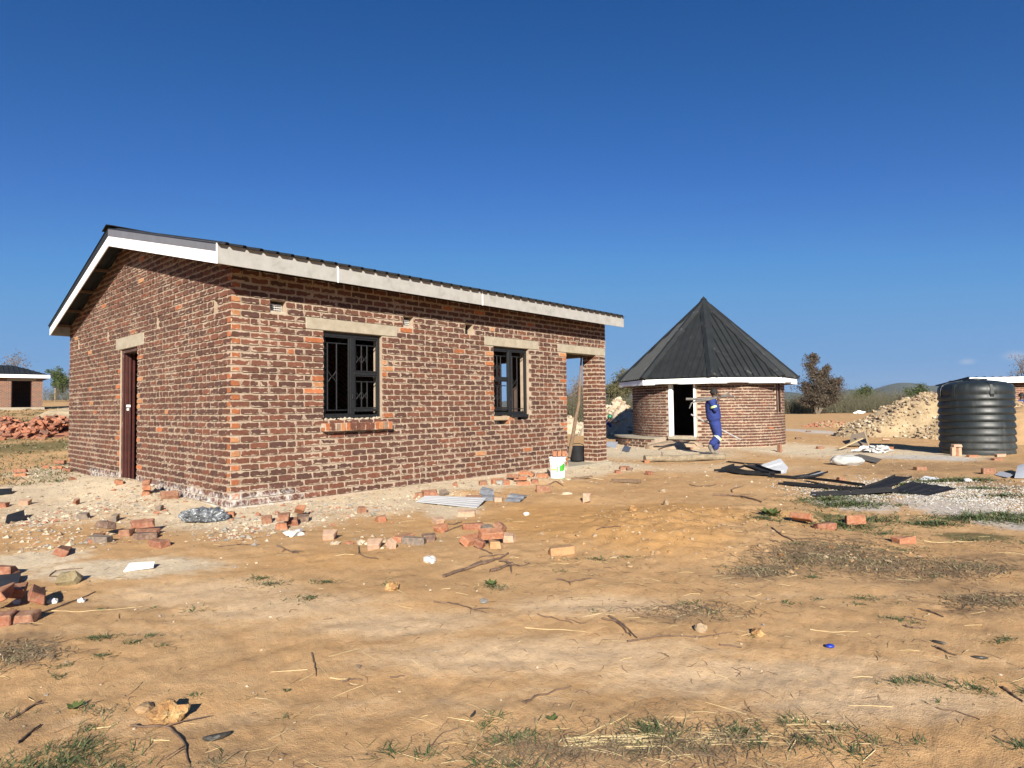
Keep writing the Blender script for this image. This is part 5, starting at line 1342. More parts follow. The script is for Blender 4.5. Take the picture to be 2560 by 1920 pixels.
put_stone(1665, 1262, .05, M['st_tan'], 'pointed tan clod above the ochre hump', (1, .7, .9), 38, 'clod', 'clod')
put_stone(1655, 1230, .055, M['st_tan'], 'pair-like tan lump on the sand above the pointed clod', (1.6, .7, .5), 39, 'clod', 'clod')
put_stone(2419, 1204, .075, M['st_white'], 'smooth white stone on the brown ground at the right', (1.4, .7, .5), 40)
put_stone(1418, 1236, .05, M['st_pale'], 'flat pale stone on the sand right of the dark red brick', (1.6, .7, .5), 41)
put_stone(1210, 1213, .06, M['st_grey'], 'dark grey lump at the left of the brick scatter', (1, .8, .8), 42)
put_stone(1250, 1212, .075, M['st_grey'], 'dark grey mortar lump under the leaning brick', (1, .8, .7), 43)
put_stone(1210, 1505, .03, M['st_grey'], 'flat dark stone lying by the green weed', (1.4, .8, .4), 45)
put_stone(896, 1670, .014, M['st_dark'], 'tiny dark pebble alone on the bare track', (1.5, .9, .7), 46)
for i, (u, v, w) in enumerate([(2087, 1031, .22), (2150, 1034, .34), (2184, 1030, .2), (2062, 1023, .3)]):
    pl = ('between the tall dry tree and its neighbour', 'nearest the stone heap, the longest of them', 'next to the left end of the stone heap', 'under the tall dry tree')[i]
    p = G(u, v); o = link('plastic_bag', ico(w*1.2, 2, .6, 50+i, (1.6, .6, .5)), M['white_pvc'], None, (p.x, p.y, p.z+.12)); tag(o, 'white bag at the scrub edge '+pl, 'bag')

# ------------------------------------------------------------------ paint bucket with bricks on it
bp = G(1394, 1196); bk = empty('paint_bucket', bp, R(10), 'white paint bucket with green label standing by the end of the brick wall', 'bucket')
mb = MB(); mb.lathe([(0, 0), (.118, 0), (.122, .01), (.140, .30), (.146, .30), (.146, .315), (.141, .32), (.142, .345), (.148, .347), (.148, .36)], 40); mb.build('body', [M['white_pvc']], bk, smooth=False)
mb = MB(); mb.lathe([(.150, .345), (.152, .365), (.140, .372), (0, .372)], 40); mb.build('lid', [M['white_pvc']], bk)
GR = simple('green_print', (.06, .42, .04), (.10, .50, .06), .5, 4); YG = simple('lime_print', (.45, .62, .06), (.5, .68, .1), .5, 4); GRD = simple('grey_print', (.3, .31, .33), (.36, .37, .38), .5, 4)
def wrap(name, pts, mat, off=.0015):
    mb = MB()
    def cp(a, z): r = .122+(.140-.122)*(z-.01)/.29+off; return Vector((r*math.sin(a), -r*math.cos(a), z))
    for i in range(len(pts)-1):
        (a0, l0, h0), (a1, l1, h1) = pts[i], pts[i+1]; mb.face([cp(R(a0), l0), cp(R(a1), l1), cp(R(a1), h1), cp(R(a0), h0)])
    mb.build(name, [mat], bk)
wrap('green_label', [(-66, .135, .185), (-40, .125, .205), (-15, .122, .215), (5, .125, .225), (20, .13, .245), (32, .135, .265), (44, .15, .265), (52, .21, .235)], GR)
wrap('lime_band', [(-60, .15, .17), (-40, .145, .17), (-20, .155, .172), (-5, .162, .168)], YG, .003)
wrap('green_rim', [(-70+i*10, .004, .016) for i in range(18)], GR)
wrap('small_print', [(-66, .20, .215), (-50, .20, .215)], GRD); wrap('small_print', [(-66, .225, .235), (-52, .225, .235)], GRD); wrap('small_print', [(-66, .25, .262), (-56, .25, .262)], GRD); wrap('small_print', [(-60, .09, .12), (-54, .09, .12)], M['black_steel'])
for i, z in enumerate((.05, .064, .078, .092)): wrap('small_print', [(0, z, z+.009), (10, z, z+.009), (20, z, z+.009)], GRD)
wrap('small_print', [(-30, .10, .106), (-12, .10, .106)], GRD); wrap('small_print', [(-30, .085, .09), (-16, .085, .09)], GRD)
mb = MB(); mb.tube([(.146*math.sin(a), -.146*math.cos(a)-.004, .325-.11*math.sin((a-R(20))/R(160)*math.pi)) for a in [R(20+i*16) for i in range(11)]], .004, 5); mb.build('handle', [M['flashing']], bk)
for i in range(3):
    o = bpy.data.objects.new('loose_brick', LM[('o', 'full')][0]); col.objects.link(o)
    o.matrix_world = Matrix.Translation(bp+Vector((-.075+.078*i, .03+.004*i, .372+.0551))) @ Matrix.Rotation(R(88), 4, 'Z') @ Matrix.Rotation(R(90), 4, 'X')
    tag(o, ('left', 'middle', 'right')[i]+' brick of the three standing on the lid of the paint bucket', 'brick')

# ------------------------------------------------------------------ sheets, boards, bags
M['metal_white'] = simple('pale_sheet_metal', (.58, .60, .62), (.74, .75, .76), .45, 5, metal=.2); M['sheet_black'] = simple('black_sheet', (.012, .012, .014), (.03, .03, .034), .75, 6, spec=.2)
def plate(name, label, cat, pts, mat, th=.003, group=None, wav=0, nw=0, lift=0, back=None):
    """thin sheet given by its 4 corners on the ground (photo look-up) + corner heights, optionally corrugated"""
    P = [G(u, v)+ZZ*(h+.01+lift) for u, v, h in pts]
    c = sum(P, Vector())/4; n = max(8, nw*6) if nw else 8; mb = MB()
    rows = 6; g = []
    for i in range(n+1):
        s = i/n; r_ = []
        for j in range(rows+1):
            t = j/rows; p = (P[0]*(1-s)+P[1]*s)*(1-t)+(P[3]*(1-s)+P[2]*s)*t
            z = wav*max(0, math.sin(s*nw*2*math.pi)) if nw else 0
            z += .006*float(vn(p.x*5, p.y*5)); r_.append(p-c+ZZ*z)
        g.append(r_)
    for i in range(n):
        for j in range(rows):
            q = [g[i][j], g[i+1][j], g[i+1][j+1], g[i][j+1]]; nn = (q[1]-q[0]).cross(q[3]-q[0])
            if nn.z < 0: q.reverse()
            mb.face(q); mb.face([p-ZZ*th for p in q[::-1]], 1 if back else 0)
    for seq in ([g[i][0] for i in range(n+1)], [g[i][rows] for i in range(n+1)], g[0], g[n]):
        for a, b in zip(seq[:-1], seq[1:]): mb.face([a, b, b-ZZ*th, a-ZZ*th])
    o = mb.build(name, [mat]+([back] if back else []), None, loc=c); return tag(o, label, cat, group)
plate('corrugated_sheet', 'dirty white corrugated sheet lying on the sand in front of the long wall', 'metal sheet', [(1040, 1256, 0), (1064, 1246, .03), (1218, 1257, .06), (1193, 1272, .0)], M['metal_white'], .004, nw=5, wav=.008)
# the upright cut-off of roof sheet
def panel(name, label, cat, pts, mat, back=None, th=.002):
    P = [Vector(p) for p in pts]; c = sum(P, Vector())/len(P); mb = MB(); nn = (P[1]-P[0]).cross(P[2]-P[0]).normalized()
    mb.prism([p-c for p in P], nn*th); o = mb.build(name, [mat], None, loc=c); return tag(o, label, cat)
d_ = 11.6
def A3(u, v, d): return at(u, v, d)
pA = [A3(1903, 1162, 11.9), A3(1951, 1146, 12.15), A3(1970, 1168, 12.0), A3(1962, 1194, 11.35), A3(1926, 1193, 11.35)]
pn = panel('roof_sheet_offcut', 'cut piece of white roofing sheet propped up on the black strips', 'metal sheet', pA, M['metal_white'])
mb = MB()
for k in (.28, .72):
    a = pA[0]+(pA[4]-pA[0])*k; b = pA[1]+(pA[3]-pA[1])*k*.95; mb.tube([a-pn.location+Vector((0, -.008, .004)), b-pn.location+Vector((0, -.008, .004))], .012, 5)
mb.build('fold', [M['metal_white']], pn)
def strip(label, pts, w=.12, h=.035, white=False, name='metal_strip'):
    """long folded flashing lying on the ground: flat flange and an upright one"""
    P = [G(u, v)+ZZ*(.012+dz) for u, v, dz in pts]; c = P[0].copy(); mb = MB()
    for i in range(len(P)-1):
        d = (P[i+1]-P[i]); dn = d.normalized(); s = Vector((-dn.y, dn.x, 0))
        if s.y < 0: s = -s
        mb.prism([P[i]-c, P[i]-c+s*w, P[i]-c+s*w+ZZ*.004, P[i]-c+ZZ*.004], d); mb.prism([P[i]-c+s*w*.97, P[i]-c+s*w, P[i]-c+s*w+ZZ*h, P[i]-c+s*w*.97+ZZ*h], d)
        mb.prism([P[i]-c-s*.012, P[i]-c, P[i]-c+ZZ*h*.8, P[i]-c-s*.012+ZZ*h*.8], d)
        if white: mb.prism([P[i]-c+s*w*.15+ZZ*.006, P[i]-c+s*w*.85+ZZ*.006, P[i]-c+s*w*.85+ZZ*.009, P[i]-c+s*w*.15+ZZ*.009], d, 1)
    return tag(mb.build(name, [M['sheet_black'], M['metal_white']], None, loc=c), label, 'metal strip', 'black metal strips lying on the ground')
strip('crumpled black strip pointing left from the propped white sheet', [(1786, 1180, .0), (1815, 1182, .03), (1850, 1187, .01), (1926, 1192, .01)], .2, .05)
strip('upper black strip with ragged end behind the crumpled one', [(1830, 1183, .03), (1862, 1180, .09), (1905, 1188, .03), (1925, 1190, .02)], .22, .05)
strip('narrow black strip from the log end to the propped white sheet', [(1816, 1156, 0), (1860, 1161, .0), (1906, 1163, .0)], .05, .02)
strip('short grey black strip beneath the narrow one', [(1871, 1170, 0), (1906, 1171, .03)], .2, .03)
strip('black strip with a white face running right from the propped sheet', [(1921, 1194, .0), (1990, 1199, .0), (2040, 1195, .02), (2069, 1189, .04)], .12, .035, True)
strip('longest black strip crossing the middle of the metal scraps', [(1946, 1212, .0), (2030, 1221, .01), (2110, 1228, .01), (2200, 1234, .01)], .14, .035, True)
strip('thin black strip lying across the longest one', [(2012, 1204, .03), (2080, 1215, .05), (2150, 1224, .04)], .1, .03)
strip('front strip with white upper face along the edge of the grass', [(2040, 1243, .0), (2140, 1240, .01), (2243, 1236, .03)], .13, .045, True)
strip('angled black strip left of the large black sheet', [(2195, 1231, .02), (2240, 1223, .06), (2278, 1212, .10)], .22, .03)
plate('black_sheet', 'large bent black sheet lying on the gravel before the tank', 'metal sheet', [(2216, 1232, .01), (2321, 1240, .0), (2392, 1224, .01), (2277, 1214, .05)], M['sheet_black'], .003, nw=4, wav=.012)
plate('rubber_sheet', 'flat dark grey sheet on the ground behind the white sack', 'sheet', [(2119, 1141, .0), (2192, 1160, .01), (2205, 1150, .01), (2150, 1136, .0)], simple('dusty_rubber', (.10, .085, .07), (.2, .17, .14), .9, 5), .006)
plate('white_board', 'thin white board lying in the left foreground sand', 'board', [(309, 1430, .0), (324, 1417, .02), (387, 1417, .03), (383, 1424, .012)], M['white_pvc'], .008)
plate('metal_scrap', 'pale metal scrap lying flat at the right edge', 'metal sheet', [(2486, 1188, .0), (2500, 1182, .02), (2535, 1190, .02), (2520, 1196, .0)], M['metal_white'], .004)
plate('metal_scrap', 'crumpled pale sheet standing up at the right edge', 'metal sheet', [(2536, 1196, .0), (2545, 1182, .12), (2575, 1180, .16), (2580, 1196, .0)], M['metal_white'], .004)
plate('metal_scrap', 'flat white strip on the brown ground before the tank', 'metal sheet', [(2298, 1200, .0), (2312, 1193, .01), (2350, 1199, .015), (2344, 1203, .0)], M['white_pvc'], .005)
plate('metal_scrap', 'bent dark and white metal piece right of the tank foot', 'metal sheet', [(2541, 1112, .0), (2541, 1092, .12), (2585, 1090, .12), (2585, 1112, .0)], M['metal_white'], .01)
plate('cement_bag', 'pink and white paper sack crumpled in front of the hut ledge', 'bag', [(1586, 1116, .0), (1600, 1100, .10), (1628, 1098, .12), (1636, 1114, .0)], simple('pink_sack', (.55, .30, .28), (.80, .72, .68), .8, 5, stops=[(.45, (.5, .25, .23)), (.55, (.78, .72, .68))]), .03)
plate('cement_bag', 'flat pale sack left of the pink one in front of the hut ledge', 'bag', [(1566, 1112, .0), (1575, 1100, .07), (1595, 1100, .06), (1592, 1114, .0)], M['st_white'], .03)
plate('board', 'grey board lying at the left edge of the rubble strip', 'board', [(-10, 1240, .0), (-8, 1230, .04), (30, 1230, .05), (28, 1236, .02)], M['sheet_black'], .02)
plate('black_cloth', 'black cloth folded on the rubble at the left edge', 'cloth', [(12, 1312, .0), (18, 1297, .04), (60, 1291, .07), (62, 1302, .02)], M['sheet_black'], .012)
plate('black_board', 'black wooden board lying beside the near left brick cluster', 'board', [(-20, 1475, .0), (-20, 1452, .03), (52, 1447, .03), (44, 1466, .01)], simple('charred_board', (.015, .015, .016), (.04, .04, .042), .6, 6, bmp=.3), .03)
plate('grey_cloth', 'scrap of grey plastic behind the right end of the white sheet', 'plastic', [(1192, 1252, .0), (1206, 1236, .10), (1232, 1238, .08), (1238, 1252, .0)], simple('grey_film', (.10, .11, .13), (.35, .36, .38), .35, 9), .01, nw=2, wav=.04)
plate('grey_cloth', 'flat torn grey plastic right of the upright pale brick', 'plastic', [(1262, 1254, .0), (1278, 1244, .05), (1318, 1244, .02), (1300, 1256, .0)], simple('grey_film_b', (.12, .14, .18), (.40, .42, .45), .35, 9), .008, nw=2, wav=.02)
plate('grey_cloth', 'small grey plastic scrap on the path left of the log', 'plastic', [(1554, 1128, .0), (1562, 1118, .06), (1578, 1122, .03), (1572, 1130, .0)], simple('grey_film_c', (.06, .065, .07), (.2, .2, .2), .4, 9), .01)
plate('sheet_scrap', 'white bent sheet at the right of the porch pillar', 'metal sheet', [(1516, 1118, .02), (1518, 1112, .1), (1545, 1110, .06), (1540, 1120, .0)], M['metal_white'], .006)
# planks and boards of the scrap heap left of the tank
def plank(label, a, b, w=.1, t=.03, mat='timber_pale', name='plank', cat='plank'):
    A_, B_ = G(*a[:2])+ZZ*a[2], G(*b[:2])+ZZ*b[2]; d = B_-A_; s = d.cross(ZZ).normalized()*w; mb = MB(); mb.bevbox(Vector((0, 0, 0)), d, s, ZZ*t, .004); return tag(mb.build(name, [M[mat]], None, loc=A_), label, cat)
plank('yellow plank sloping over the scrap heap left of the tank', (2092, 1126, .03), (2152, 1124, .30))
plank('short upright board end on the scrap heap', (2170, 1122, .05), (2160, 1112, .4), .05)
plate('board', 'brown cardboard sheet leaning on the yellow plank', 'board', [(2124, 1118, .05), (2128, 1104, .22), (2168, 1100, .30), (2172, 1118, .06)], simple('cardboard', (.30, .22, .14), (.42, .32, .21), .9, 4), .01)
M['bagw'] = simple('dirty_white_bag', (.42, .42, .42), (.70, .70, .70), .7, 7, bmp=.4, bdist=.02)
o = link('white_bag', ico(.15, 3, 1.3, 71, (1.5, .8, .6), fq=2.6), M['bagw'], None, G(2198, 1132)+ZZ*.1); tag(o, 'crumpled white bag at the foot of the scrap heap', 'bag')
o = link('white_bag', ico(.16, 3, .9, 72, (1.8, .7, .5)), M['st_white'], None, G(2168, 1130)+ZZ*.06); tag(o, 'flat pale bag pressed under the scrap heap', 'bag')
def sackmesh():
    me = ico(1, 4, .16, 8, (1, 1, 1)); 
    for v in me.vertices:
        x, y, z = v.co; k = 1-.35*abs(x)**3; v.co = Vector((math.copysign(abs(x)**.8, x)*.33, y*.19*k, z*.115*k+.012*math.sin(x*9+y*5)))
    me.polygons.foreach_set('use_smooth', [True]*len(me.polygons)); return me
o = link('full_sack', sackmesh(), simple('woven_sack', (.42, .42, .40), (.60, .60, .57), .75, 8, bmp=.4, bdist=.01), None, G(2118, 1164)+ZZ*.10); o.rotation_euler = (0, 0, R(-6)); tag(o, 'full white woven sack lying on the ground right of the metal scraps', 'sack')
# timber scraps on the path
plank('dark charred timber piece on the sand right of the bucket', (1532, 1204, .0), (1604, 1207, .0), .07, .05, 'timber', 'timber_offcut', 'timber')
plank('thin dark stick with yellow tip right of the bucket', (1428, 1199, .0), (1478, 1196, .02), .05, .03, 'timber', 'timber_offcut', 'timber')
plank('pale splinter lying across the dark stick', (1462, 1196, .02), (1510, 1200, .0), .03, .012, 'timber_pale', 'timber_offcut', 'timber')
# crumpled plastic by the house corner
def plastic():
    bm = bmesh.new(); bmesh.ops.create_icosphere(bm, subdivisions=5, radius=1)
    for v in bm.verts:
        a = v.co.copy(); k = 1+.35*mnoise.noise(a*1.4+Vector((3, 1, 2))); n1 = abs(mnoise.noise(a*3.2)); n2 = abs(mnoise.noise(a*7+Vector((5, 5, 5))))
        k += .30*(n1-.2)+.14*(n2-.15); v.co = Vector((a.x*k*.20, a.y*k*.125, max(a.z, -.3)*k*.115))
    me = bpy.data.meshes.new('plastic'); bm.to_mesh(me); bm.free(); return me
def film():
    m, n, l, bs = newmat('dusty_clear_film'); tc = n.new('ShaderNodeTexCoord'); t = noise(n, l, 9, 5, .7, tc.outputs['Object'])
    r = ramp(n, [(.35, (.03, .034, .04)), (.52, (.15, .165, .18)), (.72, (.42, .44, .46))]); l.new(t.outputs[0], r.inputs[0]); l.new(r.outputs[0], bs.inputs['Base Color'])
    bs.inputs['Roughness'].default_value = .28; bs.inputs['Specular IOR Level'].default_value = .6; t2 = noise(n, l, 22, 4, .6, tc.outputs['Object']); bump(n, l, t2.outputs[0], .8, .02, bs); return m
M['film'] = film()
o = link('plastic_wrap', plastic(), M['film'], None, G(512, 1303)+ZZ*.045); o.rotation_euler = (0, 0, R(15)); tag(o, 'crumpled grey transparent plastic at the near corner of the brick house', 'plastic')
# log
la, lb_ = G(1612, 1156)+ZZ*.075, G(1812, 1150)+ZZ*.075
lg = empty('log', la, 0, 'long bark covered log lying on the path in front of the hut', 'log')
d = lb_-la; mb = MB(); pts = [d*k+Vector((0, .04*math.sin(k*7), .012*math.sin(k*11))) for k in np.linspace(0, 1, 12)]
mb.tube(pts, [.088, .082, .075, .078, .074, .077, .072, .075, .072, .07, .072, .074], 12); mb.build('trunk', [simple('log_bark', (.20, .155, .10), (.42, .34, .23), .95, 10, bmp=.8, bdist=.02)], lg, smooth=False)
mb = MB(); mb.lathe([(0, 0), (.066, 0)], 16); o = mb.build('sawn_end', [simple('fresh_wood', (.66, .54, .28), (.78, .68, .42), .8, 8)], lg); o.location = d+d.normalized()*.004; o.rotation_euler = d.to_track_quat('Z', 'Y').to_euler()
mb = MB(); mb.tube([d*.22+Vector((0, 0, .06)), d*.22+Vector((-.02, -.02, .15))], [.02, .014], 6); mb.build('stub', [M['bark']], lg)
# prop pole and black drum in the porch
pb = at(1422, 1143, 13.4); pp = [at(1422, 1143, 13.0), at(1432, 1090, 13.05), at(1440, 1042, 13.1), at(1447, 1010, 13.15), at(1450, 950, 13.2), at(1453, 900, 13.25), at(1454, 884, 13.25)]
po = empty('prop_pole', pp[0], 0, 'crooked bark pole propped up inside the porch opening', 'pole')
mb = MB(); mb.tube([p-pp[0] for p in pp], [.04, .038, .036, .032, .024, .018, .015], 8); mb.build('pole', [M['timber']], po)
mb = MB(); mb.tube([pp[2]-pp[0], pp[2]-pp[0]+Vector((-.05, -.02, -.2)), pp[1]-pp[0]+Vector((-.03, -.02, -.0))], [.012, .01, .006], 5); mb.tube([pp[1]-pp[0], pp[1]-pp[0]+Vector((.12, 0, .03))], [.02, .012], 5); mb.build('twig', [M['bark']], po)
db = at(1443, 1145, 13.5); db.z = .06
dr = empty('black_drum', db, 0, 'cut-off black drum standing in the porch beside the pillar', 'drum')
mb = MB(); mb.lathe([(0, .0), (.145, 0), (.15, .02), (.152, .30), (.148, .31), (.13, .31), (.13, .28), (0, .28)], 28); mb.build('body', [M['sheet_black']], dr)
mb = MB(); mb.tube([(.14*math.cos(a), -.05, .31+.06*math.sin(a)) for a in np.linspace(0, math.pi, 9)], .008, 5); mb.build('handle', [M['sheet_black']], dr)

# ------------------------------------------------------------------ people
def skinmesh(V, E_, Rr, sub=2, name='body', boxy=None):
    me = bpy.data.meshes.new(name); me.from_pydata(V, E_, []); o = bpy.data.objects.new(name, me); col.objects.link(o)
    sk = o.modifiers.new('skin', 'SKIN'); sk.use_smooth_shade = True; sv = me.skin_vertices[0].data if me.skin_vertices else None
    if sv is None:
        bm = bmesh.new(); bm.from_mesh(me); bm.verts.layers.skin.verify(); bm.to_mesh(me); bm.free(); sv = me.skin_vertices[0].data
    for i, r in enumerate(Rr): sv[i].radius = r if hasattr(r, '__len__') else (r, r)
    sv[0].use_root = True
    if sub: ss = o.modifiers.new('s', 'SUBSURF'); ss.levels = ss.render_levels = sub
    dg = bpy.context.evaluated_depsgraph_get(); m2 = bpy.data.meshes.new_from_object(o.evaluated_get(dg))
    bpy.data.objects.remove(o); m2.polygons.foreach_set('use_smooth', [True]*len(m2.polygons)); return m2
M['skin'] = simple('dark_skin', (.075, .040, .027), (.12, .065, .043), .6, 9)
def cloth(name, c1, c2):
    m = simple(name, c1, c2, .85, 7); n, l = m.node_tree.nodes, m.node_tree.links
    tc = n.new('ShaderNodeTexCoord'); t = noise(n, l, 9, 3, .5, tc.outputs['Object'], 1.2); bump(n, l, t.outputs[0], .9, .03, n['Principled BSDF']); return m
M['overall'] = cloth('blue_overall', (.012, .026, .16), (.026, .055, .27)); M['lime'] = simple('lime_band', (.55, .80, .22), (.66, .88, .34), .5, 9)
M['silver'] = simple('silver_band', (.62, .64, .64), (.72, .74, .74), .4, 9); M['boot'] = simple('dusty_boot', (.10, .085, .07), (.34, .30, .25), .8, 12); M['hair'] = simple('black_hair', (.012, .009, .008), (.02, .016, .014), .8, 20)
def hand(mbV, base, d, palm_n, s=1.): ...
def person(label, origin, J, bands=True, hat=None, top='overall', boots=True, rz=0, group=None):
    """J: joints in metres relative to origin. Body is one skinned surface; clothes and hair are its own meshes."""
    t = empty('person', origin, rz, label, 'person', group); V = {k: Vector(v) for k, v in J.items()}
    hd, nk, ch, pe = V['head'], V['neck'], V['chest'], V['pelvis']
    up = (hd-nk).normalized(); fwd = Vector(J.get('face', (1, 0, 0))).normalized()
    vs = [pe, ch, nk, nk+up*.07, hd-up*.02, hd+up*.07, V['shn'], V['eln'], V['wrn'], V['shf'], V['elf'], V['wrf'], V['knn'], V['ann'], V['knf'], V['anf'], V['hipn'], V['hipf']]
    ed = [(0, 1), (1, 2), (2, 3), (3, 4), (4, 5), (2, 6), (6, 7), (7, 8), (2, 9), (9, 10), (10, 11), (0, 16), (16, 12), (12, 13), (0, 17), (17, 14), (14, 15)]
    rr = [.06, (.10, .12), .055, .052, .088, .075, .05, .04, .027, .05, .04, .027, .055, .036, .055, .036, .06, .06]
    body = link('body', skinmesh([tuple(v) for v in vs], ed, rr, 2), M['skin'], t)
    # nose, ears, jaw
    mb = MB(); side = fwd.cross(up)
    mb.tube([hd+fwd*.085+up*.03, hd+fwd*.115-up*.01, hd+fwd*.09-up*.02], [.008, .016, .012], 6); 
    for q in (-1, 1): mb.tube([hd+side*.082*q+up*.02, hd+side*.09*q-up*.02], [.02, .014], 6)
    mb.tube([hd+fwd*.075-up*.05+side*.02, hd+fwd*.075-up*.05-side*.02], .012, 6); mb.build('face', [M['skin']], t)
    me = ico(.098, 3, .06, 4, (1, 1, 1), 'hair'); h = link('hair', me, M['hair'] if not hat else M['hair'], t, hd+up*.045-fwd*.02)
    if hat:
        mb = MB(); mb.lathe([(.118, 0), (.118, .035), (.105, .085), (.06, .125), (0, .135)], 20); mb.tube([fwd*.10+side*.08, fwd*.17, fwd*.10-side*.08], .012, 5); o = mb.build('helmet', [hat], t, smooth=True); o.location = hd+up*.05
    # hands: palm with four fingers and a thumb
    for key, wr, el in (('n', V['wrn'], V['eln']), ('f', V['wrf'], V['elf'])):
        d = (wr-el).normalized(); s = d.cross(Vector((0, 1, .2))).normalized(); pn = d.cross(s)
        hv = [tuple(wr), tuple(wr+d*.05), tuple(wr+d*.085)]; he = [(0, 1), (1, 2)]; hr = [.026, (.04, .02), (.036, .017)]
        for i in range(4):
            b = wr+d*.085+s*(.027-.018*i); L = (.035, .042, .04, .03)[i]; k = len(hv)
            hv += [tuple(b), tuple(b+d*L+pn*.012), tuple(b+d*L*1.1+pn*(.012+L*.9))]; he += [(2, k), (k, k+1), (k+1, k+2)]; hr += [.0095, .009, .008]
        k = len(hv); hv += [tuple(wr+d*.03+s*.034), tuple(wr+d*.06+s*.05+pn*.02), tuple(wr+d*.085+s*.04+pn*.04)]; he += [(1, k), (k, k+1), (k+1, k+2)]; hr += [.011, .010, .009]
        link('hand', skinmesh(hv, he, hr, 1, 'hand'), M['skin'], t)
    # jacket
    wz = pe+(ch-pe)*-.05
    jv = [wz-Vector((0, 0, .05)), pe+(ch-pe)*.45, ch, nk-up*.035, V['shn'], V['shn']+(V['eln']-V['shn'])*.5, V['eln'], V['eln']+(V['wrn']-V['eln'])*(.72), V['shf'], V['shf']+(V['elf']-V['shf'])*.5, V['elf'], V['elf']+(V['wrf']-V['elf'])*.86]
    je = [(0, 1), (1, 2), (2, 3), (3, 4), (4, 5), (5, 6), (6, 7), (3, 8), (8, 9), (9, 10), (10, 11)]
    jr = [(.19, .20), (.18, .195), (.185, .20), .095, .083, .078, .070, .062, .083, .078, .070, .062]
    link('jacket', skinmesh([tuple(v) for v in jv], je, jr, 2), M[top], t)
    tv = [pe+Vector((0, 0, .09)), pe-Vector((0, 0, .02)), V['hipn'], V['hipn']+(V['knn']-V['hipn'])*.5, V['knn'], V['knn']+(V['ann']-V['knn'])*.55, V['ann']+(V['knn']-V['ann'])*.1, V['hipf'], V['hipf']+(V['knf']-V['hipf'])*.5, V['knf'], V['knf']+(V['anf']-V['knf'])*.55, V['anf']+(V['knf']-V['anf'])*.1]
    te = [(0, 1), (1, 2), (2, 3), (3, 4), (4, 5), (5, 6), (1, 7), (7, 8), (8, 9), (9, 10), (10, 11)]
    tr = [.175, .17, .14, .12, .102, .096, .088, .14, .12, .102, .096, .088]
    link('trousers', skinmesh([tuple(v) for v in tv], te, tr, 2), M['overall'], t)
    for ak, tk in (('ann', 'ton'), ('anf', 'tof')):
        a, b = V[ak], V[tk]; dd = (b-a); mid = a+dd*.6
        bv = [tuple(a+Vector((0, 0, .06))), tuple(a-Vector((0, 0, .02))), tuple(mid), tuple(b)]; be = [(0, 1), (1, 2), (2, 3)]; k = len(bv)
        hl_ = a-Vector(dd.normalized())*.06-Vector((0, 0, .01)); bv.append(tuple(hl_)); be.append((1, k))
        link('boot', skinmesh(bv, be, [.055, .055, .052, .042, .045], 2, 'boot'), M['boot'], t)
    if bands:
        def band(p, q, k, r, w=.05, m='lime'):
            c = p+(q-p)*k; d = (q-p).normalized(); mb = MB(); mb.tube([c-d*w/2, c+d*w/2], r, 20, cap=False); mb.build('reflective_band', [M[m]], t)
        band(V['shn'], V['eln'], .55, .082); band(V['shf'], V['elf'], .55, .082)
        for a, b in (('knn', 'ann'), ('knf', 'anf')): band(V[a], V[b], .10, .112, .035); band(V[a], V[b], .18, .113, .03, 'silver')
        band(ch, nk, .1, .0, .0) if False else None
    return t
WD = 15.9; wz0 = ghs((1790-CU)/FPX*WD, WD); MP = WD/FPX
def pj(a, b, dy=0):   # joint read off the photo's figure (enlarged 7.545x), in metres from the standing point
    u, v = 1680+a/7.545, 940+b/7.545; return ((u-1790)*MP, dy, (1138.5-v)*MP)
J = dict(head=pj(800, 345), neck=pj(785, 440), chest=pj(748, 560), pelvis=pj(785, 850), shn=pj(705, 485, -.17), eln=pj(752, 690, -.24), wrn=pj(825, 470, -.17),
         shf=pj(775, 480, .17), elf=pj(760, 700, .26), wrf=pj(830, 880, .24), hipn=pj(780, 890, -.09), knn=pj(835, 1150, -.10), ann=pj(650, 1335, -.12), ton=pj(722, 1462, -.12),
         hipf=pj(800, 890, .09), knf=pj(855, 1160, .08), anf=pj(790, 1440, .06), tof=pj(868, 1480, .05), face=(1, -.15, -.05))
wp = Vector(((1790-CU)/FPX*WD, WD, wz0)); person('man in blue overalls with lime bands walking right past the round hut, carrying poles', wp, J)
def pole(name, label, pts, rad, mat, n=8):
    P = [wp+Vector(p) for p in pts]; c = P[0].copy(); mb = MB(); mb.tube([p-c for p in P], rad, n); return tag(mb.build(name, [mat], None, loc=c), label, 'pole')
GP = simple('weathered_grey_pole', (.10, .095, .085), (.22, .20, .18), .7, 9)
pole('shoulder_pole', 'thicker grey pole lying across the shoulder of the walking man', [pj(215, 440, -.2), pj(420, 442, -.2), pj(740, 425, -.13), pj(1000, 375, -.05), pj(1080, 330, 0)], [.034, .03, .032, .026, .02], GP)
pole('shoulder_pole', 'crooked branch below the thicker pole on the shoulder of the man', [pj(255, 615, -.3), pj(300, 520, -.28), pj(400, 480, -.26), pj(640, 455, -.2), pj(900, 400, -.12), pj(1130, 395, -.1), pj(1180, 480, -.1)], [.012, .02, .026, .028, .026, .022, .012], GP)
pole('shoulder_pole', 'thin forked stick sticking out in front of the man', [pj(700, 432, .02), pj(880, 392, .02), pj(1010, 385, .04), pj(1070, 345, .04)], [.018, .018, .014, .008], GP)
pole('metal_pipe', 'straight pale metal pipe held low behind the walking man', [pj(390, 730, .20), pj(650, 872, .21), pj(890, 985, .22), pj(1335, 1225, .24)], .019, simple('galvanised_pipe', (.5, .5, .5), (.68, .68, .68), .4, 9, metal=.4))
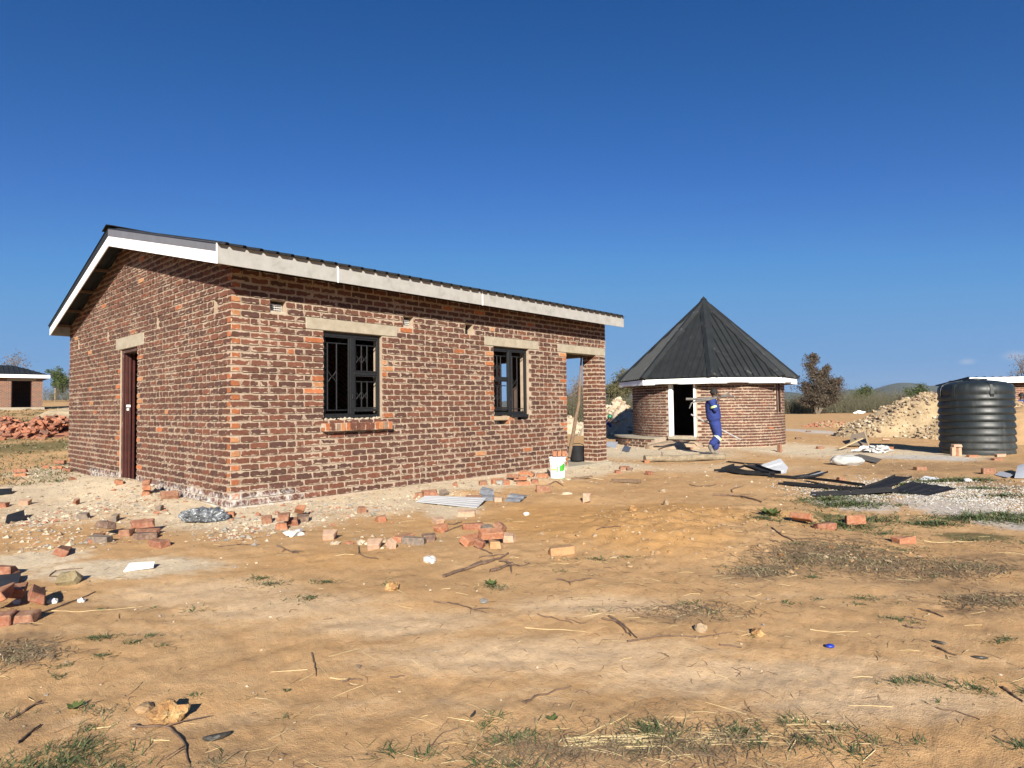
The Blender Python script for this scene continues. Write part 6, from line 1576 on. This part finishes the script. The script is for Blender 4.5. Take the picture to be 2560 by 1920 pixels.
# a worker crouching behind the pillar, and one standing at the right edge
q = Vector(((1516-CU)/FPX*27, 27, ghs((1516-CU)/FPX*27, 27)))
person('crouching worker in a green helmet beside the porch pillar', (q.x, q.y, q.z), dict(head=(.12, 0, .74), neck=(.07, 0, .60), chest=(-.03, 0, .46), pelvis=(-.26, 0, .22), shn=(.04, -.17, .54), eln=(.14, -.2, .32), wrn=(.32, -.14, .2), shf=(.04, .17, .54), elf=(.14, .2, .32), wrf=(.34, .14, .2),
       hipn=(-.25, -.1, .2), knn=(.12, -.16, .36), ann=(-.02, -.14, .07), ton=(.15, -.14, .03), hipf=(-.25, .1, .2), knf=(.12, .16, .36), anf=(-.02, .14, .07), tof=(.15, .14, .03), face=(1, -.3, -.3)), False, simple('green_helmet', (.01, .16, .08), (.02, .20, .10), .3, 4))
q = Vector(((2554-CU)/FPX*23.5, 23.5, ghs((2554-CU)/FPX*23.5, 23.5)))
s_j = dict(head=(0, 0, 1.62), neck=(0, 0, 1.47), chest=(0, .02, 1.28), pelvis=(0, .02, .95), shn=(-.19, 0, 1.42), eln=(-.27, -.05, 1.16), wrn=(-.16, -.2, 1.0), shf=(.19, 0, 1.42), elf=(.27, -.05, 1.16), wrf=(.16, -.2, 1.0),
           hipn=(-.1, 0, .9), knn=(-.12, -.02, .5), ann=(-.13, .02, .08), ton=(-.14, -.14, .03), hipf=(.1, 0, .9), knf=(.12, -.02, .5), anf=(.13, .02, .08), tof=(.14, -.14, .03), face=(0, -1, 0))
person('worker in blue overalls standing behind the sand heap at the right edge', q-Vector((0, 0, .15)), s_j)

# ------------------------------------------------------------------ sticks one can pick out
M['stick'] = simple('grey_brown_stick', (.10, .06, .04), (.24, .155, .10), .9, 20, bmp=.4); M['straw'] = leafmat('straw', (.42, .30, .14), (.66, .52, .28), (.80, .68, .42))
def stick(label, pts, r=.007, mat='stick', forks=0, cat='stick', lift=.0):
    if pts[0][1] > 1500: r *= .62
    elif pts[0][1] > 1380: r *= .8
    P = [G(u, v) for u, v in pts]; out = []
    for i in range(len(P)-1):
        for k in range(4):
            p = P[i].lerp(P[i+1], k/4); 
            if i or k: p = p+Vector((rng.normal()*.0025, rng.normal()*.0025, 0))
            p.z = ghs(p.x, p.y)+r*.6+lift*math.sin((i+k/4)/(len(P)-1)*math.pi)+(rng.random()*.006 if r > .004 else 0); out.append(p)
    P[-1].z += r; out.append(P[-1]); c = out[0].copy(); n = len(out); mb = MB(); mb.tube([p-c for p in out], [r*(1.05-.6*i/n)*(1+.07*rng.normal()) for i in range(n)], 6)
    for k in range(forks):
        i = rng.integers(n//3, n-1); a = out[i]-c; d = (out[min(i+1, n-1)]-out[i-1]).normalized(); s = Vector((-d.y, d.x, 0))*(1 if k % 2 else -1); L = (out[-1]-out[0]).length*rng.uniform(.15, .3)
        mb.tube([a, a+(d+s*.6)*L*.5+ZZ*L*.12, a+(d+s)*L+ZZ*L*.05], [r*.6, r*.45, r*.25], 5)
    return tag(mb.build('stick' if mat == 'stick' else 'straw_stalk', [M[mat]], None, loc=c), label, cat, None)
ST = [
 ('long thin stick running from the near left bricks up to the right', [(73, 1544), (150, 1517), (238, 1481)], .010, 0),
 ('hooked thin stick above the brown rock at the left', [(150, 1443), (122, 1442), (140, 1428), (206, 1422)], .006, 0),
 ('short stick lying near the lower left grass, upper one', [(21, 1803), (60, 1782), (105, 1754)], .009, 1),
 ('stick lying among the grass in the lower left corner', [(42, 1861), (70, 1838), (101, 1815)], .009, 0),
 ('bent branch curling down to the bottom edge below the crumbly clod', [(325, 1820), (370, 1818), (426, 1824), (462, 1860), (472, 1912)], .009, 2),
 ('thin stick pointing away on the sand left of the middle', [(779, 1634), (786, 1662), (790, 1692)], .007, 0),
 ('short dark brown stick lying under a pale straw', [(856, 1706), (878, 1701), (905, 1703)], .009, 0),
 ('short reddish stick lying level in the middle of the track', [(974, 1696), (1012, 1692)], .007, 0),
 ('dark branch with forked tip below the green weed', [(1084, 1506), (1120, 1509), (1170, 1521), (1216, 1533)], .008, 2),
 ('thin twig rising to the right near the bottom middle', [(1074, 1868), (1106, 1833), (1146, 1823)], .005, 0),
 ('smooth reddish stick curving up to the right on the bare sand', [(1310, 1760), (1347, 1741), (1429, 1718)], .0085, 0),
 ('straight dark twig at the left of the central twig litter', [(1344, 1538), (1390, 1548), (1432, 1560)], .007, 0),
 ('short dark twig next to the straight one in the central litter', [(1414, 1548), (1465, 1559)], .006, 0),
 ('dark curved twig, one of two side by side in the central litter', [(1506, 1549), (1540, 1556), (1565, 1580), (1578, 1592)], .010, 0),
 ('longer curved twig on the right of the two side by side', [(1522, 1543), (1555, 1560), (1575, 1580), (1593, 1597)], .010, 0),
 ('long slender stick lying level right of the two curved twigs', [(1569, 1605), (1642, 1593), (1740, 1595)], .009, 0),
 ('slender stick continuing towards the small ochre clod', [(1752, 1594), (1800, 1585), (1830, 1582)], .006, 0),
 ('short rough twig lying below the small ochre clod', [(1800, 1614), (1855, 1621)], .008, 0),
 ('long forked stick in front of the central brick group', [(1109, 1444), (1160, 1427), (1214, 1410), (1250, 1398), (1271, 1386)], .016, 0),
 ('second branch lying along the long forked stick', [(1175, 1420), (1205, 1405), (1232, 1402)], .011, 0),
 ('thin stick crossing the end of the long forked stick', [(1198, 1395), (1262, 1388)], .007, 0),
 ('gnarled root piece right of the long forked stick', [(1226, 1430), (1250, 1425), (1275, 1414), (1268, 1408)], .016, 3),
 ('upright bent root beside the gnarled one', [(1265, 1405), (1277, 1418), (1278, 1435)], .012, 0),
 ('dark wavy twig right of the roots', [(1283, 1412), (1300, 1416), (1325, 1409)], .007, 1),
 ('dark twig lying below the ochre brick', [(1393, 1450), (1430, 1456), (1478, 1447)], .007, 1),
 ('twig running down from the central brick group', [(1199, 1372), (1216, 1379), (1231, 1387)], .008, 0),
 ('thin grey twig on the ochre soil behind the ochre brick', [(1491, 1326), (1520, 1319), (1552, 1319)], .006, 0),
 ('brown branch on the sand left of the ochre hump top', [(1724, 1213), (1760, 1216), (1790, 1213)], .010, 0),
 ('long dark branch lying in front of the black metal strips', [(1784, 1239), (1820, 1240), (1860, 1244), (1905, 1258)], .016, 2),
 ('curled twig standing over the long dark branch', [(1832, 1232), (1828, 1226), (1845, 1219), (1858, 1216)], .010, 0),
 ('stick running down from the green weed at the right', [(1930, 1322), (1955, 1340), (1985, 1356)], .008, 0),
 ('dark stick lying on the right part of the track, upper one', [(2299, 1524), (2330, 1532), (2359, 1544)], .010, 0),
 ('thin brown stick left of the upper dark one', [(2263, 1543), (2317, 1554)], .007, 0),
 ('short curved dark stick below the thin brown one', [(2264, 1567), (2285, 1573), (2312, 1572)], .009, 0),
 ('thick dark stick tapering to the right on the right sand', [(2337, 1619), (2365, 1632), (2392, 1641)], .009, 0),
 ('stick at the right edge below the right sand', [(2506, 1721), (2530, 1738), (2558, 1757)], .009, 0),
 ('long twig running under the two green tufts at the right', [(2343, 1771), (2400, 1782), (2450, 1801)], .006, 0),
 ('short dark twig near the lower right corner', [(2487, 1842), (2512, 1855)], .006, 0),
 ('thin stick beside the fallen pale brick below the white sheet', [(1118, 1311), (1135, 1313), (1155, 1306)], .008, 0),
 ('thin twig leading to the central brick group from the left', [(1112, 1331), (1135, 1322), (1157, 1315)], .008, 0),
 ('dark twig lying alone left of the middle sand', [(692, 1366), (720, 1377), (745, 1384)], .009, 2),
 ('thin twig beside the dark one left of the middle sand', [(546, 1368), (600, 1362), (650, 1362)], .005, 1),
 ('angled twig in front of the mortar covered half brick', [(896, 1368), (897, 1385), (920, 1395), (945, 1399)], .007, 0),
 ('thick brown stick lying in the sand before the bucket bricks', [(1372, 1212), (1390, 1205), (1408, 1216)], .010, 0),
 ('branch lying across the left bottom edge litter', [(0, 1561), (60, 1561), (90, 1565)], .008, 0)]
for lab, pts, r, fk in ST: stick(lab, pts, r, 'stick', fk)
for lab, pts in [('pale straw beside the short dark brown stick', [(825, 1695), (902, 1698)]), ('pale straw leading off the near left bricks', [(129, 1527), (200, 1530), (356, 1517)]), ('pale straw left of the two curved twigs', [(1313, 1570), (1400, 1574), (1465, 1580)]),
                 ('long pale straw pointing up over the straw bundle', [(1448, 1845), (1510, 1815), (1571, 1787)]), ('pale straw end on the sand at the far right', [(2310, 1354), (2380, 1358), (2440, 1354)]), ('pale straw below the crumbly clod', [(380, 1850), (425, 1852)]),
                 ('straw stalk in the lower right sand', [(2025, 1574), (2080, 1581), (2145, 1580)]), ('straw stalk near the bottom right tufts', [(1980, 1795), (2050, 1809)]), ('broken straw lying under the small green tuft at the left', [(216, 1823), (270, 1818), (295, 1809)])]:
    stick(lab, pts, .0042, 'straw', 0, 'straw')
# blue bottle cap, dark pods
o = link('bottle_cap', ico(.022, 2, .1, 3, (1, .7, .5)), simple('blue_plastic', (.01, .03, .35), (.02, .05, .45), .4, 9), None, G(2075, 1619)+ZZ*.008); tag(o, 'small blue plastic cap lying on the sand at the right', 'cap')
for lab, u, v, s_, yw in (('curved dark seed pod in the lower left sand', 502, 1815, .034, 25), ('dark pod on the right sand', 2325, 1646, .022, -45), ('small brown pod near the bottom middle', 1160, 1788, .018, 70), ('dark pod at the right near the tufts', 2428, 1688, .022, -20)):
    me = ico(s_, 2, .15, 5, (1.5, .36, .36)); 
    for vv in me.vertices: vv.co.y += 6*(vv.co.x**2)
    o = link('seed_pod', me, simple('dark_pod', (.02, .02, .016), (.07, .06, .05), .5, 30), None, G(u, v)+ZZ*.010); o.rotation_euler = (0, 0, R(yw)); tag(o, lab, 'seed pod')

# ------------------------------------------------------------------ litter nobody could count
def rnd_ground(n, dmin=1.9, dmax=24, amax=43):
    r = dmin*(dmax/dmin)**rng.random(n); a = np.radians(rng.uniform(-amax, amax, n)); return r*np.sin(a), r*np.cos(a)
def inhouse(x, y, pad=.0):
    px, py = x-CORNER.x, y-CORNER.y; t = px*DR.x+py*DR.y; b = px*DL.x+py*DL.y; return (t > -pad) & (t < LEN_R+pad) & (b > -pad) & (b < LEN_L+pad)
def keep(x, y, p): k = (rng.random(len(x)) < p) & ~inhouse(x, y); return x[k], y[k]
PT = [ (np.array([v.co for v in me.vertices]), [tuple(p.vertices) for p in me.polygons]) for me in [ico(1, 0 if False else 1, .5, i+80, (1, .8, .6)) for i in range(3)] ]
OCT = [Vector(v) for v in ((1, 0, 0), (0, 1, 0), (-1, .1, 0), (.1, -1, 0), (.1, 0, .8), (0, 0, -.6))]; OF = [(0, 1, 4), (1, 2, 4), (2, 3, 4), (3, 0, 4), (1, 0, 5), (2, 1, 5), (3, 2, 5), (0, 3, 5)]
RP = [ico(1, 1, .6, i+80, (1, .8, .55)) for i in range(6)]; RP = [([v.co.copy() for v in me.vertices], [tuple(p.vertices) for p in me.polygons]) for me in RP]
def pebbles(name, label, X, Y, S, mats):
    mb = MB(); Z = gh(X, Y)
    near = (np.hypot(X, Y) < 6) & (S > .006)
    for x, y, z, s in zip(X[near], Y[near], Z[near], S[near]):
        V0, F0 = RP[rng.integers(6)]; m = Matrix.Translation((x, y, z+s*.2)) @ Matrix.Rotation(rng.random()*6.28, 4, 'Z') @ Matrix.Scale(s, 4); V = [m @ v for v in V0]; mi = int(rng.integers(len(mats)))
        for f in F0: mb.face([V[i] for i in f], mi)
    X, Y, Z, S = X[~near], Y[~near], Z[~near], S[~near]
    for x, y, z, s in zip(X, Y, Z, S):
        a = rng.random()*6.28; c, sn = math.cos(a), math.sin(a); k = rng.uniform(.55, 1.1, 6); hz = rng.uniform(.4, .9); mi = int(rng.integers(len(mats)))
        V = [(x+s*k[i]*(v.x*c-v.y*sn), y+s*k[i]*(v.x*sn+v.y*c)*.85, z+s*(v.z*hz*k[i]+.12)) for i, v in enumerate(OCT)]
        for f in OF: mb.face([V[i] for i in f], mi)
    tag(mb.build(name, mats), label, 'gravel', kind='stuff')
px_, py_ = rnd_ground(52000, 1.8, 26)
tt = (px_-CORNER.x)*DR.x+(py_-CORNER.y)*DR.y; bb_ = (px_-CORNER.x)*DL.x+(py_-CORNER.y)*DL.y
dh = np.hypot(np.maximum(np.maximum(-tt, tt-LEN_R), 0), np.maximum(np.maximum(-bb_, bb_-LEN_L), 0))
pr = .008+.6*np.exp(-(dh/1.3)**2)+.25*((blob(px_, py_, 250, 1270, 330, 60)+blob(px_, py_, 60, 1240, 260, 50)+blob(px_, py_, 650, 1290, 220, 40)) > .4)+.10*(blob(px_, py_, 1750, 1180, 500, 60) > .4)
k = (rng.random(len(px_)) < pr) & ~inhouse(px_, py_); X, Y = px_[k], py_[k]; S = .0023*np.hypot(X, Y)**.8*rng.lognormal(0, .6, len(X))
pebbles('pebbles', 'scattered small pebbles and mortar crumbs on the sandy ground', X, Y, np.clip(S, .003, np.interp(np.hypot(X, Y), [2, 5, 8, 12], [.007, .011, .028, .045])), [M['st_pale'], M['st_tan'], M['st_pale'], M['st_grey'], M['st_dark']])
k = (rng.random(len(px_)) < (.04*np.exp(-(dh/1.2)**2)+.012*(py_ > 8))) & ~inhouse(px_, py_) & (dh > .1); X, Y = px_[k], py_[k]
pebbles('brick_chips', 'small red brick chips strewn over the building site', X, Y, rng.uniform(.006, .03, len(X)), [M['st_red'], M['st_red'], M['st_dark']])
M['st_crush'] = simple('crushed_stone', (.50, .49, .46), (.70, .69, .65), .95, 9)
oc_ = [(1640, 1345, 1.0, 60), (1700, 1290, .7, 60), (1560, 1300, .6, 40), (1450, 1350, .8, 30), (1330, 1230, .8, 40), (1800, 1330, .8, 30), (2120, 1420, .7, 40)]
X = np.concatenate([G(a, b).x+rng.normal(size=n)*c*.55 for a, b, c, n in oc_]); Y = np.concatenate([G(a, b).y+rng.normal(size=n)*c*.4 for a, b, c, n in oc_])
pebbles('clods', 'small crumbled clods on and around the ochre hump', X, Y, np.clip(rng.lognormal(-4.0, .4, len(X)), .006, .035), [M['clod'], M['st_tan'], M['earth_o']])
X, Y = [], []
for (u, v, du, dv, n) in ((200, 1255, 200, 30, 420), (60, 1270, 90, 26, 200), (330, 1230, 120, 20, 180), (640, 1290, 120, 22, 260), (860, 1262, 160, 18, 260), (1100, 1236, 90, 12, 120), (560, 1320, 90, 14, 110), (1700, 1118, 150, 8, 160), (1560, 1110, 60, 10, 60), (2050, 1120, 130, 10, 120), (950, 1340, 150, 20, 70), (130, 1320, 140, 20, 140)):
    for _ in range(n): q = gplane(u+rng.normal()*du*.6, v+rng.normal()*dv*.6); X.append(q.x); Y.append(q.y)
X, Y = np.array(X), np.array(Y); kq = ~inhouse(X, Y, .02); X, Y = X[kq], Y[kq]
pebbles('mortar_rubble', 'broken mortar lumps strewn along the foot of the brick walls', X, Y, np.clip(rng.lognormal(-3.95, .5, len(X)), .006, .05), [M['st_pale'], M['st_pale'], M['mortar_lump'], M['st_grey'], M['st_tan'], M['st_red']])
# crushed white stone patch at the right
X, Y = [], []
for (u, v, ru, rv, n) in ((2400, 1268, 190, 34, 4200), (2530, 1300, 130, 40, 2800), (2120, 1255, 120, 24, 1900), (2260, 1240, 90, 14, 1500), (2030, 1075, 60, 9, 300), (2300, 1185, 60, 14, 60)):
    c = gplane(u, v); e = gplane(u+ru, v); t_ = gplane(u, v-rv); b_ = gplane(u, v+rv); X += list(c.x+rng.normal(size=n)*(e.x-c.x)*.55); Y += list((t_.y+b_.y)/2+rng.normal(size=n)*(t_.y-b_.y)*.28)
X, Y = np.array(X), np.array(Y); pebbles('crushed_stone', 'spread of white crushed stone on the right of the site', X, Y, rng.uniform(.007, .021, len(X)), [M['st_crush'], M['st_crush'], M['st_grey'], M['st_pale']])
def litter(name, label, X, Y, Lr, r0, mat, arc=.3, cat='litter', ang=None):
    mb = MB(); Z = gh(X, Y)
    for x, y, z in zip(X, Y, Z):
        d0 = math.hypot(x, y); L = rng.uniform(*Lr); a = rng.random()*6.28 if not ang else rng.uniform(*ang); r = r0*rng.uniform(.6, 1.3)*(1+d0*.05); d = Vector((math.cos(a), math.sin(a), 0)); s = Vector((-d.y, d.x, 0)); cv_ = rng.normal()*arc*L
        p0 = Vector((x, y, z+r)); p1 = p0+d*L*.5+s*cv_; p1.z = ghs(p1.x, p1.y)+r+rng.random()*.006; p2 = p0+d*L; p2.z = ghs(p2.x, p2.y)+r
        mb.tube([p0, p1, p2], [r, r*.9, r*.5], 3, cap=False)
    tag(mb.build(name, [mat]), label, cat, kind='stuff')
zl = lambda x, y: np.maximum.reduce([blob(x, y, *a) for a in ((2080, 1420, 260, 40), (2330, 1450, 180, 35), (2440, 1535, 120, 25), (1700, 1550, 260, 26), (40, 1600, 110, 40), (1560, 1870, 520, 60), (2500, 1400, 160, 40), (560, 1880, 200, 40), (1850, 1350, 200, 30), (1750, 1480, 200, 20), (1450, 1430, 200, 24))])
X, Y = rnd_ground(14000, 1.8, 13); X, Y = keep(X, Y, .05+.7*zl(X, Y)+.06*(X > 0)); litter('twig_litter', 'fine brown twigs scattered over the sand', X, Y, (.015, .10), .0010, M['stick'])
X, Y = rnd_ground(7000, 1.8, 12); X, Y = keep(X, Y, .05+.35*zl(X, Y)); litter('straw_litter', 'bits of pale dry straw scattered over the sand', X, Y, (.03, .17), .0013, M['straw'], .08)
c = gplane(1400, 1852); n = 60
litter('straw_bundle', 'loose bundle of pale straw in the bottom middle', c.x+rng.uniform(-.05, .22, n), c.y+rng.normal(size=n)*.022, (.08, .24), .0012, M['straw'], .03, ang=(-.12, .14))
c = gplane(1700, 1840); litter('straw_bundle', 'second thinner spread of pale straw right of the bottom middle', c.x+rng.uniform(-.1, .5, 34), c.y+rng.normal(size=34)*.05, (.05, .20), .0011, M['straw'], .03, ang=(-.2, .1))
X, Y = [], []
for (u, v, du, dv, n) in ((2060, 1405, 130, 26, 1500), (2200, 1440, 110, 18, 900), (1870, 1445, 50, 14, 500), (2380, 1460, 110, 16, 600), (2450, 1540, 90, 16, 400), (1960, 1420, 90, 24, 500), (40, 1590, 70, 22, 500), (1720, 1545, 120, 18, 300), (1640, 1870, 260, 30, 500), (1300, 1880, 120, 26, 200)):
    for _ in range(n): q = gplane(u+rng.normal()*du*.6, v+rng.normal()*dv*.6); X.append(q.x); Y.append(q.y)
litter('root_litter', 'dark matted roots and dead stalks lying in patches on the sand', np.array(X), np.array(Y), (.02, .11), .0013, simple('dead_roots', (.09, .06, .035), (.28, .20, .12), .95, 9), .25)
# grass
GG = leafmat('green_grass', (.05, .075, .03), (.11, .15, .06), (.19, .22, .10)); GD = leafmat('dry_grass', (.20, .16, .09), (.34, .27, .15), (.48, .39, .23))
gg, gd = MB(), MB()
def blade(mb, p, a, L, w, lean):
    d = Vector((math.cos(a), math.sin(a), 0)); s = Vector((-d.y, d.x, 0))*w; m = p+ZZ*L*.6*(1-lean)+d*L*(.25+.4*lean); e = p+ZZ*L*(1-lean)*.8+d*L*(.55+.45*lean)
    mb.face([p-s, p+s, m+s*.7, m-s*.7]); mb.face([m-s*.7, m+s*.7, e])
def tuft(u, v, rm, n, L=.06, dry=.25, lean=.72, w=.0018):
    c = G(u, v); w = max(w, .00075*c.y); gz = u > 2040 and v < 1360; n = int(n*(.75 if v > 1700 else 2.2 if gz else 1)); L *= 1.35 if gz else 1; dry = .12 if gz and dry < .5 else dry; rm *= 1.15 if v > 1700 else 1
    for _ in range(n):
        a = rng.random()*6.28; rr = rm*abs(rng.normal())*.6; x, y = c.x+math.cos(a)*rr*1.4, c.y+math.sin(a)*rr*.8; p = Vector((x, y, ghs(x, y)-.002)); 
        blade(gd if rng.random() < dry else gg, p, rng.random()*6.28, L*rng.uniform(.4, 1.2), w*rng.uniform(.7, 1.3), min(.95, lean*rng.uniform(.6, 1.4)))
for a in [(175, 1835, .10, 260, .07), (140, 1870, .16, 420, .08), (60, 1900, .2, 460, .08), (20, 1870, .10, 160, .06), (190, 1790, .06, 110, .05), (240, 1890, .08, 130, .06), (190, 1738, .03, 60, .035), (465, 1713, .025, 40, .035), (605, 1720, .02, 26, .03), (685, 1775, .04, 40, .05),
          (945, 1870, .05, 90, .07), (1040, 1880, .05, 70, .06), (1245, 1850, .09, 200, .06), (1290, 1845, .08, 160, .05), (1600, 1840, .09, 340, .08), (1575, 1880, .08, 160, .06), (1210, 1790, .06, 90, .06), (1180, 1815, .05, 90, .05), (1820, 1850, .08, 180, .07), (1850, 1880, .06, 120, .06), (1170, 1910, .06, 110, .06), (1250, 1915, .06, 120, .06),
          (1950, 1830, .06, 120, .06), (2060, 1850, .05, 80, .05), (2100, 1910, .08, 170, .06), (1985, 1880, .06, 120, .06), (2160, 1885, .07, 120, .05), (2210, 1738, .05, 110, .045), (2270, 1735, .07, 160, .05), (2350, 1755, .05, 90, .05), (2420, 1765, .08, 200, .06), (2550, 1775, .06, 100, .06), (2320, 1792, .03, 40, .04), (2270, 1890, .04, 50, .05), (2520, 1905, .06, 100, .06),
          (245, 1560, .05, 130, .05), (205, 1560, .05, 100, .04), (310, 1575, .05, 90, .045), (360, 1560, .04, 60, .04), (235, 1606, .05, 80, .04), (125, 1630, .04, 60, .04), (120, 1655, .04, 60, .04), (10, 1745, .04, 70, .05), (235, 1490, .03, 40, .03), (365, 1490, .03, 40, .03), (385, 1585, .04, 40, .04),
          (2140, 1526, .10, 170, .04), (2130, 1540, .05, 60, .03), (2220, 1580, .08, 120, .04), (2260, 1590, .05, 60, .04), (2030, 1524, .05, 50, .03), (1950, 1532, .06, 60, .04), (2230, 1543, .05, 40, .03), (2020, 1470, .07, 70, .04), (2320, 1474, .07, 60, .04), (2470, 1645, .06, 90, .04), (2500, 1640, .05, 60, .04),
          (1215, 1465, .05, 120, .05), (1390, 1432, .05, 50, .035), (1400, 1403, .04, 30, .03), (1480, 1405, .09, 120, .05), (1555, 1402, .07, 70, .04), (1705, 1525, .09, 110, .04), (1760, 1548, .10, 120, .045), (1470, 1535, .06, 60, .04), (1860, 1610, .05, 50, .03),
          (640, 1425, .12, 150, .05), (660, 1440, .14, 190, .05), (800, 1440, .10, 160, .05), (755, 1478, .12, 170, .05), (470, 1500, .10, 60, .05), (950, 1450, .08, 60, .04),
          (1900, 1318, .14, 260, .09), (1920, 1310, .10, 180, .08), (1985, 1385, .15, 120, .05), (2105, 1290, .45, 700, .07), (2060, 1275, .35, 420, .07), (2090, 1340, .35, 420, .07), (2160, 1330, .35, 380, .07), (2195, 1262, .35, 350, .07), (2130, 1252, .5, 380, .07), (2250, 1245, .35, 260, .07), (2330, 1240, .4, 420, .08), (2400, 1238, .45, 420, .08), (2440, 1262, .3, 240, .07), (2500, 1282, .35, 220, .07),
          (2430, 1335, .4, 560, .08), (2490, 1330, .35, 400, .07), (2540, 1345, .35, 300, .07), (2330, 1345, .18, 200, .07), (2200, 1365, .25, 220, .06), (2290, 1345, .16, 120, .06), (2420, 1390, .3, 200, .05), (2120, 1400, .3, 180, .05), (2250, 1410, .3, 160, .05), (1980, 1420, .3, 120, .05), (2550, 1400, .25, 120, .05)]:
    u, v, rm, n, L = a; tuft(u, v, rm, n, L*1.0, .22 if v < 1700 or n > 100 else .15)
# brown matted patches
for a in ((2080, 1425, .5, 900, .06), (2180, 1440, .45, 700, .06), (2000, 1430, .35, 400, .05), (2380, 1455, .4, 500, .05), (2450, 1460, .35, 400, .05), (2430, 1535, .25, 350, .05), (2500, 1550, .25, 350, .05), (1870, 1445, .22, 380, .06), (1895, 1452, .2, 300, .06), (1530, 1870, .35, 500, .05), (1700, 1870, .35, 400, .05), (1400, 1880, .3, 300, .05), (40, 1585, .16, 300, .05), (20, 1610, .14, 200, .05), (1200, 1850, .2, 240, .05), (1980, 1875, .2, 200, .05), (510, 1885, .06, 120, .05), (225, 1745, .08, 120, .05), (1230, 1470, .14, 160, .05), (1650, 1880, .4, 300, .05), (1800, 1860, .25, 300, .05)): tuft(*a, dry=.9, lean=.75)
# thin turf in the distance on both sides
X, Y = rnd_ground(9000, 13, 60, 43); Q = -X/Y
kk = (Q > .60) & (Q < .95); 
for x, y, z in zip(X[kk], Y[kk], gh(X[kk], Y[kk])):
    for _ in range(6): blade(gd if rng.random() < .55 else gg, Vector((x+rng.normal()*.12, y+rng.normal()*.12, z)), rng.random()*6.28, .07+.004*y, .004+.0004*y, .5)
kk = (X/Y > .42) & (Y < 40) & (rng.random(len(X)) < .22)
for x, y, z in zip(X[kk], Y[kk], gh(X[kk], Y[kk])): blade(gd if rng.random() < .8 else gg, Vector((x, y, z)), rng.random()*6.28, .09, .006, .6)
pass
tag(gg.build('green_grass', [GG]), 'patches of short green grass in the sand', 'grass', kind='stuff'); tag(gd.build('dry_grass', [GD]), 'matted patches of dry brown grass in the sand', 'grass', kind='stuff')
# small weeds with broad leaves
def weed(u, v, s, label, n=9):
    p = G(u, v); mb = MB()
    for i in range(n):
        a = i*2.4+rng.random(); d = Vector((math.cos(a), math.sin(a), .5)).normalized(); sd_ = d.cross(ZZ).normalized(); L = s*rng.uniform(.6, 1.1); w = L*.3; b = d*L*.25
        mb.face([b, b+d*L*.4+sd_*w, b+d*L*.9+ZZ*L*.1, b+d*L*.4-sd_*w]); mb.tube([Vector((0, 0, 0)), b], s*.03, 4)
    tag(mb.build('weed', [LG], None, loc=p+ZZ*.004), label, 'weed')
weed(1353, 1806, .028, 'tiny bright green leafed weed near the bottom middle'); weed(1212, 1462, .05, 'green leafed weed in a crumbly hollow right of centre', 14); weed(160, 1738, .04, 'green leafed weed among dry straw in the lower left', 12); weed(1915, 1312, .14, 'leafy green weed on the sand left of the propped orange brick', 20); weed(690, 1712, .02, 'two-leafed seedling left of the short dark stick', 6)

# ------------------------------------------------------------------ the air
mb = MB(); mb.box((-3600, -3600, -6), (7200, 0, 0), (0, 7200, 0), (0, 0, 130)); hz = mb.build('haze', []); hm_ = bpy.data.materials.new('haze'); hm_.use_nodes = True; hn = hm_.node_tree
hn.nodes.remove(hn.nodes['Principled BSDF']); pv = hn.nodes.new('ShaderNodeVolumePrincipled'); pv.inputs['Density'].default_value = HAZE; pv.inputs['Color'].default_value = (.78, .86, 1, 1); pv.inputs['Anisotropy'].default_value = .2
hn.links.new(pv.outputs[0], hn.nodes['Material Output'].inputs['Volume']); hz.data.materials.append(hm_); tag(hz, kind='stuff')
# ------------------------------------------------------------------ camera-scale albedo: paints stay, earth and masonry are as dark as in life
AK = 2**(.55-EXPO)
for m in bpy.data.materials:
    if m.name.split('.')[0] in ('white_painted_board', 'white_plastic', 'none_'): continue
    nt = m.node_tree; bs = nt.nodes.get('Principled BSDF')
    if not bs: continue
    i = bs.inputs['Base Color']
    if i.is_linked:
        src = i.links[0].from_socket; v = nt.nodes.new('ShaderNodeVectorMath'); v.operation = 'SCALE'; v.inputs['Scale'].default_value = AK; nt.links.new(src, v.inputs[0]); nt.links.new(v.outputs[0], i)
